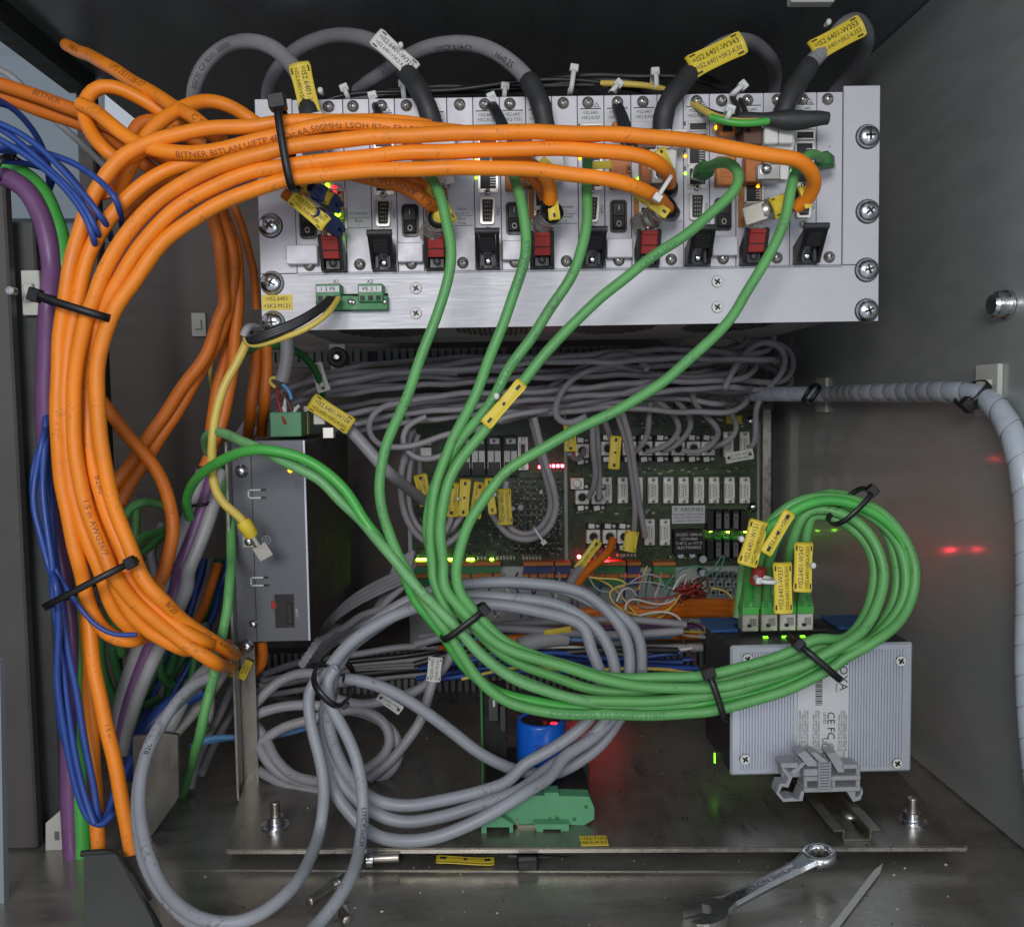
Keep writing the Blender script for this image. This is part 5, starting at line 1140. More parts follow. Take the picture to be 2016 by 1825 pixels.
for k, (v, r) in enumerate(((1196, .0048), (1206, .0052), (1214, .0046))):
    orange(['D', (1130 + 30 * k, v + 12, .86), (1220, v + 2, .86), (1320, v - 4, .85), (1400, v - 8, .82), (1450, v - 6, .80)], ('top', 'middle', 'bottom')[k] + ' one of three orange cables running level behind the switch', group='orange cables running level behind the switch', m='orange_dim', r=r)
orange(['M3', (660, 1520, .885), (640, 1580), (560, 1660), (480, 1740), (440, 1800, .86)], 'orange cable slanting down left from the lowest connector row', group=None, m='orange_dim', r=.0042)
cable('grey_cable', ['M3', (470, 1690, .87), (430, 1740), (400, 1800), (380, 1860, .85)], .0045, 'grey_light', 'pale grey cable end beside the slanting orange one')
cable('grey_cable', ['B2', (1390, 430, .78), (1480, 400), (1560, 385), (1625, 385, .79)], .0080, 'grey_light', 'fat pale grey cable end with clear tie and small yellow marker')
for k in range(2):
    cable('orange_cable', ['B2', (1330, 400 + 8 * k, .79), (1500, 375), (1650, 350), (1712, 345, .80)], .0045, 'orange_dim', ('upper', 'lower')[k] + ' orange cable passing behind the green strands above the duct', 'cable', 'orange cables behind the green strands')
# ================================================================ cable ties
def tie(p1, p2, Y, depth, w, lab, m='black_plastic', head=0, group=None, tail=None, Y2=None, hs=1.0, th=.0013):
    a = PB(*p1, Y); b = PB(*p2, Y2 or Y); c = (a + b) / 2; h = (a - b) / 2; d = Vector((0, depth / 2, 0))
    wn = h.cross(d).normalized(); root = thing('cable_tie', c, lab, 'cable tie', group)
    mb = MB(); n = 32; vs = []
    for i in range(n):
        t = 2 * pi * i / n; cx = math.copysign(abs(cos(t)) ** .7, cos(t)); cy = math.copysign(abs(sin(t)) ** .7, sin(t))
        for (s, e) in ((1, -1), (1, 1), (1 + th / h.length, 1), (1 + th / h.length, -1)):
            vs.append(c + h * cx * s + d * cy * (s if s == 1 else 1 + th / d.length) + wn * (w / 2 * e))
    fs = [(i * 4 + k, ((i + 1) % n) * 4 + k, ((i + 1) % n) * 4 + (k + 1) % 4, i * 4 + (k + 1) % 4) for i in range(n) for k in range(4)]
    mb.add(vs, fs, m, True); mb.build('band', root)
    e = a if head == 0 else b; M = frame(e + Vector((0, -depth * .30, 0)), h if head == 0 else -h, yd=(0, 1, 0))
    mb = MB(); mb.box((0, 0, 0), (w * 1.5 * hs, w * 1.3 * hs, w * 1.7 * hs), m, M=M, bev=w * .15); mb.box((0, -w * .66 * hs, 0), (w * .8 * hs, w * .1, w * .9 * hs), m, M=M); mb.build('head', root)
    if tail:
        t1 = PB(tail[0], tail[1], Y if len(tail) < 3 else tail[2]); L = (t1 - e).length; M = frame((t1 + e) / 2 + Vector((0, -depth * .3, 0)), t1 - e)
        mb = MB(); mb.box((0, 0, 0), (L, .001, w * .9), m, M=M, bev=.0003); mb.build('tail', root)
    return root
tie(cc('T1', 1640, 625), cc('T1', 1720, 1115), .603, .028, .0050, 'black tie gripping the orange bundle just left of the subrack top', hs=1.3, Y2=.60)
tie(cc('M1', 250, 100), cc('M1', 665, 230), .605, .034, .0052, 'black tie round the orange loop beside the purple cable', head=0, tail=cc('M1', 370, 150), Y2=.602)
tie(cc('M1', 815, 1630), cc('B1', 260, 218), .603, .050, .0046, 'black tie slanting round the bottom left of the orange loop', head=0)
tie(cc('B2', 1215, 232), cc('B2', 1010, 385), .604, .026, .0044, 'black tie on the green bundle below the power supply', head=0)
tie(cc('B3', 1020, 540), cc('B3', 1100, 790), .604, .030, .0044, 'black tie on the green bundle left of the switch', head=0, hs=1.2)
tie(cc('B4', 560, 395), cc('B4', 770, 575), .604, .040, .0046, 'black tie on the green bundle in front of the ribbed switch side', head=0)
tie(cc('M4', 1090, 1225), cc('M4', 890, 1420), .614, .030, .0034, 'black tie at the top of the green loop above the switch', head=0, hs=1.3)
tie(cc('B2', 548, 660), cc('B2', 400, 512), .634, .085, .0042, 'black tie holding the thick grey coil', head=0, hs=.8)
tie(cc('M4', 800, 615), cc('M4', 735, 718), .857, .026, .0042, 'black tie holding the wrapped loom to the farther wall mount', head=1)
tie(cc('M4', 1770, 605), cc('M4', 1650, 730), .652, .026, .0050, 'black tie holding the wrapped loom to the right wall mount', head=1, tail=cc('M4', 1760, 745), hs=1.2)
tie(cc('M1', 1115, 1312), cc('M1', 1245, 1300), .735, .030, .0022, 'thin black tie round the grey purple trio', head=1)
tie(cc('T1', 100, 930), cc('T1', 25, 1060), .648, .030, .0036, 'black tie at the top of the purple cable', head=0)
CTG = 'clear ties on the black harness above the subrack'
for (a, b, Y, lab) in ((cc('T2', 780, 575), cc('T2', 800, 650), .705, 'clear tie left of the second arch'), (cc('T2', 955, 505), cc('T2', 965, 600), .735, 'clear tie between second and widest arch'),
                       (cc('T2', 1470, 580), cc('T2', 1495, 640), .70, 'clear tie on wires dropping left of the widest arch'), (cc('T2', 1550, 520), cc('T2', 1545, 590), .735, 'clear tie close to the widest arch sleeve'),
                       (cc('T2', 615, 530), cc('T2', 640, 590), .735, 'clear tie at the left end of the harness'), (cc('T3', 430, 415), cc('T3', 410, 550), .73, 'clear tie with tall head right of the widest arch'),
                       (cc('T3', 690, 505), cc('T3', 630, 575), .72, 'clear tie where black wires drop beside the fourth arch'), (cc('T3', 900, 435), cc('T3', 905, 540), .725, 'clear tie just left of marker W343'),
                       (cc('T3', 1410, 515), cc('T3', 1345, 570), .69, 'clear tie on the two wires dropping at the right'), (cc('T3', 1335, 655), cc('T3', 1315, 710), .662, 'clear tie round the yellow green wire at the right')):
    tie(a, b, Y, .016, .0036, lab, m='clear_tie', group=CTG, hs=1.1)
tie(cc('M2', 1720, 1450), cc('M2', 1775, 1530), .872, .014, .0022, 'clear tie on the hanging U loop over the chips', m='clear_tie', head=1, hs=1.5)
tie(cc('B4', 380, 95), cc('B4', 465, 100), .640, .018, .0028, 'clear tie pulling two green plugs together', m='clear_tie')
tie(cc('T3', 995, 1040), cc('T3', 915, 1165), .612, .012, .0024, 'clear tie over the two orange cables at the fourth sidewall card', m='clear_tie', head=1, hs=1.4)
# ================================================================ cable markers
def tag(c, Y, ang, L, H, lines, lab, m='yellow_tag', curl=.55, tilt=0., slots=True, name='cable_marker', group=None, nub=None, lean=0., tsz=.30, flat=False):
    o = PB(*c, Y) if not flat else PZ(*c, Y); Yy = o.y; a = radians(ang); Lm, Hm = px(L, Yy), px(H, Yy)
    xd = (P(c[0] + cos(a) * 10, c[1] - sin(a) * 10, Yy) - P(c[0], c[1], Yy)).normalized() if not flat else Vector((cos(a), sin(a), 0))
    if lean: xd = (xd + Vector((0, lean, 0))).normalized()
    yd = Vector((0, 1, 0)) if not flat else Vector((0, 0, -1))
    M = frame(o, xd, yd=yd) @ Matrix.Rotation(tilt, 4, 'X')
    if flat: M = frame(o, xd, yd=yd)
    root = put(name, None, M, None, lab, 'cable marker', group)
    rr = random.Random(int(c[0] * 7 + c[1])); w1, w2 = rr.uniform(.02, .10), rr.uniform(-.5, .5)
    k = curl / Hm; warp = lambda x: Lm * w1 * .35 * sin(2.2 * x / Lm * 1.5 + w2)
    f = lambda x, z: k * z * z + warp(x)
    mb = MB(M); nx, nz = 14, 6; vs = []
    for i in range(nx + 1):
        x = (i / nx - .5) * Lm; e = abs(i / nx - .5) * 2; hh = Hm * (1 + .14 * (e ** 3) - .03) * (1 if e < .97 else .86)
        for j in range(nz + 1):
            z = (j / nz - .5) * hh; vs.append((x, f(x, z), z))
    n0 = len(vs); vs += [(x, y + .0008, z) for (x, y, z) in vs]
    fs = []; q = lambda i, j: i * (nz + 1) + j
    for i in range(nx):
        for j in range(nz):
            fs.append((q(i, j), q(i + 1, j), q(i + 1, j + 1), q(i, j + 1))); fs.append((n0 + q(i, j), n0 + q(i, j + 1), n0 + q(i + 1, j + 1), n0 + q(i + 1, j)))
    rim = [q(i, 0) for i in range(nx + 1)] + [q(nx, j) for j in range(1, nz + 1)] + [q(i, nz) for i in range(nx - 1, -1, -1)] + [q(0, j) for j in range(nz - 1, 0, -1)]
    for i in range(len(rim)): r1, r2 = rim[i], rim[(i + 1) % len(rim)]; fs.append((r1, r2, n0 + r2, n0 + r1))
    mb.add(vs, fs, m, True); mb.build('plate', root)
    if slots:
        mb = MB(M)
        for sx in (-.38, .38):
            for sz in ((.40, -.40) if H > 26 else (.0,)):
                x, z = sx * Lm, sz * Hm; mb.box((x, f(x, z) - .0003, z), (Lm * .10, .0008, min(Hm * .06, .0012) if H > 26 else Hm * .22), 'ink')
        if H <= 26 and slots == 2: mb.box((0, f(0, 0) - .0003, 0), (Lm * .06, .0008, Hm * .2), 'ink')
        mb.build('slots', root)
    if lines:
        mb = MB(M); nl = len(lines); sz_ = Hm * tsz if nl > 1 else Hm * .42
        for r, t in enumerate(lines):
            vs0, fs0 = glyphs(t); wid = max(v[0] for v in vs0) - min(v[0] for v in vs0); s1 = sz_ * (1.15 if r == 0 else .9); wx = min(1.1, Lm * .84 / (wid * s1)) ; z0 = 0 if nl == 1 else Hm * (.15 if r == 0 else -.19)
            mb.add([(x * s1 * wx, f(x * s1 * wx, y * s1 + z0) - .0002, y * s1 + z0) for (x, y, z) in vs0], fs0, 'ink' if r == 0 else 'ink_soft')
        mb.build('printed_lettering', root)
    if nub:
        mb = MB(); p = P(*nub, Yy - .004); mb.sphere(p, .0022, 'clear_tie', (1, 1, 1.1), n=8); mb.box(p + Vector((0, .004, 0)), (.0022, .006, .0022), 'clear_tie'); mb.build('fixing_nub', root)
    return root
A = '=IS2.6401'
tag((601, 182), .672, -77, 113, 40, (A + '-W319', A + '+SK2-K319'), 'tall yellow marker on the leftmost arch above the black tie', nub=cc('T2', 470, 530))
tag((777, 105), .676, -42, 98, 36, (A + '-W323', A + '+SK2-K323'), 'white marker reading W323 on the second grey arch', m='white_tag', curl=.3, nub=cc('T2', 940, 265))
tag((1412, 106), .678, 27, 120, 44, (A + '-W343', A + '+SK2-K30'), 'yellow marker reading W343 on the fourth grey arch')
tag((1650, 74), .68, 29, 113, 42, (A + '-W353', A + '+SK2-K353'), 'yellow marker reading W353 on the rightmost grey arch', nub=cc('T4', 870, 130))
tag((608, 414), .636, -40, 84, 31, ('=IS2.7101-W003', '=IS2.7101+K00'), 'yellow marker at the lower blue plug, left of the Contour card')
tag((622, 374), .645, -30, 66, 28, None, 'yellow marker at the upper blue plug, half under the orange cables')
tag((858, 400), .650, -62, 92, 44, ('=IS2.6401', 'W327'), 'yellow marker wrapped behind the first green cable left of the Neck Finish card', curl=.8)
tag((1088, 396), .637, -83, 72, 22, None, 'yellow marker on edge at the connector of the first sidewall card', slots=2)
tag((1086, 330), .66, -42, 50, 14, None, 'yellow marker edge peeping out above the first sidewall card', slots=False)
tag((1284, 400), .628, -34, 76, 20, None, 'narrow yellow marker at the lower black boot of the fourth sidewall card', slots=2)
tag((1311, 320), .652, -66, 58, 22, None, 'yellow marker beside the upper black boot of the fourth sidewall card')
tag((1184, 325), .665, 4, 40, 15, None, 'small yellow marker behind the third green cable from the left', slots=False)
tag((1552, 398), .642, 22, 66, 40, None, 'yellow marker wrapped round the far right camera connector', curl=.9)
tag((1586, 388), .630, -70, 44, 14, None, 'thin flared yellow marker end beside the far right camera connector', slots=False)
tag((992, 795), .600, 49, 112, 25, None, 'yellow marker with dark slots on the fourth green cable, below the subrack', slots=2, nub=cc('M2', 1500, 680))
tag((651, 815), .782, -33, 93, 35, (A + '-W108', A + '+SK2-K202'), 'yellow marker reading W108 above the power supply box')
tag((629, 743), .83, -72, 58, 25, (A + '-W263', A + '+SK2-K202'), 'white marker reading W263 above marker W108', m='white_tag')
tag((833, 965), .885, -78, 64, 26, (A + '-W331', '+SK2'), 'yellow marker left of the green strands over the board')
tag((890, 984), .878, 88, 68, 25, (A + '-W327', '+SK2'), 'yellow marker just right of the left green strands over the board')
tag((914, 980), .870, 86, 74, 21, None, 'narrow yellow marker with slots, second of the row over the chips', slots=2, nub=cc('M2', 1275, 1280))
tag((940, 985), .878, 80, 73, 24, (A + '-W333', '+SK2'), 'yellow marker reading W333 beside the rightmost green strand')
tag((966, 977), .868, 97, 72, 16, None, 'narrowest yellow marker, right of the rightmost green strand', slots=2, nub=cc('M2', 1490, 1255))
tag((994, 998), .880, 93, 72, 27, (A + '-W163', A + '+90-X202'), 'yellow marker reading W163 at the hanging U loop')
tag((1123, 862), .885, 92, 54, 24, (A + '-W239', '+SK2'), 'yellow marker half hidden by the green cable above the red lights')
tag((1211, 891), .880, 85, 66, 22, None, 'yellow marker with slots over the upper connector row', slots=2)
tag((1456, 898), .895, 10, 58, 21, ('=IS2.7601-W229', '=IS2.7601+SK2'), 'white marker reading W229 at the right end of the board', m='white_tag')
tag((1158, 1093), .872, 53, 72, 18, (A + '-W167',), 'slanting yellow marker in front of the lower red lights')
tag((1242, 1066), .875, 80, 42, 27, None, 'small yellow marker at the lowest connector row')
tag((1485, 1070), .628, 73, 94, 40, (A + '-W151', '=IS2.M01+90/1-X203'), 'yellow marker reading W151 left above the switch plugs', nub=cc('M4', 360, 1515))
tag((1532, 1049), .620, 58, 98, 25, ('=IS2.6401+SK2',), 'slanting yellow marker behind W151 with a dark centre slot', slots=2)
tag((1543, 1158), .632, 90, 103, 37, (A + '-W337', A + '+SK2-K203'), 'yellow marker reading W337 standing over the third switch plug')
tag((1583, 1117), .634, 87, 100, 37, (A + '-W347', A + '+SK2-K203'), 'yellow marker reading W347 over the rightmost switch plug', nub=cc('M4', 780, 1670))
tag((1098, 1243), .78, 8, 56, 13, None, 'small yellow marker seen edge on above the green bundle', slots=False)
tag((855, 1318), .735, 84, 50, 28, (A + '-W403', A + '+90-X201'), 'white marker standing in front of the slotted duct', m='white_tag')
tag((767, 1385), .735, -35, 56, 20, (A + '-W401', '+90'), 'white marker lying behind the slanting thick grey cable', m='white_tag')
tag((916, 1691), -.3165, 0, 118, 26, None, 'yellow marker fallen on the floor in front of the plate', slots=2, flat=True, curl=.15)
def sticker(o, xd, yd, w, h, lines, lab, m='yellow_tag', name='sticker'):
    M = frame(o, xd, yd=yd); root = put(name, None, M, None, lab, 'sticker')
    mb = MB(M); mb.box((0, -.0002, 0), (w, .0004, h), m); mb.build('label_sheet', root)
    mb = MB(M)
    for r, t in enumerate(lines): put_text(mb, t, h * .36, 'ink', Matrix.Translation((0, -.0006, h * (.2 - .42 * r))))
    mb.build('printed_lettering', root)
sticker(PZ(1169, 1655, ZP), (1, 0, 0), (0, 0, -1), .0195, .0135, ('=IS2.7102', '+SK2-K221'), 'yellow sticker at the front edge of the mounting plate')
# ================================================================ power supply box
YP = .72
tl, tr_, bl_, br_ = P(456, 868, YP), P(603, 866, YP), P(471, 1263, YP), P(609, 1261, YP)
xl_, xr_ = (tl.x + bl_.x) / 2 - .001, (tr_.x + br_.x) / 2; zt_, zb_ = (tl.z + tr_.z) / 2, (bl_.z + br_.z) / 2
ps = thing('power_supply_box', (xl_, YP, zb_), 'dark grey power supply box with amber light on a tall steel flange', 'power supply')
mb = MB(); mb.box(((xl_ + xr_) / 2, YP + .115, (zt_ + zb_) / 2), (xr_ - xl_ - .004, .228, zt_ - zb_ - .004), 'psu_side', bev=.001)
mb.build('housing', ps)
mb = MB(); mb.box(((xl_ + xr_) / 2, YP, (zt_ + zb_) / 2), (xr_ - xl_, .002, zt_ - zb_), 'psu_face', bev=.0004)
mb.box((xr_ - .0006, YP - .0013, (zt_ + zb_) / 2), (.0014, .0014, zt_ - zb_ - .001), 'rib_alu'); mb.box((xl_ + .016, YP - .0012, (zt_ + zb_) / 2), (.0007, .0006, zt_ - zb_ - .002), 'charcoal')
mb.build('front_cover', ps)
mb = MB(); zf = P(478, 1565, YP).z
mb.box((xl_ - .0012, YP - .004, (zt_ + zf) / 2), (.0026, .012, zt_ - zf), 'bare_metal', bev=.0006)
mb.box((xl_ + .006, YP + .005, (zb_ + zf) / 2), (.0125, .002, zb_ - zf), 'steel_plate'); mb.box((xl_ + .004, YP - .004, zf), (.010, .012, .002), 'bare_metal', bev=.0005)
mb.build('steel_flange', ps)
mb = MB(); p = P(572, 926, YP); mb.lathe((p.x, YP - .001, p.z), (0, -1, 0), [(.0020, 0), (.0018, .0014), (.001, .002), (.0001, .0021)], 'glow_amber', 12); mb.build('amber_light', ps)
for (u, v) in ((503, 972), (508, 1144)):
    p = P(u, v, YP); mb = MB(); y = YP - .0014
    for (dx, dz, sx, sz) in ((0, .0032, .011, .0011), (0, -.0032, .011, .0011), (-.0052, 0, .0011, .0075)): mb.box((p.x + dx, y, p.z + dz), (sx, .0008, sz), 'sticker')
    for dz in (.0032, -.0032): mb.box((p.x + .0068, y, p.z + dz), (.004, .0008, .0016), 'black_plastic')
    mb.build('clip_slot', ps)
p = P(561, 1202, YP); mb = MB(); mb.box((p.x, YP - .001, p.z), (.0155, .0012, .0275), 'chip'); mb.box((p.x + .004, YP - .0018, p.z - .002), (.005, .001, .018), 'black_plastic', bev=.0008); mb.box((p.x - .0085, YP - .0018, p.z + .005), (.004, .001, .006), 'red_lever', bev=.0005)
put_text(mb, 'BATT', .0028, 'sticker', Matrix.Translation((p.x + .0098, YP - .0013, p.z - .002)) @ Matrix.Rotation(pi / 2, 4, 'Y')); mb.build('battery_slot', ps)
def f_hex(mb):
    mb.lathe((0, 0, 0), (0, -1, 0), [(.0044, 0), (.0044, .0008), (.0032, .0009), (.0031, .0034), (.0022, .0044), (.0001, .0044)], 'zinc', 14)
for (u, v, s) in ((477, 927, 1.2), (500, 1227, .8), (492, 1065, 1.1), (488, 1270, 1.2), (467, 900, .5)):
    p = P(u, v, YP); inst('box_screw', 'hexs', f_hex, Matrix.Translation((p.x, YP - .001, p.z)) @ Matrix.Scale(s, 4), ps)
p = P(525, 1063, YP); mb = MB(); n = 20
for i in range(n):
    a, b = 2 * pi * i / n, 2 * pi * (i + 1) / n; mb.add([(p.x + r * cos(t), YP - .0012, p.z + r * sin(t)) for t in (a, b) for r in (.0032, .0037)], [(0, 1, 3, 2)], 'sticker')
for dz, w_ in ((.0008, .0044), (-.0004, .003), (-.0016, .0016)): mb.box((p.x, YP - .0013, p.z + dz), (w_, .0003, .0004), 'sticker')
mb.box((p.x, YP - .0013, p.z + .0022), (.0004, .0003, .003), 'sticker'); mb.build('earth_symbol', ps)
mb = MB(); p = P(493, 1062, YP); mb.box((p.x, YP - .0018, p.z), (.011, .0012, .012), 'nickel'); mb.build('earth_pad', ps)
# green plug on top
YT = .79; a, b = P(531, 812, YT), P(567, 858, YT)
mb = MB(); zc = (a.z + zt_ + .0005) / 2; hz = a.z - zt_ - .0005
pg = thing('terminal_plug', ((a.x + b.x) / 2, YT, zt_), 'green plug with red, blue and white wires on top of the power supply box', 'plug')
mb.box(((a.x + b.x) / 2 + .006, YT + .03, zc), (b.x - a.x + .012, .060, hz), 'terminal_pale', bev=.0006); mb.build('plug_body', pg)
mb = MB(); mb.box((b.x + .0123, YT + .03, zc), (.0006, .008, hz * .9), 'yellow_jacket')
for k in range(3): mb.box((a.x + .012 + .007 * k, YT + .006 + .012 * k, a.z + .0025), (.004, .006, .005), 'white_wire', bev=.0005)
mb.build('wire_clamps', pg)
mb = MB(); p = P(630, 818, .80); mb.box(p, (.010, .01, .016), 'white_wire', bev=.0006); mb.box(P(648, 852, .79), (.010, .01, .010), 'nickel', bev=.0006)
mb.build('small_connector', label='small white and metal connector right of the green plug', cat='connector')
sticker(P(483, 1318, YP + .002) + Vector((0, -.0003, 0)), (cos(1.1), 0, sin(1.1)), (0, 1, 0), .017, .0068, ('IS2.6401', '+M202'), 'small slanting yellow sticker on the steel strip below the power supply')
# ribbon cables at the back right of the box
def ribbon(lst, w, m, lab, Y0):
    pts, ts, xs, ys = path(lst, Y0, step=.006); mb = MB(); vs = []; n = 8
    for i, p in enumerate(pts):
        for j in range(n + 1):
            t = j / n - .5; s = (Vector((.25, .8, .55))).normalized() * w * t; vs.append(p + s + Vector((0, 0, .0006 * (j % 2))))
    k = len(vs); vs += [v + Vector((0, .0012, -.0008)) for v in vs]
    fs = []
    for i in range(len(pts) - 1):
        for j in range(n): q = i * (n + 1) + j; fs.append((q, q + 1, q + n + 2, q + n + 1)); fs.append((k + q, k + q + n + 1, k + q + n + 2, k + q + 1))
    for i in range(len(pts) - 1):
        for j in (0, n): q = i * (n + 1) + j; fs.append((q, q + n + 1, k + q + n + 1, k + q))
    mb.add(vs, fs, m, False); mb.build('ribbon_cable', label=lab, cat='ribbon cable')
ribbon(['B2', (860, 60, .86), (740, 110), (600, 180), (500, 250), (430, 320), (400, 352, .82)], .030, 'grey_jacket', 'flat grey ribbon cable folding behind the power supply, upper run', .86)
ribbon(['B2', (400, 352, .82), (470, 372), (580, 350), (700, 300), (800, 230), (880, 160, .87)], .026, 'grey_jacket', 'flat grey ribbon cable folding behind the power supply, lower run', .86)
# ================================================================ slotted wiring ducts
def duct(u0, u1, v0, v1, Y, pitch, lab, back=.03, tooth=.55, m='duct_grey', caps=False):
    a, b = P(u0, v0, Y), P(u1, v1, Y); z0, z1 = min(a.z, b.z), max(a.z, b.z); x = a.x; stp = px(pitch, Y)
    root = thing('wiring_duct', ((a.x + b.x) / 2, Y, z0), lab, 'wiring duct')
    mb = MB(); mb.box(((a.x + b.x) / 2, Y + back / 2 + .003, (z0 + z1) / 2), (b.x - a.x, back, z1 - z0 - .002), 'duct_dark'); mb.box(((a.x + b.x) / 2, Y, z0 + .003), (b.x - a.x, .0016, .006), m); mb.build('channel', root)
    mb = MB(); r = random.Random(int(u0))
    while x < b.x:
        w = stp * tooth; zt2 = z1 - r.uniform(0, .0008)
        if r.random() > .03:
            mb.box((x + w / 2, Y, (z0 + .006 + zt2) / 2), (w, .0014, zt2 - z0 - .006), m)
            mb.box((x + w / 2, Y - .0002, zt2), (w * 1.25, .002, .0035), m, bev=.0004)
            if not caps and z1 - z0 > .02: mb.box((x + w / 2, Y - .0001, (z0 + z1) / 2 + .002), (w * 1.3, .0015, .003), m)
        x += stp
    mb.build('duct_fingers', root, kind='stuff')
duct(512, 1425, 1290, 1368, .955, 13.5, 'slotted grey wiring duct lying along the back behind the coil')
duct(530, 1230, 692, 716, 1.02, 15, 'top slotted wiring duct under the subrack, left length', tooth=.68, caps=True)
duct(1236, 1445, 688, 706, 1.02, 15, 'top slotted wiring duct under the subrack, right length', tooth=.68, caps=True)
duct(1330, 1522, 788, 806, 1.11, 14, 'slotted duct edge along the top right of the driver board', tooth=.7, caps=True, back=.01)
duct(1010, 1330, 1262, 1296, 1.05, 13.5, 'upper slotted duct edge half buried in wires', back=.01)
# ================================================================ driver board
YBD = 1.135
bk = [P(795, 775, YBD + .006), P(1512, 775, YBD + .006), P(1512, 1300, YBD + .006), P(795, 1300, YBD + .006)]
bd = thing('driver_board', P(1140, 1150, YBD), 'green circuit board full of serial sockets, red and green lights, on a steel backplate', 'circuit board')
mb = MB(); c = (bk[0] + bk[2]) / 2; mb.box(c + Vector((0, .004, 0)), (bk[1].x - bk[0].x, .003, bk[0].z - bk[2].z), 'steel_wall', bev=.0005)
mb.box((bk[1].x - .0055, YBD - .002, c.z), (.0115, .012, bk[0].z - bk[2].z - .002), 'dark_zinc', bev=.0006); mb.build('backplate', bd)
def bbox_(mb, u0, u1, v0, v1, h, m, y0=0., bev=0.):
    h *= 1.2; y0 *= 1.2
    a, b = P(u0, v0, YBD - h), P(u1, v1, YBD - h); mb.box(((a.x + b.x) / 2, YBD - y0 - (h - y0) / 2, (a.z + b.z) / 2), (abs(b.x - a.x), h - y0, abs(a.z - b.z)), m, bev=bev)
mb = MB(); bbox_(mb, 806, 1112, 812, 1112, .0016, 'pcb'); mb.build('left_board', bd)
mb = MB(); bbox_(mb, 1116, 1490, 812, 1112, .0016, 'pcb'); mb.build('right_board', bd)
# printed frames and marks on the boards
mb = MB()
for (u0, u1, v) in ((1120, 1484, 930), (1120, 1484, 1000), (1120, 1484, 838), (1010, 1108, 928)):
    bbox_(mb, u0, u1, v, v + 1.2, .0024, 'pcb_light')
for (u, v0, v1) in ((1119, 820, 1105), (1474, 838, 930), (1008, 930, 1090), (1480, 1000, 1105), (1140, 1000, 1105)):
    bbox_(mb, u, u + 1.2, v0, v1, .0024, 'pcb_light')
for t, u, v, s in (('Driver', 1262, 1005, .007), ('Imager', 1300, 838, .006), ('Camera BP', 1250, 830, .006), ('X1   X2   X3', 1200, 1018, .004), ('X9   X10   X11', 1290, 1018, .004), ('TO BASE X2   X4', 1300, 925, .0035), ('RESCAN', 1425, 1000, .004), ('Camera', 985, 845, .006)):
    p = P(u, v, YBD - .0018); put_text(mb, t, s * 1.2, 'pcb_light', Matrix.Translation((p.x, YBD - .0024, p.z)))
mb.build('board_print', bd)
rc = random.Random(21)
# chips in a grid over the left board
mb = MB()
for j, v in enumerate(range(940, 1092, 11)):
    for i, u in enumerate(range(1012, 1108, 12)):
        if rc.random() < .12: continue
        w = rc.choice((7, 8, 5)); h = rc.choice((5, 6, 7))
        bbox_(mb, u + rc.uniform(-1, 1), u + w, v + rc.uniform(-1, 1), v + h, .0030, 'chip')
        for q in range(3):
            if rc.random() < .7: bbox_(mb, u + q * 2.6, u + q * 2.6 + 1.7, v + h + .5, v + h + 2.6, .0022, 'smd')
        if rc.random() < .4: bbox_(mb, u + w + 1, u + w + 2.5, v, v + 4, .0023, 'smd')
for k in range(420):
    u, v = rc.uniform(815, 1105), rc.uniform(965, 1090)
    if rc.random() < .45: bbox_(mb, u, u + rc.uniform(4, 10), v, v + rc.uniform(3, 7), rc.uniform(.0022, .0032), 'chip')
    else: bbox_(mb, u, u + rc.uniform(2, 5), v, v + 2.0, rc.uniform(.0022, .0028), rc.choice(('smd', 'smd', 'pcb_light')))
for k in range(320):
    u, v = rc.uniform(1120, 1484), rc.choice((rc.uniform(822, 845), rc.uniform(920, 936), rc.uniform(1000, 1012), rc.uniform(1090, 1108)))
    bbox_(mb, u, u + rc.uniform(2, 8), v, v + rc.uniform(2, 4), rc.uniform(.0022, .0032), rc.choice(('smd', 'chip', 'chip', 'pcb_light')))
mb.build('small_components', bd, kind='stuff')
for (u, v, w, h) in ((1080, 1018, 17, 17), (1048, 1066, 14, 12), (975, 1055, 12, 12)):
    mb = MB(); bbox_(mb, u - w / 2, u + w / 2, v - h / 2, v + h / 2, .0036, 'chip', bev=.0004); mb.build('processor_chip', bd)
for (u, v, r, m) in ((1025, 999, 5.5, 'sticker'), (1010, 1001, 4, 'rib_alu'), (1065, 969, 4, 'sticker')):
    mb = MB(); p = P(u, v, YBD - .006); mb.cyl((p.x, YBD - .001, p.z), (p.x, YBD - .007, p.z), px(r, YBD), m, n=14); mb.build('round_capacitor', bd)
# serial sockets
def f_db9(mb):
    w, h = .0112, .0285
    mb.box((0, .0012, 0), (w, .004, h), 'conn_metal', bev=.0008)
    pts = [(-.0040, .0078), (.0038, .0088), (.0046, .0078), (.0046, -.0078), (.0038, -.0088), (-.0040, -.0078), (-.0046, -.0068), (-.0046, .0068)]
    mb.prism(pts, .004, 'conn_metal', Matrix.Translation((0, -.0040, 0))); mb.prism([(x * .82, z * .90) for x, z in pts], .001, 'conn_face', Matrix.Translation((0, -.0043, 0)))
    for k in range(5): mb.box((-.0013, -.0045, .0055 - k * .00275), (.0011, .0004, .0011), 'ink')
    for k in range(4): mb.box((.0014, -.0045, .0041 - k * .00275), (.0011, .0004, .0011), 'ink')
    for s in (-1, 1):
        mb.lathe((0, 0, s * .0115), (0, -1, 0), [(.0023, -.001), (.0023, .003), (.0012, .0033)], 'conn_metal', 6); mb.cyl((0, -.0029, s * .0115), (0, -.0034, s * .0115), .001, 'ink', n=8)
def at(u, v, h): h *= 1.2; p = P(u, v, YBD - h); return Matrix.Translation((p.x, YBD - h, p.z)) @ Matrix.Scale(1.2, 4)
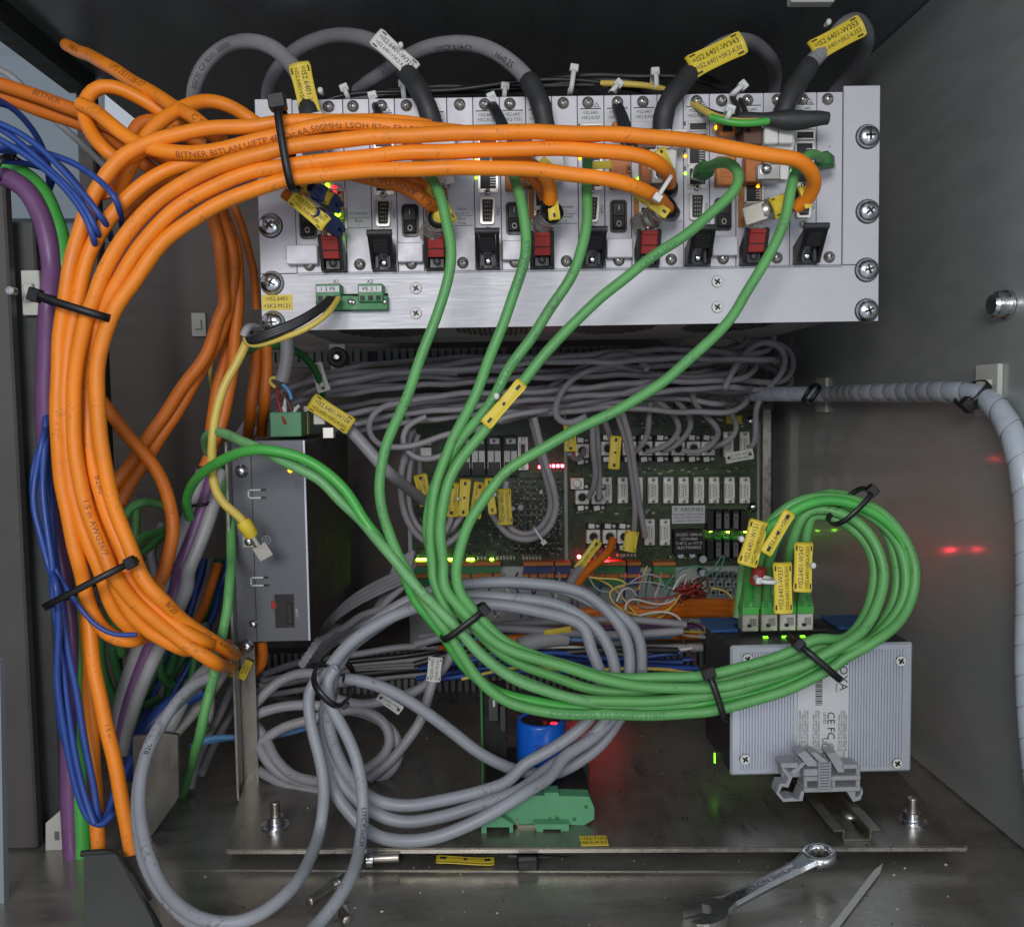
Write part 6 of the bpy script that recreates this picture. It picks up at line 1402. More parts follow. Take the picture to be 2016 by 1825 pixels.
for x in (625, 718, 805, 895, 985, 1073, 1163, 1252, 1342, 1432):
    u, v = cc('M3', x, 1230); inst('serial_socket', 'db9', f_db9, at(u, v, .009), bd)
for x in (1335, 1430): u, v = cc('M3', x, 955); inst('serial_socket', 'db9', f_db9, at(u, v + 2, .009) @ Matrix.Scale(.95, 4), bd)
for x in (875, 965): u, v = cc('M3', x, 1475); inst('serial_socket', 'db9', f_db9, at(u, v, .009), bd)
def f_hood(mb):
    mb.box((0, .003, 0), (.0145, .010, .0150), 'conn_metal', bev=.0006)
    mb.lathe((0, -.002, 0), (0, -1, 0), [(.0062, 0), (.0062, .0015), (.0046, .0018), (.0044, .0005)], 'conn_metal', 18); mb.cyl((0, -.0022, 0), (0, -.0026, 0), .0045, 'ink', n=16)
    for s in (-1, 1):
        mb.box((0, .003, s * .0105), (.0150, .009, .0055), 'chip'); mb.box((-.003, -.0020, s * .0112), (.0062, .001, .0048), 'conn_metal', M=Matrix.Rotation(.1 * s, 4, 'Y'))
        mb.lathe((.0045, -.001, s * .0112), (0, -1, 0), [(.0021, 0), (.0021, .002), (.0001, .0022)], 'conn_metal', 10)
for (x, y) in ((480, 1000), (755, 985), (850, 985), (945, 985), (1040, 985), (1130, 985), (1215, 985), (480, 1270), (575, 1270), (545, 1500), (640, 1500), (725, 1500), (630, 985)):
    u, v = cc('M3', x, y); inst('hooded_connector', 'hood', f_hood, at(u, v, .012), bd)
u, v = cc('M3', 450, 1190); mb = MB(); M = at(u, v, .010); mb.box((0, 0, 0), (.014, .008, .012), 'conn_metal', M=M, bev=.0006); mb.lathe((0, -.004, 0), (0, -1, 0), [(.005, 0), (.005, .0012), (.003, .0012)], 'conn_metal', 14, M=M); mb.build('metal_block', bd)
# black modules with white fuses, parallel socket
for i, x in enumerate((640, 790, 950, 1115)):
    u, v = cc('Z3', x, 570); mb = MB()
    bbox_(mb, u - 14.5, u + 14.5, v - 40, v + 38, .0150, 'chip', bev=.0005)
    bbox_(mb, u - 13, u - .7, v - 11, v + 11, .0175, 'conn_face', y0=.0145, bev=.0004); bbox_(mb, u + .7, u + 13, v - 11, v + 11, .0175, 'conn_face', y0=.0145, bev=.0004)
    bbox_(mb, u - 13, u - 11.6, v + 10, v + 24, .0170, 'conn_face', y0=.0145); bbox_(mb, u + 11.6, u + 13, v + 10, v + 24, .0170, 'conn_face', y0=.0145)
    bbox_(mb, u - 9, u + 10, v - 35, v - 25, .0165, 'conn_face', y0=.0145); bbox_(mb, u - 3, u + 2, v - 33, v - 28, .0170, 'ink', y0=.016)
    mb.build('fuse_module', bd)
u, v = cc('Z3', 1240, 540); mb = MB(); bbox_(mb, u - 11, u + 11, v - 33, v + 33, .012, 'conn_metal', bev=.0008); bbox_(mb, u - 7, u + 7, v - 21, v + 21, .0145, 'conn_metal', y0=.011, bev=.001); bbox_(mb, u - 4.5, u + 4.5, v - 18, v + 18, .0150, 'chip', y0=.014)
for s in (-1, 1): bbox_(mb, u - 3.5, u + 3.5, v + s * 28 - 3, v + s * 28 + 3, .0135, 'dark_zinc', y0=.0115, bev=.0006)
mb.build('parallel_socket', bd)
u, v = cc('Z3', 260, 510); mb = MB(); bbox_(mb, u - 12, u + 12, v - 6, v + 20, .012, 'conn_metal', bev=.0008); bbox_(mb, u - 8, u + 10, v - 22, v - 10, .010, 'conn_face'); mb.build('metal_block', bd)
# lights
def bulb(lst, r, m, nm, h=.0045):
    for (u, v) in lst:
        mb = MB(); p = P(u, v, YBD - h); r2 = r * 1.35; mb.sphere((p.x, YBD - h, p.z), r2, m, (1, .7, 1), n=10); mb.box((p.x, YBD - .0028, p.z), (r2 * 2, .002, r2 * 2.2), 'led_off'); mb.build(nm, bd)
R2 = [cc('Z3', x, y) for x, y in ((1410, 675), (1505, 668), (1548, 666), (1592, 665), (1636, 665))]
R3 = [cc('Z3', 1805, 1580)] + [cc('M3', 630, 1615), cc('M3', 610, 1618)]
bulb(R3, .0016, 'glow_red', 'red_light'); bulb(R2, .0016, 'glow_red_dim', 'red_light')
bulb([cc('Z3', x, 1612) for x in (182, 215, 248, 340, 480, 510, 692, 730, 925)], .0018, 'glow_board', 'green_light')
bulb([cc('M3', x, y) for x, y in ((1232, 1465), (1333, 1470), (1433, 1468))], .0016, 'glow_board', 'green_light', .012)
for x in list(range(790, 880, 33)) + list(range(985, 1170, 33)) + list(range(1245, 1430, 33)):
    u, v = cc('Z3', x, 1592); mb = MB(); bbox_(mb, u - 2.2, u + 2.2, v - 3.6, v + 3.6, .004, 'led_off', bev=.0003); mb.build('unlit_light', bd)
for x in range(690, 810, 20): u, v = cc('M3', x, 1610); mb = MB(); bbox_(mb, u - 2, u + 2, v - 3, v + 3, .004, 'led_off', bev=.0003); mb.build('unlit_light', bd)
# name label on the board
mb = MB(); bbox_(mb, 1323, 1388, 996, 1030, .004, 'sticker')
p = P(1362, 1003, YBD - .0042); put_text(mb, 'KRONES', .0058 * 1.2, 'ink_grey', Matrix.Translation((p.x, YBD - .0052, p.z)), wide=1.1)
p = P(1331, 1003, YBD - .0042); put_text(mb, 'K', .0058 * 1.2, 'ink_grey', Matrix.Translation((p.x, YBD - .0052, p.z)))
for k, t in enumerate(('Kinematik, TDN Start-piece', 'Mast.-Nr 0-902-44-647-C', 'Serien-Nr 02.07/1672-1')):
    p = P(1356, 1012 + k * 6.5, YBD - .0042); put_text(mb, t, .0030 * 1.2, 'ink_grey', Matrix.Translation((p.x, YBD - .0052, p.z)))
mb.build('name_label', bd)
mb = MB(); bbox_(mb, 1430, 1460, 819, 834, .003, 'yellow_tag'); mb.build('small_yellow_label', bd)
mb = MB(); bbox_(mb, 1327, 1384, 1044, 1091, .013, 'chip', bev=.0006)
for k, t in enumerate(('DC/DC 1600mA', 'C310-4065', 'T-40\u00b0C to +71\u00b0C', 'ELECTRONICS')):
    p = P(1356, 1052 + k * 8.5, YBD - .0133); put_text(mb, t, .0040 * 1.2, 'conn_face', Matrix.Translation((p.x, YBD - .0160, p.z)))
mb.build('converter_block', bd)
for (u, v, r) in ((1340, 1093, 7), (1363, 1092, 7), (1384, 1101, 8.5), (1384, 1128, 8)):
    mb = MB(); p = P(u, v, YBD - .014); mb.cyl((p.x, YBD - .001, p.z), (p.x, YBD - .014, p.z), px(r, YBD), 'charcoal', n=16); mb.cyl((p.x, YBD - .0138, p.z), (p.x, YBD - .0145, p.z), px(r * .88, YBD), 'rib_alu', n=16); mb.build('round_capacitor', bd)
for j, (v0, v1) in enumerate(((1005, 1046), (1062, 1102))):
    for i, u in enumerate((1399, 1415, 1431, 1449, 1465)):
        mb = MB(); bbox_(mb, u - 6.5, u + 6.5, v0, v1, .013, 'chip', bev=.0005)
        if i in (1, 2, 3):
            bbox_(mb, u - 4.5, u + 4.5, v0 + 6, v1 - 6, .0145, 'duct_grey', y0=.012); bbox_(mb, u - 1, u + 1, v0 + 12, v0 + 17, .0150, 'ink', y0=.014)
            if j: bbox_(mb, u - 4.5, u + 4.5, v0 - 3, v0 + 1, .0130, 'terminal_green')
        mb.build('relay_module', bd)
for (u, v) in ((1477, 829), (1481, 998)): inst('board_screw', 'hexs', f_hex, at(u, v, .002) @ Matrix.Scale(1.25, 4), bd)
# rows of pluggable terminals under the board
for (u0, u1, m2) in ((812, 855, 0), (858, 900, 0), (903, 985, 0), (1030, 1090, 1), (1093, 1124, 2), (1150, 1232, 0), (1235, 1262, 2), (1286, 1330, 0)):
    mb = MB()
    bbox_(mb, u0, u1, 1107, 1113, .016, 'terminal_orange'); bbox_(mb, u0 + 1, u1 - 1, 1113, 1129, .014, ('terminal_green', 'plug_blue', 'plug_blue')[m2])
    bbox_(mb, u0, u1, 1131, 1137, .019, 'terminal_orange'); bbox_(mb, u0 + 1, u1 - 1, 1137, 1152, .017, ('terminal_green', 'terminal_green', 'plug_blue')[m2])
    u = u0 + 2
    while u < u1 - 3:
        bbox_(mb, u, u + 2.6, 1113, 1115.5, .0150, 'chip'); bbox_(mb, u, u + 2.6, 1137, 1139.5, .0180, 'chip'); u += 5.2
    mb.build('terminal_plug', bd)
# grey rail clamps right of the wires
cl = thing('rail_clamps', P(1420, 1150, .90), 'row of dark grey rail clamps behind the tangle of fine wires', 'clamps')
for j in range(3):
    for i in range(4):
        mb = MB(); p = P(1396 + i * 16 + 3 * j, 1132 + j * 16, 1.03); mb.box(p, (.0075, .012, .0075), 'clip_grey' if j else 'duct_grey', bev=.0008); mb.cyl(p + Vector((0, -.006, 0)), p + Vector((0, -.0068, 0)), .0022, 'ink', n=10); mb.build('clamp', cl)
# ================================================================ capacitor module
YC = .695
cp = thing('capacitor_module', PZ(1060, 1620, ZP), 'green rail mounted module carrying a big blue capacitor', 'electronic module')
def cbox(u0, u1, v0, v1, Y, dp, m, nm, bev=.0005, mbx=None):
    a, b = P(u0, v0, Y), P(u1, v1, Y); q = mbx or MB(); q.box(((a.x + b.x) / 2, Y + dp / 2, (a.z + b.z) / 2), (b.x - a.x, dp, a.z - b.z), m, bev=bev)
    return q if mbx is not None else q.build(nm, cp)
c = P(1066, 1555, YC + .02); rC = px(49.5, YC + .02); zt2 = P(1066, 1432, YC).z; zc0 = P(1066, 1556, YC).z
mb = MB(); mb.lathe((c.x, YC + .02, zc0), (0, 0, 1), [(rC * .96, 0), (rC, .003), (rC, zt2 - zc0 - .002), (rC * .97, zt2 - zc0), (rC * .82, zt2 - zc0 + .0006), (rC * .80, zt2 - zc0 - .001)], 'cap_blue', 36); mb.build('blue_capacitor', cp)
mb = MB(); mb.cyl((c.x, YC + .02, zt2 - .003), (c.x, YC + .02, zt2 - .001), rC * .81, 'chip', n=30); mb.cyl((c.x + .003, YC + .012, zt2 - .001), (c.x + .003, YC + .012, zt2 + .0004), .0022, 'red_lever', n=12); mb.cyl((c.x + .010, YC + .008, zt2 - .001), (c.x + .010, YC + .008, zt2 + .0006), .003, 'glow_redsoft', n=12); mb.build('capacitor_top', cp)  # red disc and glowing disc are a painted red reflection, no lamp
mb = MB()
for k, t in enumerate(('b', 'b', 'F')):
    vs0, fs0 = glyphs(t); z0 = zt2 - .016 - .0085 * k; q = []
    for (x, y, z) in vs0:
        s = .0085; X, Zz = y * s, -x * s; a = (X - .003) / rC; q.append((c.x + rC * 1.006 * sin(a), YC + .02 - rC * 1.006 * cos(a), z0 + Zz))
    mb.add(q, fs0, 'ink')
mb.build('printed_lettering', cp)
cbox(958, 1162, 1562, 1575, YC - .045, .09, 'chip', 'module_board')
cbox(945, 953, 1352, 1572, YC - .012, .0018, 'green_dark', 'board_edge')
cbox(952, 1000, 1362, 1568, YC + .012, .03, 'chip', 'fuse_holder')
cbox(961, 981, 1372, 1420, YC - .002, .014, 'charcoal', 'fuse_block'); cbox(984, 996, 1390, 1440, YC - .002, .014, 'charcoal', 'fuse_block'); cbox(970, 975, 1378, 1392, YC - .004, .002, 'sticker', 'fuse_window')
cbox(1124, 1160, 1480, 1560, YC + .01, .02, 'chip', 'regulator_block'); cbox(1134, 1146, 1520, 1558, YC - .004, .004, 'nickel', 'regulator')
mb = MB(); p = P(1134, 1560, YC - .004); mb.cyl(p, p + Vector((0, 0, .004)), .006, 'nickel', n=14); mb.build('metal_foot', cp)
# green carrier profile
YCR = PZ(1060, 1650, ZP).y
pf = [(975, 1622), (972, 1600), (1000, 1566), (1072, 1566), (1072, 1560), (1100, 1560), (1100, 1566), (1160, 1568), (1170, 1590), (1170, 1612), (1150, 1624)]
yq = YCR + .018; mb = MB(Matrix.Translation((0, yq, 0))); mb.prism([(P(u, v, yq).x, P(u, v, yq).z) for u, v in pf], .012, 'terminal_pale'); mb.build('carrier_side', cp)
for (u, v) in ((1096, 1610), (1131, 1612), (1154, 1588), (1083, 1612)):
    p = P(u, v, yq); mb = MB(); mb.cyl((p.x, yq + .0005, p.z), (p.x, yq - .0006, p.z), px(4, yq), 'green_dark', n=12); mb.build('carrier_hole', cp)
for pf in ([(948, 1652), (948, 1615), (975, 1600), (1010, 1622), (1010, 1645), (1003, 1652), (1003, 1628), (958, 1628), (958, 1645), (1005, 1645), (1005, 1652)],
           [(1052, 1622), (1120, 1622), (1120, 1636), (1104, 1650), (1096, 1646), (1106, 1632), (1070, 1632), (1066, 1650), (1058, 1640)]):
    yq = YCR + .010; mb = MB(Matrix.Translation((0, yq, 0))); mb.prism([(P(u, v, yq).x, P(u, v, yq).z) for u, v in pf], .018, 'terminal_pale'); mb.build('rail_hook', cp)
mb = MB(); a, b = PZ(1020, 1645, ZP), PZ(1103, 1645, ZP)
yr = a.y + .012; mb.box(((a.x + b.x) / 2, yr + .08, ZP + .001), (b.x - a.x, .16, .002), 'rail'); mb.box((a.x, yr + .08, ZP + .0035), (.0015, .16, .005), 'rail'); mb.box((b.x, yr + .08, ZP + .0035), (.0015, .16, .005), 'rail')
mb.build('mounting_rail', label='short steel rail under the green capacitor module', cat='rail')
# ================================================================ network switch
YS = .655
a, b = P(1441, 1266, YS), P(1796, 1524, YS); sx0, sx1 = (P(1441, 1266, YS).x + P(1436, 1520, YS).x) / 2, (P(1800, 1271, YS).x + P(1792, 1526, YS).x) / 2
sz1, sz0 = P(1620, 1268, YS).z, P(1614, 1523, YS).z
sw = thing('network_switch', ((sx0 + sx1) / 2, YS, sz0), 'network switch with ribbed aluminium side, blue trim and four green plugs on top', 'network switch')
mb = MB(); mb.box(((sx0 + sx1) / 2, YS + .042, (sz0 + sz1) / 2), (sx1 - sx0 - .001, .078, sz1 - sz0 - .001), 'charcoal', bev=.001); mb.build('housing', sw)
mb = MB(); mb.box(((sx0 + sx1) / 2, YS + .002, (sz0 + sz1) / 2), (sx1 - sx0, .004, sz1 - sz0), 'rib_alu', bev=.0015)
W_ = sx1 - sx0; lx0, lx1 = sx0 + W_ * .365, sx0 + W_ * .645
mb.build('side_cover', sw)
mb = MB(); x = sx0 + .008
while x < sx1 - .007:
    if not (lx0 - .0008 < x < lx1 + .0008): mb.box((x, YS - .0007, (sz0 + sz1) / 2), (.00115, .0016, sz1 - sz0 - .010), 'rib_alu')
    x += .00225
mb.build('cooling_ribs', sw, kind='stuff')
mb = MB(); mb.box(((lx0 + lx1) / 2, YS - .0004, (sz0 + sz1) / 2), (lx1 - lx0, .0012, sz1 - sz0 - .006), 'sticker')
RV = Matrix.Rotation(pi / 2, 4, 'Y')
def stext(u, v, t, s, m='ink_grey', rot=True):
    p = P(u, v, YS); put_text(mb, t, s, m, Matrix.Translation((p.x, YS - .0014, p.z)) @ (RV if rot else Matrix.Identity(4)))
stext(1659, 1325, 'MOXA', .0088); stext(1646, 1335, 'EtherDevice Switch', .0026)
stext(1634, 1412, 'CE', .0082, 'ink'); stext(1634, 1442, 'FC', .0082, 'ink'); stext(1634, 1468, '@', .006, 'ink'); stext(1622, 1412, 'LISTED', .003); stext(1622, 1460, 'UL', .0062, 'ink'); stext(1618, 1485, 'N', .006, 'ink')
for k, u in enumerate((1573, 1578, 1583, 1588, 1600, 1605, 1610, 1650, 1655, 1660, 1664)):
    stext(u, 1445 - (k % 3) * 4, ('DEVICE COMPLIES WITH PART 15 RULES', 'INPUT 24 VDC 12-45 VDC 0.3A', 'CLASS 2 TEMP CODE T4 -40 TO 75')[k % 3], .0021)
for k in range(16): p = P(1611, 1335 + k * 3.4, YS); mb.box((p.x, YS - .0013, p.z), (.0052, .0004, (.0004, .0008, .0005)[k % 3]), 'ink')
mb.build('type_label', sw)
for (u, v) in ((1471, 1296), (1772, 1300), (1466, 1493), (1765, 1501)):
    p = P(u, v, YS); inst('cover_screw', 'csk', f_csk, Matrix.Translation((p.x, YS - .0012, p.z)) @ Matrix.Scale(.95, 4), sw)
for xx in (sx0 + .016, sx1 - .020):
    mb = MB(); mb.box((xx, YS + .060, sz1 + .0012), (.042, .040, .0026), 'switch_blue', bev=.0005); mb.build('blue_trim', sw)
mb = MB()
for k, u in enumerate((1473, 1510, 1546, 1580, 1615)):
    p = P(u, 1243, .69); mb.box((p.x, .70, sz1 + .0016), (.0135, .020, .003), 'chip', bev=.0004)
mb.build('port_row', sw)
mb = MB()
for u in (1508, 1545, 1581): p = P(u, 1251, .675); mb.box((p.x, .676, sz1 + .0006), (.0035, .002, .0014), 'glow_green')
mb.build('port_lights', sw)
mb = MB(); p = P(1403, 1492, .70); mb.box((sx0 - .0006, .70, p.z), (.001, .002, .008), 'glow_green'); mb.build('power_light', sw)
# plugs standing in the switch
PG = 'green network plugs standing in the switch'
zpt = sz1 + .0031
for k, (u, lab) in enumerate(((1473, 'leftmost green network plug on the switch, below marker W151'), (1510, 'second green network plug from the left on the switch'), (1546, 'third green network plug on the switch, under marker W337'), (1580, 'rightmost green network plug on the switch, under marker W347'))):
    p = P(u, 1243, .69); root = thing('network_plug', (p.x, .69, zpt), lab, 'plug', PG); X = p.x; w = px(33, .69)
    mb = MB(); h = px(35, .69); mb.box((X, .69, zpt + h / 2), (w, .012, h), 'plug_metal', bev=.0006); mb.box((X + .002, .6836, zpt + h * .55), (.005, .0008, .006), 'dark_zinc'); mb.box((X - .001, .6834, zpt + h * .35), (.003, .0008, .0025), 'ink'); mb.build('metal_shell', root)
    mb = MB(); h2 = px(42, .69); zb2 = zpt + h
    vs = []
    for (ww, dd, z) in ((w / 2, .0065, 0), (w / 2 * .98, .0065, h2 * .3), (w / 2 * .62, .005, h2), (w / 2 * .5, .0045, h2 * 1.35)):
        vs += [(X - ww, .69 - dd, zb2 + z), (X + ww, .69 - dd, zb2 + z), (X + ww, .69 + dd, zb2 + z), (X - ww, .69 + dd, zb2 + z)]
    fs = [(4 * j + i, 4 * j + (i + 1) % 4, 4 * j + 4 + (i + 1) % 4, 4 * j + 4 + i) for j in range(3) for i in range(4)] + [(3, 2, 1, 0), (12, 13, 14, 15)]
    mb.add(vs, fs, 'green_bright'); mb.build('boot', root)
    mb = MB()
    for j in range(5):
        t = .38 + j * .12; ww = w / 2 * (.98 - (t - .3) * .52)
        for s in (-1, 1): mb.box((X + s * ww * .55, .6842, zb2 + h2 * t), (ww * .75, .0016, .0011), 'green_dark')
    mb.build('boot_grooves', root)
mb = MB(); p1, p2 = P(1488, 1148, .655), P(1497, 1117, .652); mb.cyl(p1, p2, .0052, 'red_wire', n=14); mb.build('red_sleeve', label='red sleeve band on the green cable below marker W151', cat='sleeve')
cable('green_cable', ['D', (1452, 1215, .70), (1458, 1165, .70), (1465, 1100, .695), (1490, 1040, .69)], .0036, 'green_pale', 'green cable and boot glimpsed at the far left of the switch plugs')
# grey rail clip
YK = .645
kc = thing('rail_clip', P(1615, 1575, YK), 'grey plastic rail clip below the switch label', 'clip')
def kbox(u0, u1, v0, v1, Y, dp, nm, m='clip_grey', rot=0.):
    a, b = P(u0, v0, Y), P(u1, v1, Y); mb = MB(); c = Vector(((a.x + b.x) / 2, Y + dp / 2, (a.z + b.z) / 2))
    mb.box((0, 0, 0), (b.x - a.x, dp, a.z - b.z), m, M=Matrix.Translation(c) @ Matrix.Rotation(rot, 4, 'Y'), bev=.0007); mb.build(nm, kc)
kbox(1538, 1572, 1503, 1512, YK - .012, .014, 'clip_arm'); kbox(1540, 1580, 1512, 1530, YK - .002, .010, 'clip_arm'); kbox(1583, 1612, 1515, 1528, YK - .012, .014, 'clip_bar'); kbox(1583, 1695, 1530, 1536, YK - .012, .016, 'clip_bar'); kbox(1583, 1695, 1552, 1558, YK - .012, .016, 'clip_bar')
kbox(1583, 1590, 1528, 1556, YK - .010, .014, 'clip_rib'); kbox(1638, 1645, 1530, 1556, YK - .010, .014, 'clip_rib'); kbox(1686, 1694, 1508, 1556, YK - .010, .014, 'clip_rib'); kbox(1584, 1694, 1528, 1556, YK, .006, 'clip_plate'); kbox(1660, 1690, 1506, 1514, YK - .012, .014, 'clip_bar')
for k in range(9): kbox(1614, 1634, 1505 + k * 5.6, 1508.5 + k * 5.6, YK - .014, .006, 'clip_rib')
kbox(1612, 1616, 1500, 1556, YK - .014, .012, 'clip_rib'); kbox(1633, 1637, 1500, 1556, YK - .014, .012, 'clip_rib')
for (pf) in ([(1538, 1512), (1545, 1512), (1560, 1530), (1552, 1550), (1540, 1548), (1534, 1560), (1543, 1572), (1560, 1570), (1572, 1574), (1578, 1556), (1584, 1556), (1580, 1576), (1542, 1578), (1528, 1562), (1535, 1542), (1548, 1542), (1552, 1532)],
             [(1570, 1484), (1586, 1478), (1608, 1500), (1608, 1508), (1590, 1508)], [(1596, 1482), (1606, 1480), (1634, 1502), (1634, 1508), (1622, 1508)], [(1628, 1484), (1646, 1480), (1662, 1506), (1662, 1520), (1650, 1520)],
             [(1666, 1556), (1672, 1546), (1684, 1556), (1684, 1570), (1692, 1566), (1697, 1550), (1699, 1560), (1694, 1574), (1680, 1578)], [(1556, 1520), (1580, 1500), (1586, 1503), (1566, 1524)]):
    mb = MB(Matrix.Translation((0, YK - .010, 0))); mb.prism([(P(u, v, YK - .01).x, P(u, v, YK - .01).z) for u, v in pf], .012, 'clip_grey'); mb.build('clip_hook', kc)
# rail lying on the plate
xa_, xb_ = PZ(1640, 1655, ZP).x, PZ(1733, 1655, ZP).x
rl = thing('mounting_rail', ((xa_ + xb_) / 2, .66, ZP), 'worn steel mounting rail lying on the plate under the grey clip', 'rail')
mb = MB(); y0, y1 = PZ(1685, 1656, ZP).y, .76; mb.box(((xa_ + xb_) / 2, (y0 + y1) / 2, ZP + .001), (xb_ - xa_ - .014, y1 - y0, .0016), 'rail'); mb.build('rail_web', rl)
for s in (0, 1):
    x = xa_ if not s else xb_; t = 1 if not s else -1; mb = MB()
    mb.box((x + t * .007, (y0 + y1) / 2, ZP + .0045), (.0014, y1 - y0, .0075), 'rail', bev=.0003); mb.box((x + t * .0033, (y0 + y1) / 2, ZP + .0078), (.0074, y1 - y0, .0014), 'rail', bev=.0003); mb.build('rail_lip', rl)
mb = MB(); p = PZ(1680, 1618, ZP); mb.box((p.x, y0 + .016, ZP + .0022), (.007, .018, .0006), 'ink', bev=.0002); mb.build('rail_slot', rl)
mb = MB(); mb.lathe((p.x, y0 + .035, ZP + .002), (0, 0, 1), [(.0065, 0), (.006, .002), (.003, .0032), (.0001, .0034)], 'dark_zinc', 16); mb.build('rail_screw', rl)
# ================================================================ bolts, tools and small things
def stud(u, v, lab):
    p = PZ(u, v, ZP); r = thing('plate_bolt', p, lab, 'bolt', 'studs with nuts holding the mounting plate')
    mb = MB(); mb.cyl(p + Vector((0, 0, .0002)), p + Vector((0, 0, .0016)), .0105, 'zinc', n=24); mb.build('washer', r)
    mb = MB(); mb.cyl(p + Vector((0, 0, .0016)), p + Vector((0, 0, .0080)), .0066, 'zinc', n=6); mb.lathe(p, (0, 0, 1), [(.0066, .0016), (.0070, .0024)], 'zinc', 12); mb.build('nut', r)
    mb = MB(); mb.lathe(p, (0, 0, 1), [(.0038, .008)] + [(.0038 if k % 2 else .0034, .008 + .0009 * k) for k in range(12)] + [(.0025, .019), (.0001, .019)], 'dark_zinc', 14); mb.build('thread', r)
stud(543, 1626, 'threaded stud with nut and washer at the left of the plate'); stud(1796, 1618, 'threaded stud with nut and washer at the right of the plate')
# bolt in the right wall
p = PX(1985, 600, XR); r = thing('wall_bolt', p, 'zinc hex bolt sticking out of the right wall', 'bolt'); mb = MB()
mb.cyl(p + Vector((-.0005, 0, 0)), p + Vector((-.003, 0, 0)), .0105, 'zinc', n=22); mb.build('washer', r)
mb = MB(); mb.cyl(p + Vector((-.003, 0, 0)), p + Vector((-.010, 0, 0)), .0098, 'zinc', n=6); mb.build('hex_head', r)
mb = MB(); mb.cyl(p + Vector((-.010, 0, 0)), p + Vector((-.0125, 0, 0)), .0082, 'zinc', r2=.0070, n=18); mb.build('bolt_end', r)
def mount(c, sx, sz, lab, wall, m='pale_cream', hole=True):
    r = thing('tie_mount', c, lab, 'tie mount', 'white adhesive tie mounts'); mb = MB()
    d = (.004, sx, sz) if wall == 'x' else (sx, .004, sz); o = Vector((-.0021, 0, 0)) if wall == 'x' else Vector((0, -.0021, 0))
    mb.box(c + o, d, m, bev=.0006); mb.build('base', r); mb = MB(); d2 = (.006, sx * .5, sz * .4) if wall == 'x' else (sx * .5, .006, sz * .4)
    mb.box(c + o * 2.6, d2, m, bev=.0008); mb.build('bridge', r)
mount(PX(1622, 778, XR), .030, .038, 'white tie mount on the right wall farther back behind the wrapped loom', 'x')
mount(PX(1952, 768, XR), .030, .038, 'white tie mount on the right wall where the loom bends down', 'x')
mb = MB(); a = P(80, 578, .612)
mount(P(66, 578, .658), .013, .032, 'white tie mount on the left post beside the purple cable', 'y'); mount(P(393, 640, YB), .018, .030, 'small white tie mount on the back wall behind the orange cables', 'y')
r = thing('cable_holder', P(110, 1650, .60), 'white block shaped cable holder low on the left post', 'cable holder'); mb = MB()
pf = [(90, 1700), (90, 1620), (118, 1596), (130, 1604), (132, 1660), (96, 1702)]
M = Matrix.Translation((0, .640, 0)); mb = MB(M); mb.prism([(P(u, v, .64).x, P(u, v, .64).z) for u, v in pf], .014, 'pale_cream'); mb.build('holder_body', r)
mb = MB(); p = P(112, 1645, .6395); mb.box(p, (.003, .001, .006), 'duct_grey'); mb.build('holder_slot', r)
for (u, v) in ((28, 574), (66, 1629)):
    p = P(u, v, .638 if u < 42 else .6595); mb = MB(); mb.cyl(p, p + Vector((0, -.006, 0)), .0030, 'dark_zinc', n=10); mb.cyl(p + Vector((0, -.006, 0)), p + Vector((.0, -.007, 0)), .0022, 'zinc', n=10)
    mb.build('post_screw', label='small screw on the left post near the ' + ('upper white mount' if v < 900 else 'lower white holder'), cat='screw')
# black round standoff and white tab under the rack
mb = MB(); p = P(665, 704, 1.01); mb.lathe((p.x, 1.01, p.z), (0, -1, 0), [(.0115, 0), (.0115, .006), (.010, .007), (.0045, .007), (.004, .004), (.0001, .004)], 'charcoal', 20); mb.cyl((p.x, 1.006, p.z), (p.x, 1.001, p.z), .003, 'zinc', n=6)
mb.build('black_bolt', label='black round bolt head under the left part of the subrack', cat='bolt')
mb = MB(); p = P(664, 690, 1.014); mb.box(p, (.018, .004, .014), 'sticker', bev=.0005); mb.box(P(668, 730, 1.014), (.018, .004, .012), 'sticker', bev=.0005); mb.build('white_tab', label='white tab behind the black bolt under the subrack', cat='tab')
# blue plugs at the first camera card
for (u, v, lab) in ((650, 392, 'upper blue plug beside the Contour card'), (655, 440, 'lower blue plug beside the Contour card')):
    r = thing('blue_plug', P(u, v, .66), lab, 'plug', 'blue plugs of the first camera card'); xd_ = (P(u + 30, v + 20, .683) - P(u - 20, v - 14, .645)).normalized(); M = frame(P(u - 4, v, .660), xd_)
    mb = MB(); mb.box((-.006, 0, 0), (.022, .011, .012), 'plug_blue', M=M, bev=.002); mb.lathe((-.016, 0, 0), (-1, 0, 0), [(.005, 0), (.004, .008), (.003, .010)], 'plug_blue', 12, M=M); mb.build('plug_body', r)
    mb = MB(); mb.box((.009, 0, .0038), (.014, .009, .0045), 'plug_blue', M=M @ Matrix.Rotation(.2, 4, 'Y'), bev=.0012); mb.box((.009, 0, -.0038), (.013, .009, .0045), 'plug_blue', M=M, bev=.0012); mb.build('latch', r)
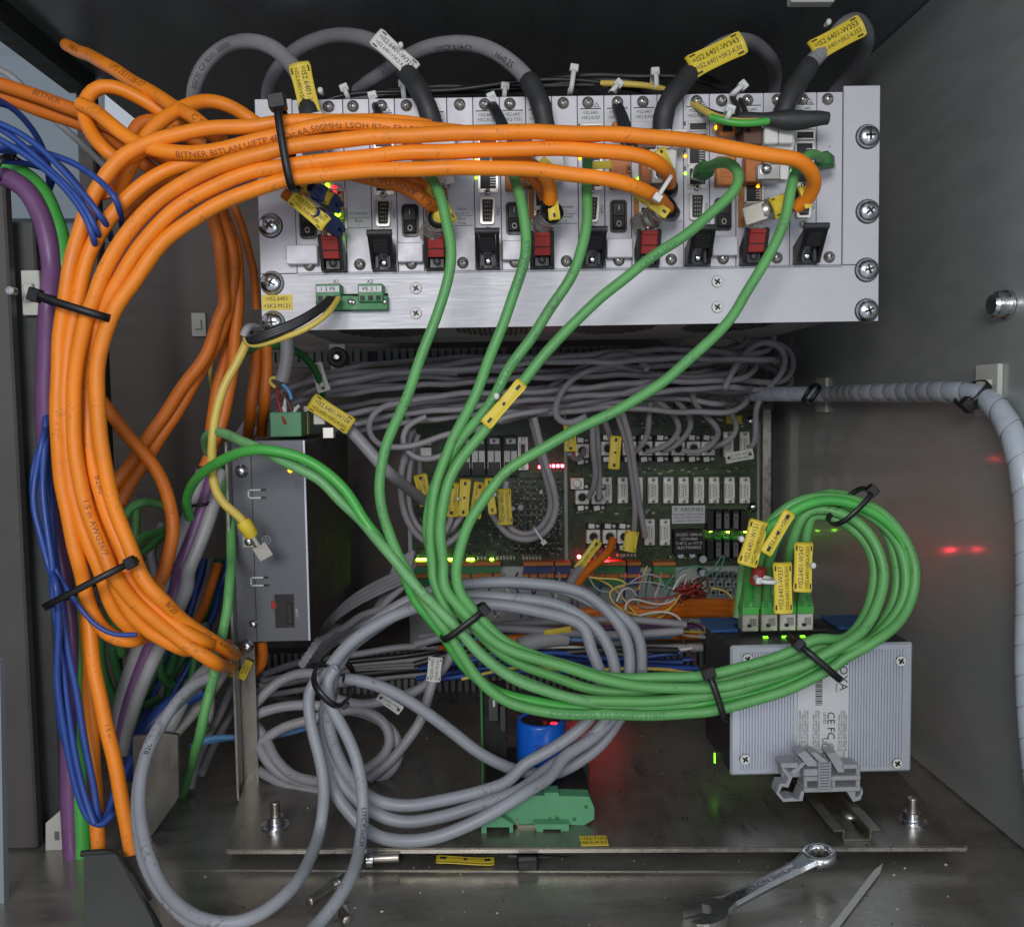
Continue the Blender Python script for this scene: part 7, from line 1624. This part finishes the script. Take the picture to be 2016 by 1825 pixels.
# camera connectors
for (u, v, xx, lab) in ((1078, 430, -.25, 'metal camera connector below the marker of the first sidewall card'), (1296, 420, -.35, 'metal camera connector under the lower boot at the fourth sidewall card'), (1515, 412, -.75, 'metal camera connector lying slanted at the far right'), (858, 440, -.2, 'metal camera connector below the wrapped marker at CAM 1')):
    c = P(u, v, .662); M = frame(c, (xx, .8, -.15)); r = thing('camera_connector', c, lab, 'connector', 'metal camera connectors'); mb = MB()
    if xx < -.5: M = frame(P(1538, 405, .652), (-.85, .5, -.22))
    mb.lathe((-.008, 0, 0), (1, 0, 0), [(.0045, 0), (.0078, .0005), (.0078, .007), (.0070, .0085), (.0070, .014), (.0082, .0145), (.0082, .020)], 'nickel', 18, M=M); mb.build('shell', r)
    mb = MB(); mb.box((.018, 0, 0), (.017, .013, .014), 'plug_metal', M=M, bev=.0008); mb.build('connector_block', r)
    mb = MB(); mb.lathe((-.014, 0, 0), (1, 0, 0), [(.0052, 0), (.0076, .001), (.0076, .006)], 'black_plastic', 16, M=M); mb.build('rubber_ring', r)
# screws lying on the floor
def bolt(u1, v1, u2, v2, Zz, r_, lab):
    a, b = PZ(u1, v1, Zz), PZ(u2, v2, Zz); d = (b - a).normalized(); r = thing('loose_bolt', (a + b) / 2, lab, 'bolt'); L = (b - a).length
    mb = MB(); mb.cyl(a, a + d * L * .2, r_ * 1.75, 'zinc', n=6); mb.build('hex_head', r)
    mb = MB(); k = 22; mb.lathe(a + d * L * .2, d, [(r_ if i % 2 else r_ * .88, L * .8 * i / k) for i in range(k + 1)] + [(.0001, L * .8)], 'dark_zinc', 12); mb.build('thread', r)
bolt(722, 1690, 786, 1687, ZF + .007, .0035, 'loose bolt lying level in front of the plate'); bolt(672, 1733, 608, 1776, ZF + .006, .0034, 'loose bolt lying slanted on the floor between the grey loops'); bolt(668, 1790, 684, 1812, ZF + .005, .003, 'short loose bolt near the bottom edge under the grey cable')
# off-cut of a white cable tie
mb = MB(); a, b = PZ(1738, 1702, ZF + .001), PZ(1625, 1850, ZF + .001); d = (b - a).normalized(); s = d.cross(Vector((0, 0, 1))) * .0019; e = Vector((0, 0, .0012))
vs = [a + d * .0 , a + d * .012 + s, b + s, b - s, a + d * .012 - s]; vs += [v + e for v in vs]
mb.add(vs, [(0, 1, 2, 3, 4), (9, 8, 7, 6, 5)] + [(i, (i + 1) % 5, 5 + (i + 1) % 5, 5 + i) for i in range(5)], 'offcut'); mb.build('tie_offcut', label='pale cut off cable tie end lying on the floor at lower right', cat='cable tie')
# rubber foot and black strip under the plate edge
mb = MB(); a, b = PZ(1018, 1700, ZF + .001), PZ(1058, 1700, ZF + .001); mb.box(((a.x + b.x) / 2, .598, ZF + .004), (b.x - a.x, .016, .007), 'black_plastic', bev=.001); mb.build('rubber_foot', label='black rubber piece under the front edge of the plate', cat='rubber foot')
mb = MB(); mb.tube(path([(1000, 1684, .613), (1200, 1692, .609), (1400, 1688, .610), (1560, 1680, .612)]), .0018, 'black_wire', 8); mb.build('black_strip', label='thin black strip lying along the front edge of the plate', cat='strip')
mb = MB(); p = P(1596, 2, .70); mb.box(p, (.034, .01, .006), 'pale_cream', bev=.0008); mb.build('ceiling_clip', label='pale clip at the top edge above marker W353', cat='clip')
for (u, v) in ((195, 168), (222, 176)):
    p = P(u, v, .80); mb = MB(); mb.cyl(p, p + Vector((.004, -.006, 0)), .004, 'dark_zinc', n=6); mb.build('beam_screw', label='small dark screw at the beam end, ' + ('left' if u < 200 else 'right') + ' one', cat='screw')
# ================================================================ combination wrench
hw = ZF + .0045
A_, B_ = PZ(1613, 1686, ZP + .0045), PZ(1388, 1800, hw); d = (B_ - A_); Lw = d.length; M = frame(A_, d, yd=(0, 0, -1)); M2 = M
wn = put('wrench', None, M, None, 'chrome combination wrench lying on the floor, engraved on its handle', 'wrench')
# local: x along handle, z sideways (in floor plane), y down
mb = MB(M); n = 36; ri, ro, h = .0072, .0112, .0042; vs = []
for k in range(n):
    t = 2 * pi * k / n; rin = ri * (1 if k % 3 else .90)
    for (r_, y) in ((rin, -h), (ro * .93, -h), (ro, -h * .5), (ro, h * .7), (rin, h * .7)): vs.append((r_ * cos(t), y, r_ * sin(t)))
mb.add(vs, [(5 * k + j, 5 * ((k + 1) % n) + j, 5 * ((k + 1) % n) + (j + 1) % 5, 5 * k + (j + 1) % 5) for k in range(n) for j in range(5)], 'chrome', True); mb.build('ring_end', wn)
mb = MB(M); st = []
for i in range(26):
    t = i / 25; x = .0095 + (Lw - .021) * t; w = .0052 + .0016 * abs(t - .5) ** 2 * 4 + (.003 * max(0, t - .88) / .12) + .0015 * max(0, .1 - t) / .1; hh = .0024; st.append((x, w, hh, -.0018 * (1 - t) * max(0, .15 - t) / .15))
vs = []
for (x, w, hh, yo) in st:
    for (zz_, yy) in ((-w, 0), (-w * .8, -hh), (-w * .62, -hh * .75), (w * .62, -hh * .75), (w * .8, -hh), (w, 0), (w * .8, hh), (-w * .8, hh)): vs.append((x, yy + yo, zz_))
mb.add(vs, [(8 * i + j, 8 * i + (j + 1) % 8, 8 * i + 8 + (j + 1) % 8, 8 * i + 8 + j) for i in range(25) for j in range(8)], 'chrome'); mb.build('handle', wn)
jp = []
for k in range(15): t = radians(150 - k * 300 / 14); jp.append((Lw + .000 - .0005 + .0150 * cos(t + pi) * .95, .0138 * sin(t + pi)))
R15 = Matrix.Translation((Lw, 0, 0)) @ Matrix.Rotation(radians(15), 4, 'Y') @ Matrix.Translation((-Lw, 0, 0))
out = []
for k in range(19):
    t = radians(48 + (360 - 96) * k / 18); out.append((Lw + .0148 * cos(t), .0138 * sin(t)))
inn = [(Lw + .012, -.0062), (Lw - .001, -.0060), (Lw - .0045, -.003), (Lw - .0045, .003), (Lw - .001, .0060), (Lw + .012, .0062)]
mb = MB(M @ R15); mb.prism([(x, z) for x, z in out + inn], .006, 'chrome', Matrix.Translation((0, -.0032, 0))); mb.build('open_jaw', wn)
mb = MB(M @ Matrix.Translation((Lw * .50, -.0020, 0)) @ Matrix.Rotation(pi, 4, 'Y')); put_text(mb, 'PROXXON SlimLine', .0068, 'dark_zinc', Matrix.Identity(4), wide=.95); put_text(mb, '8', .006, 'dark_zinc', Matrix.Translation((.044, 0, 0))); mb.build('engraved_lettering', wn)
# every name of setting pieces stays plain; total count is printed for the log
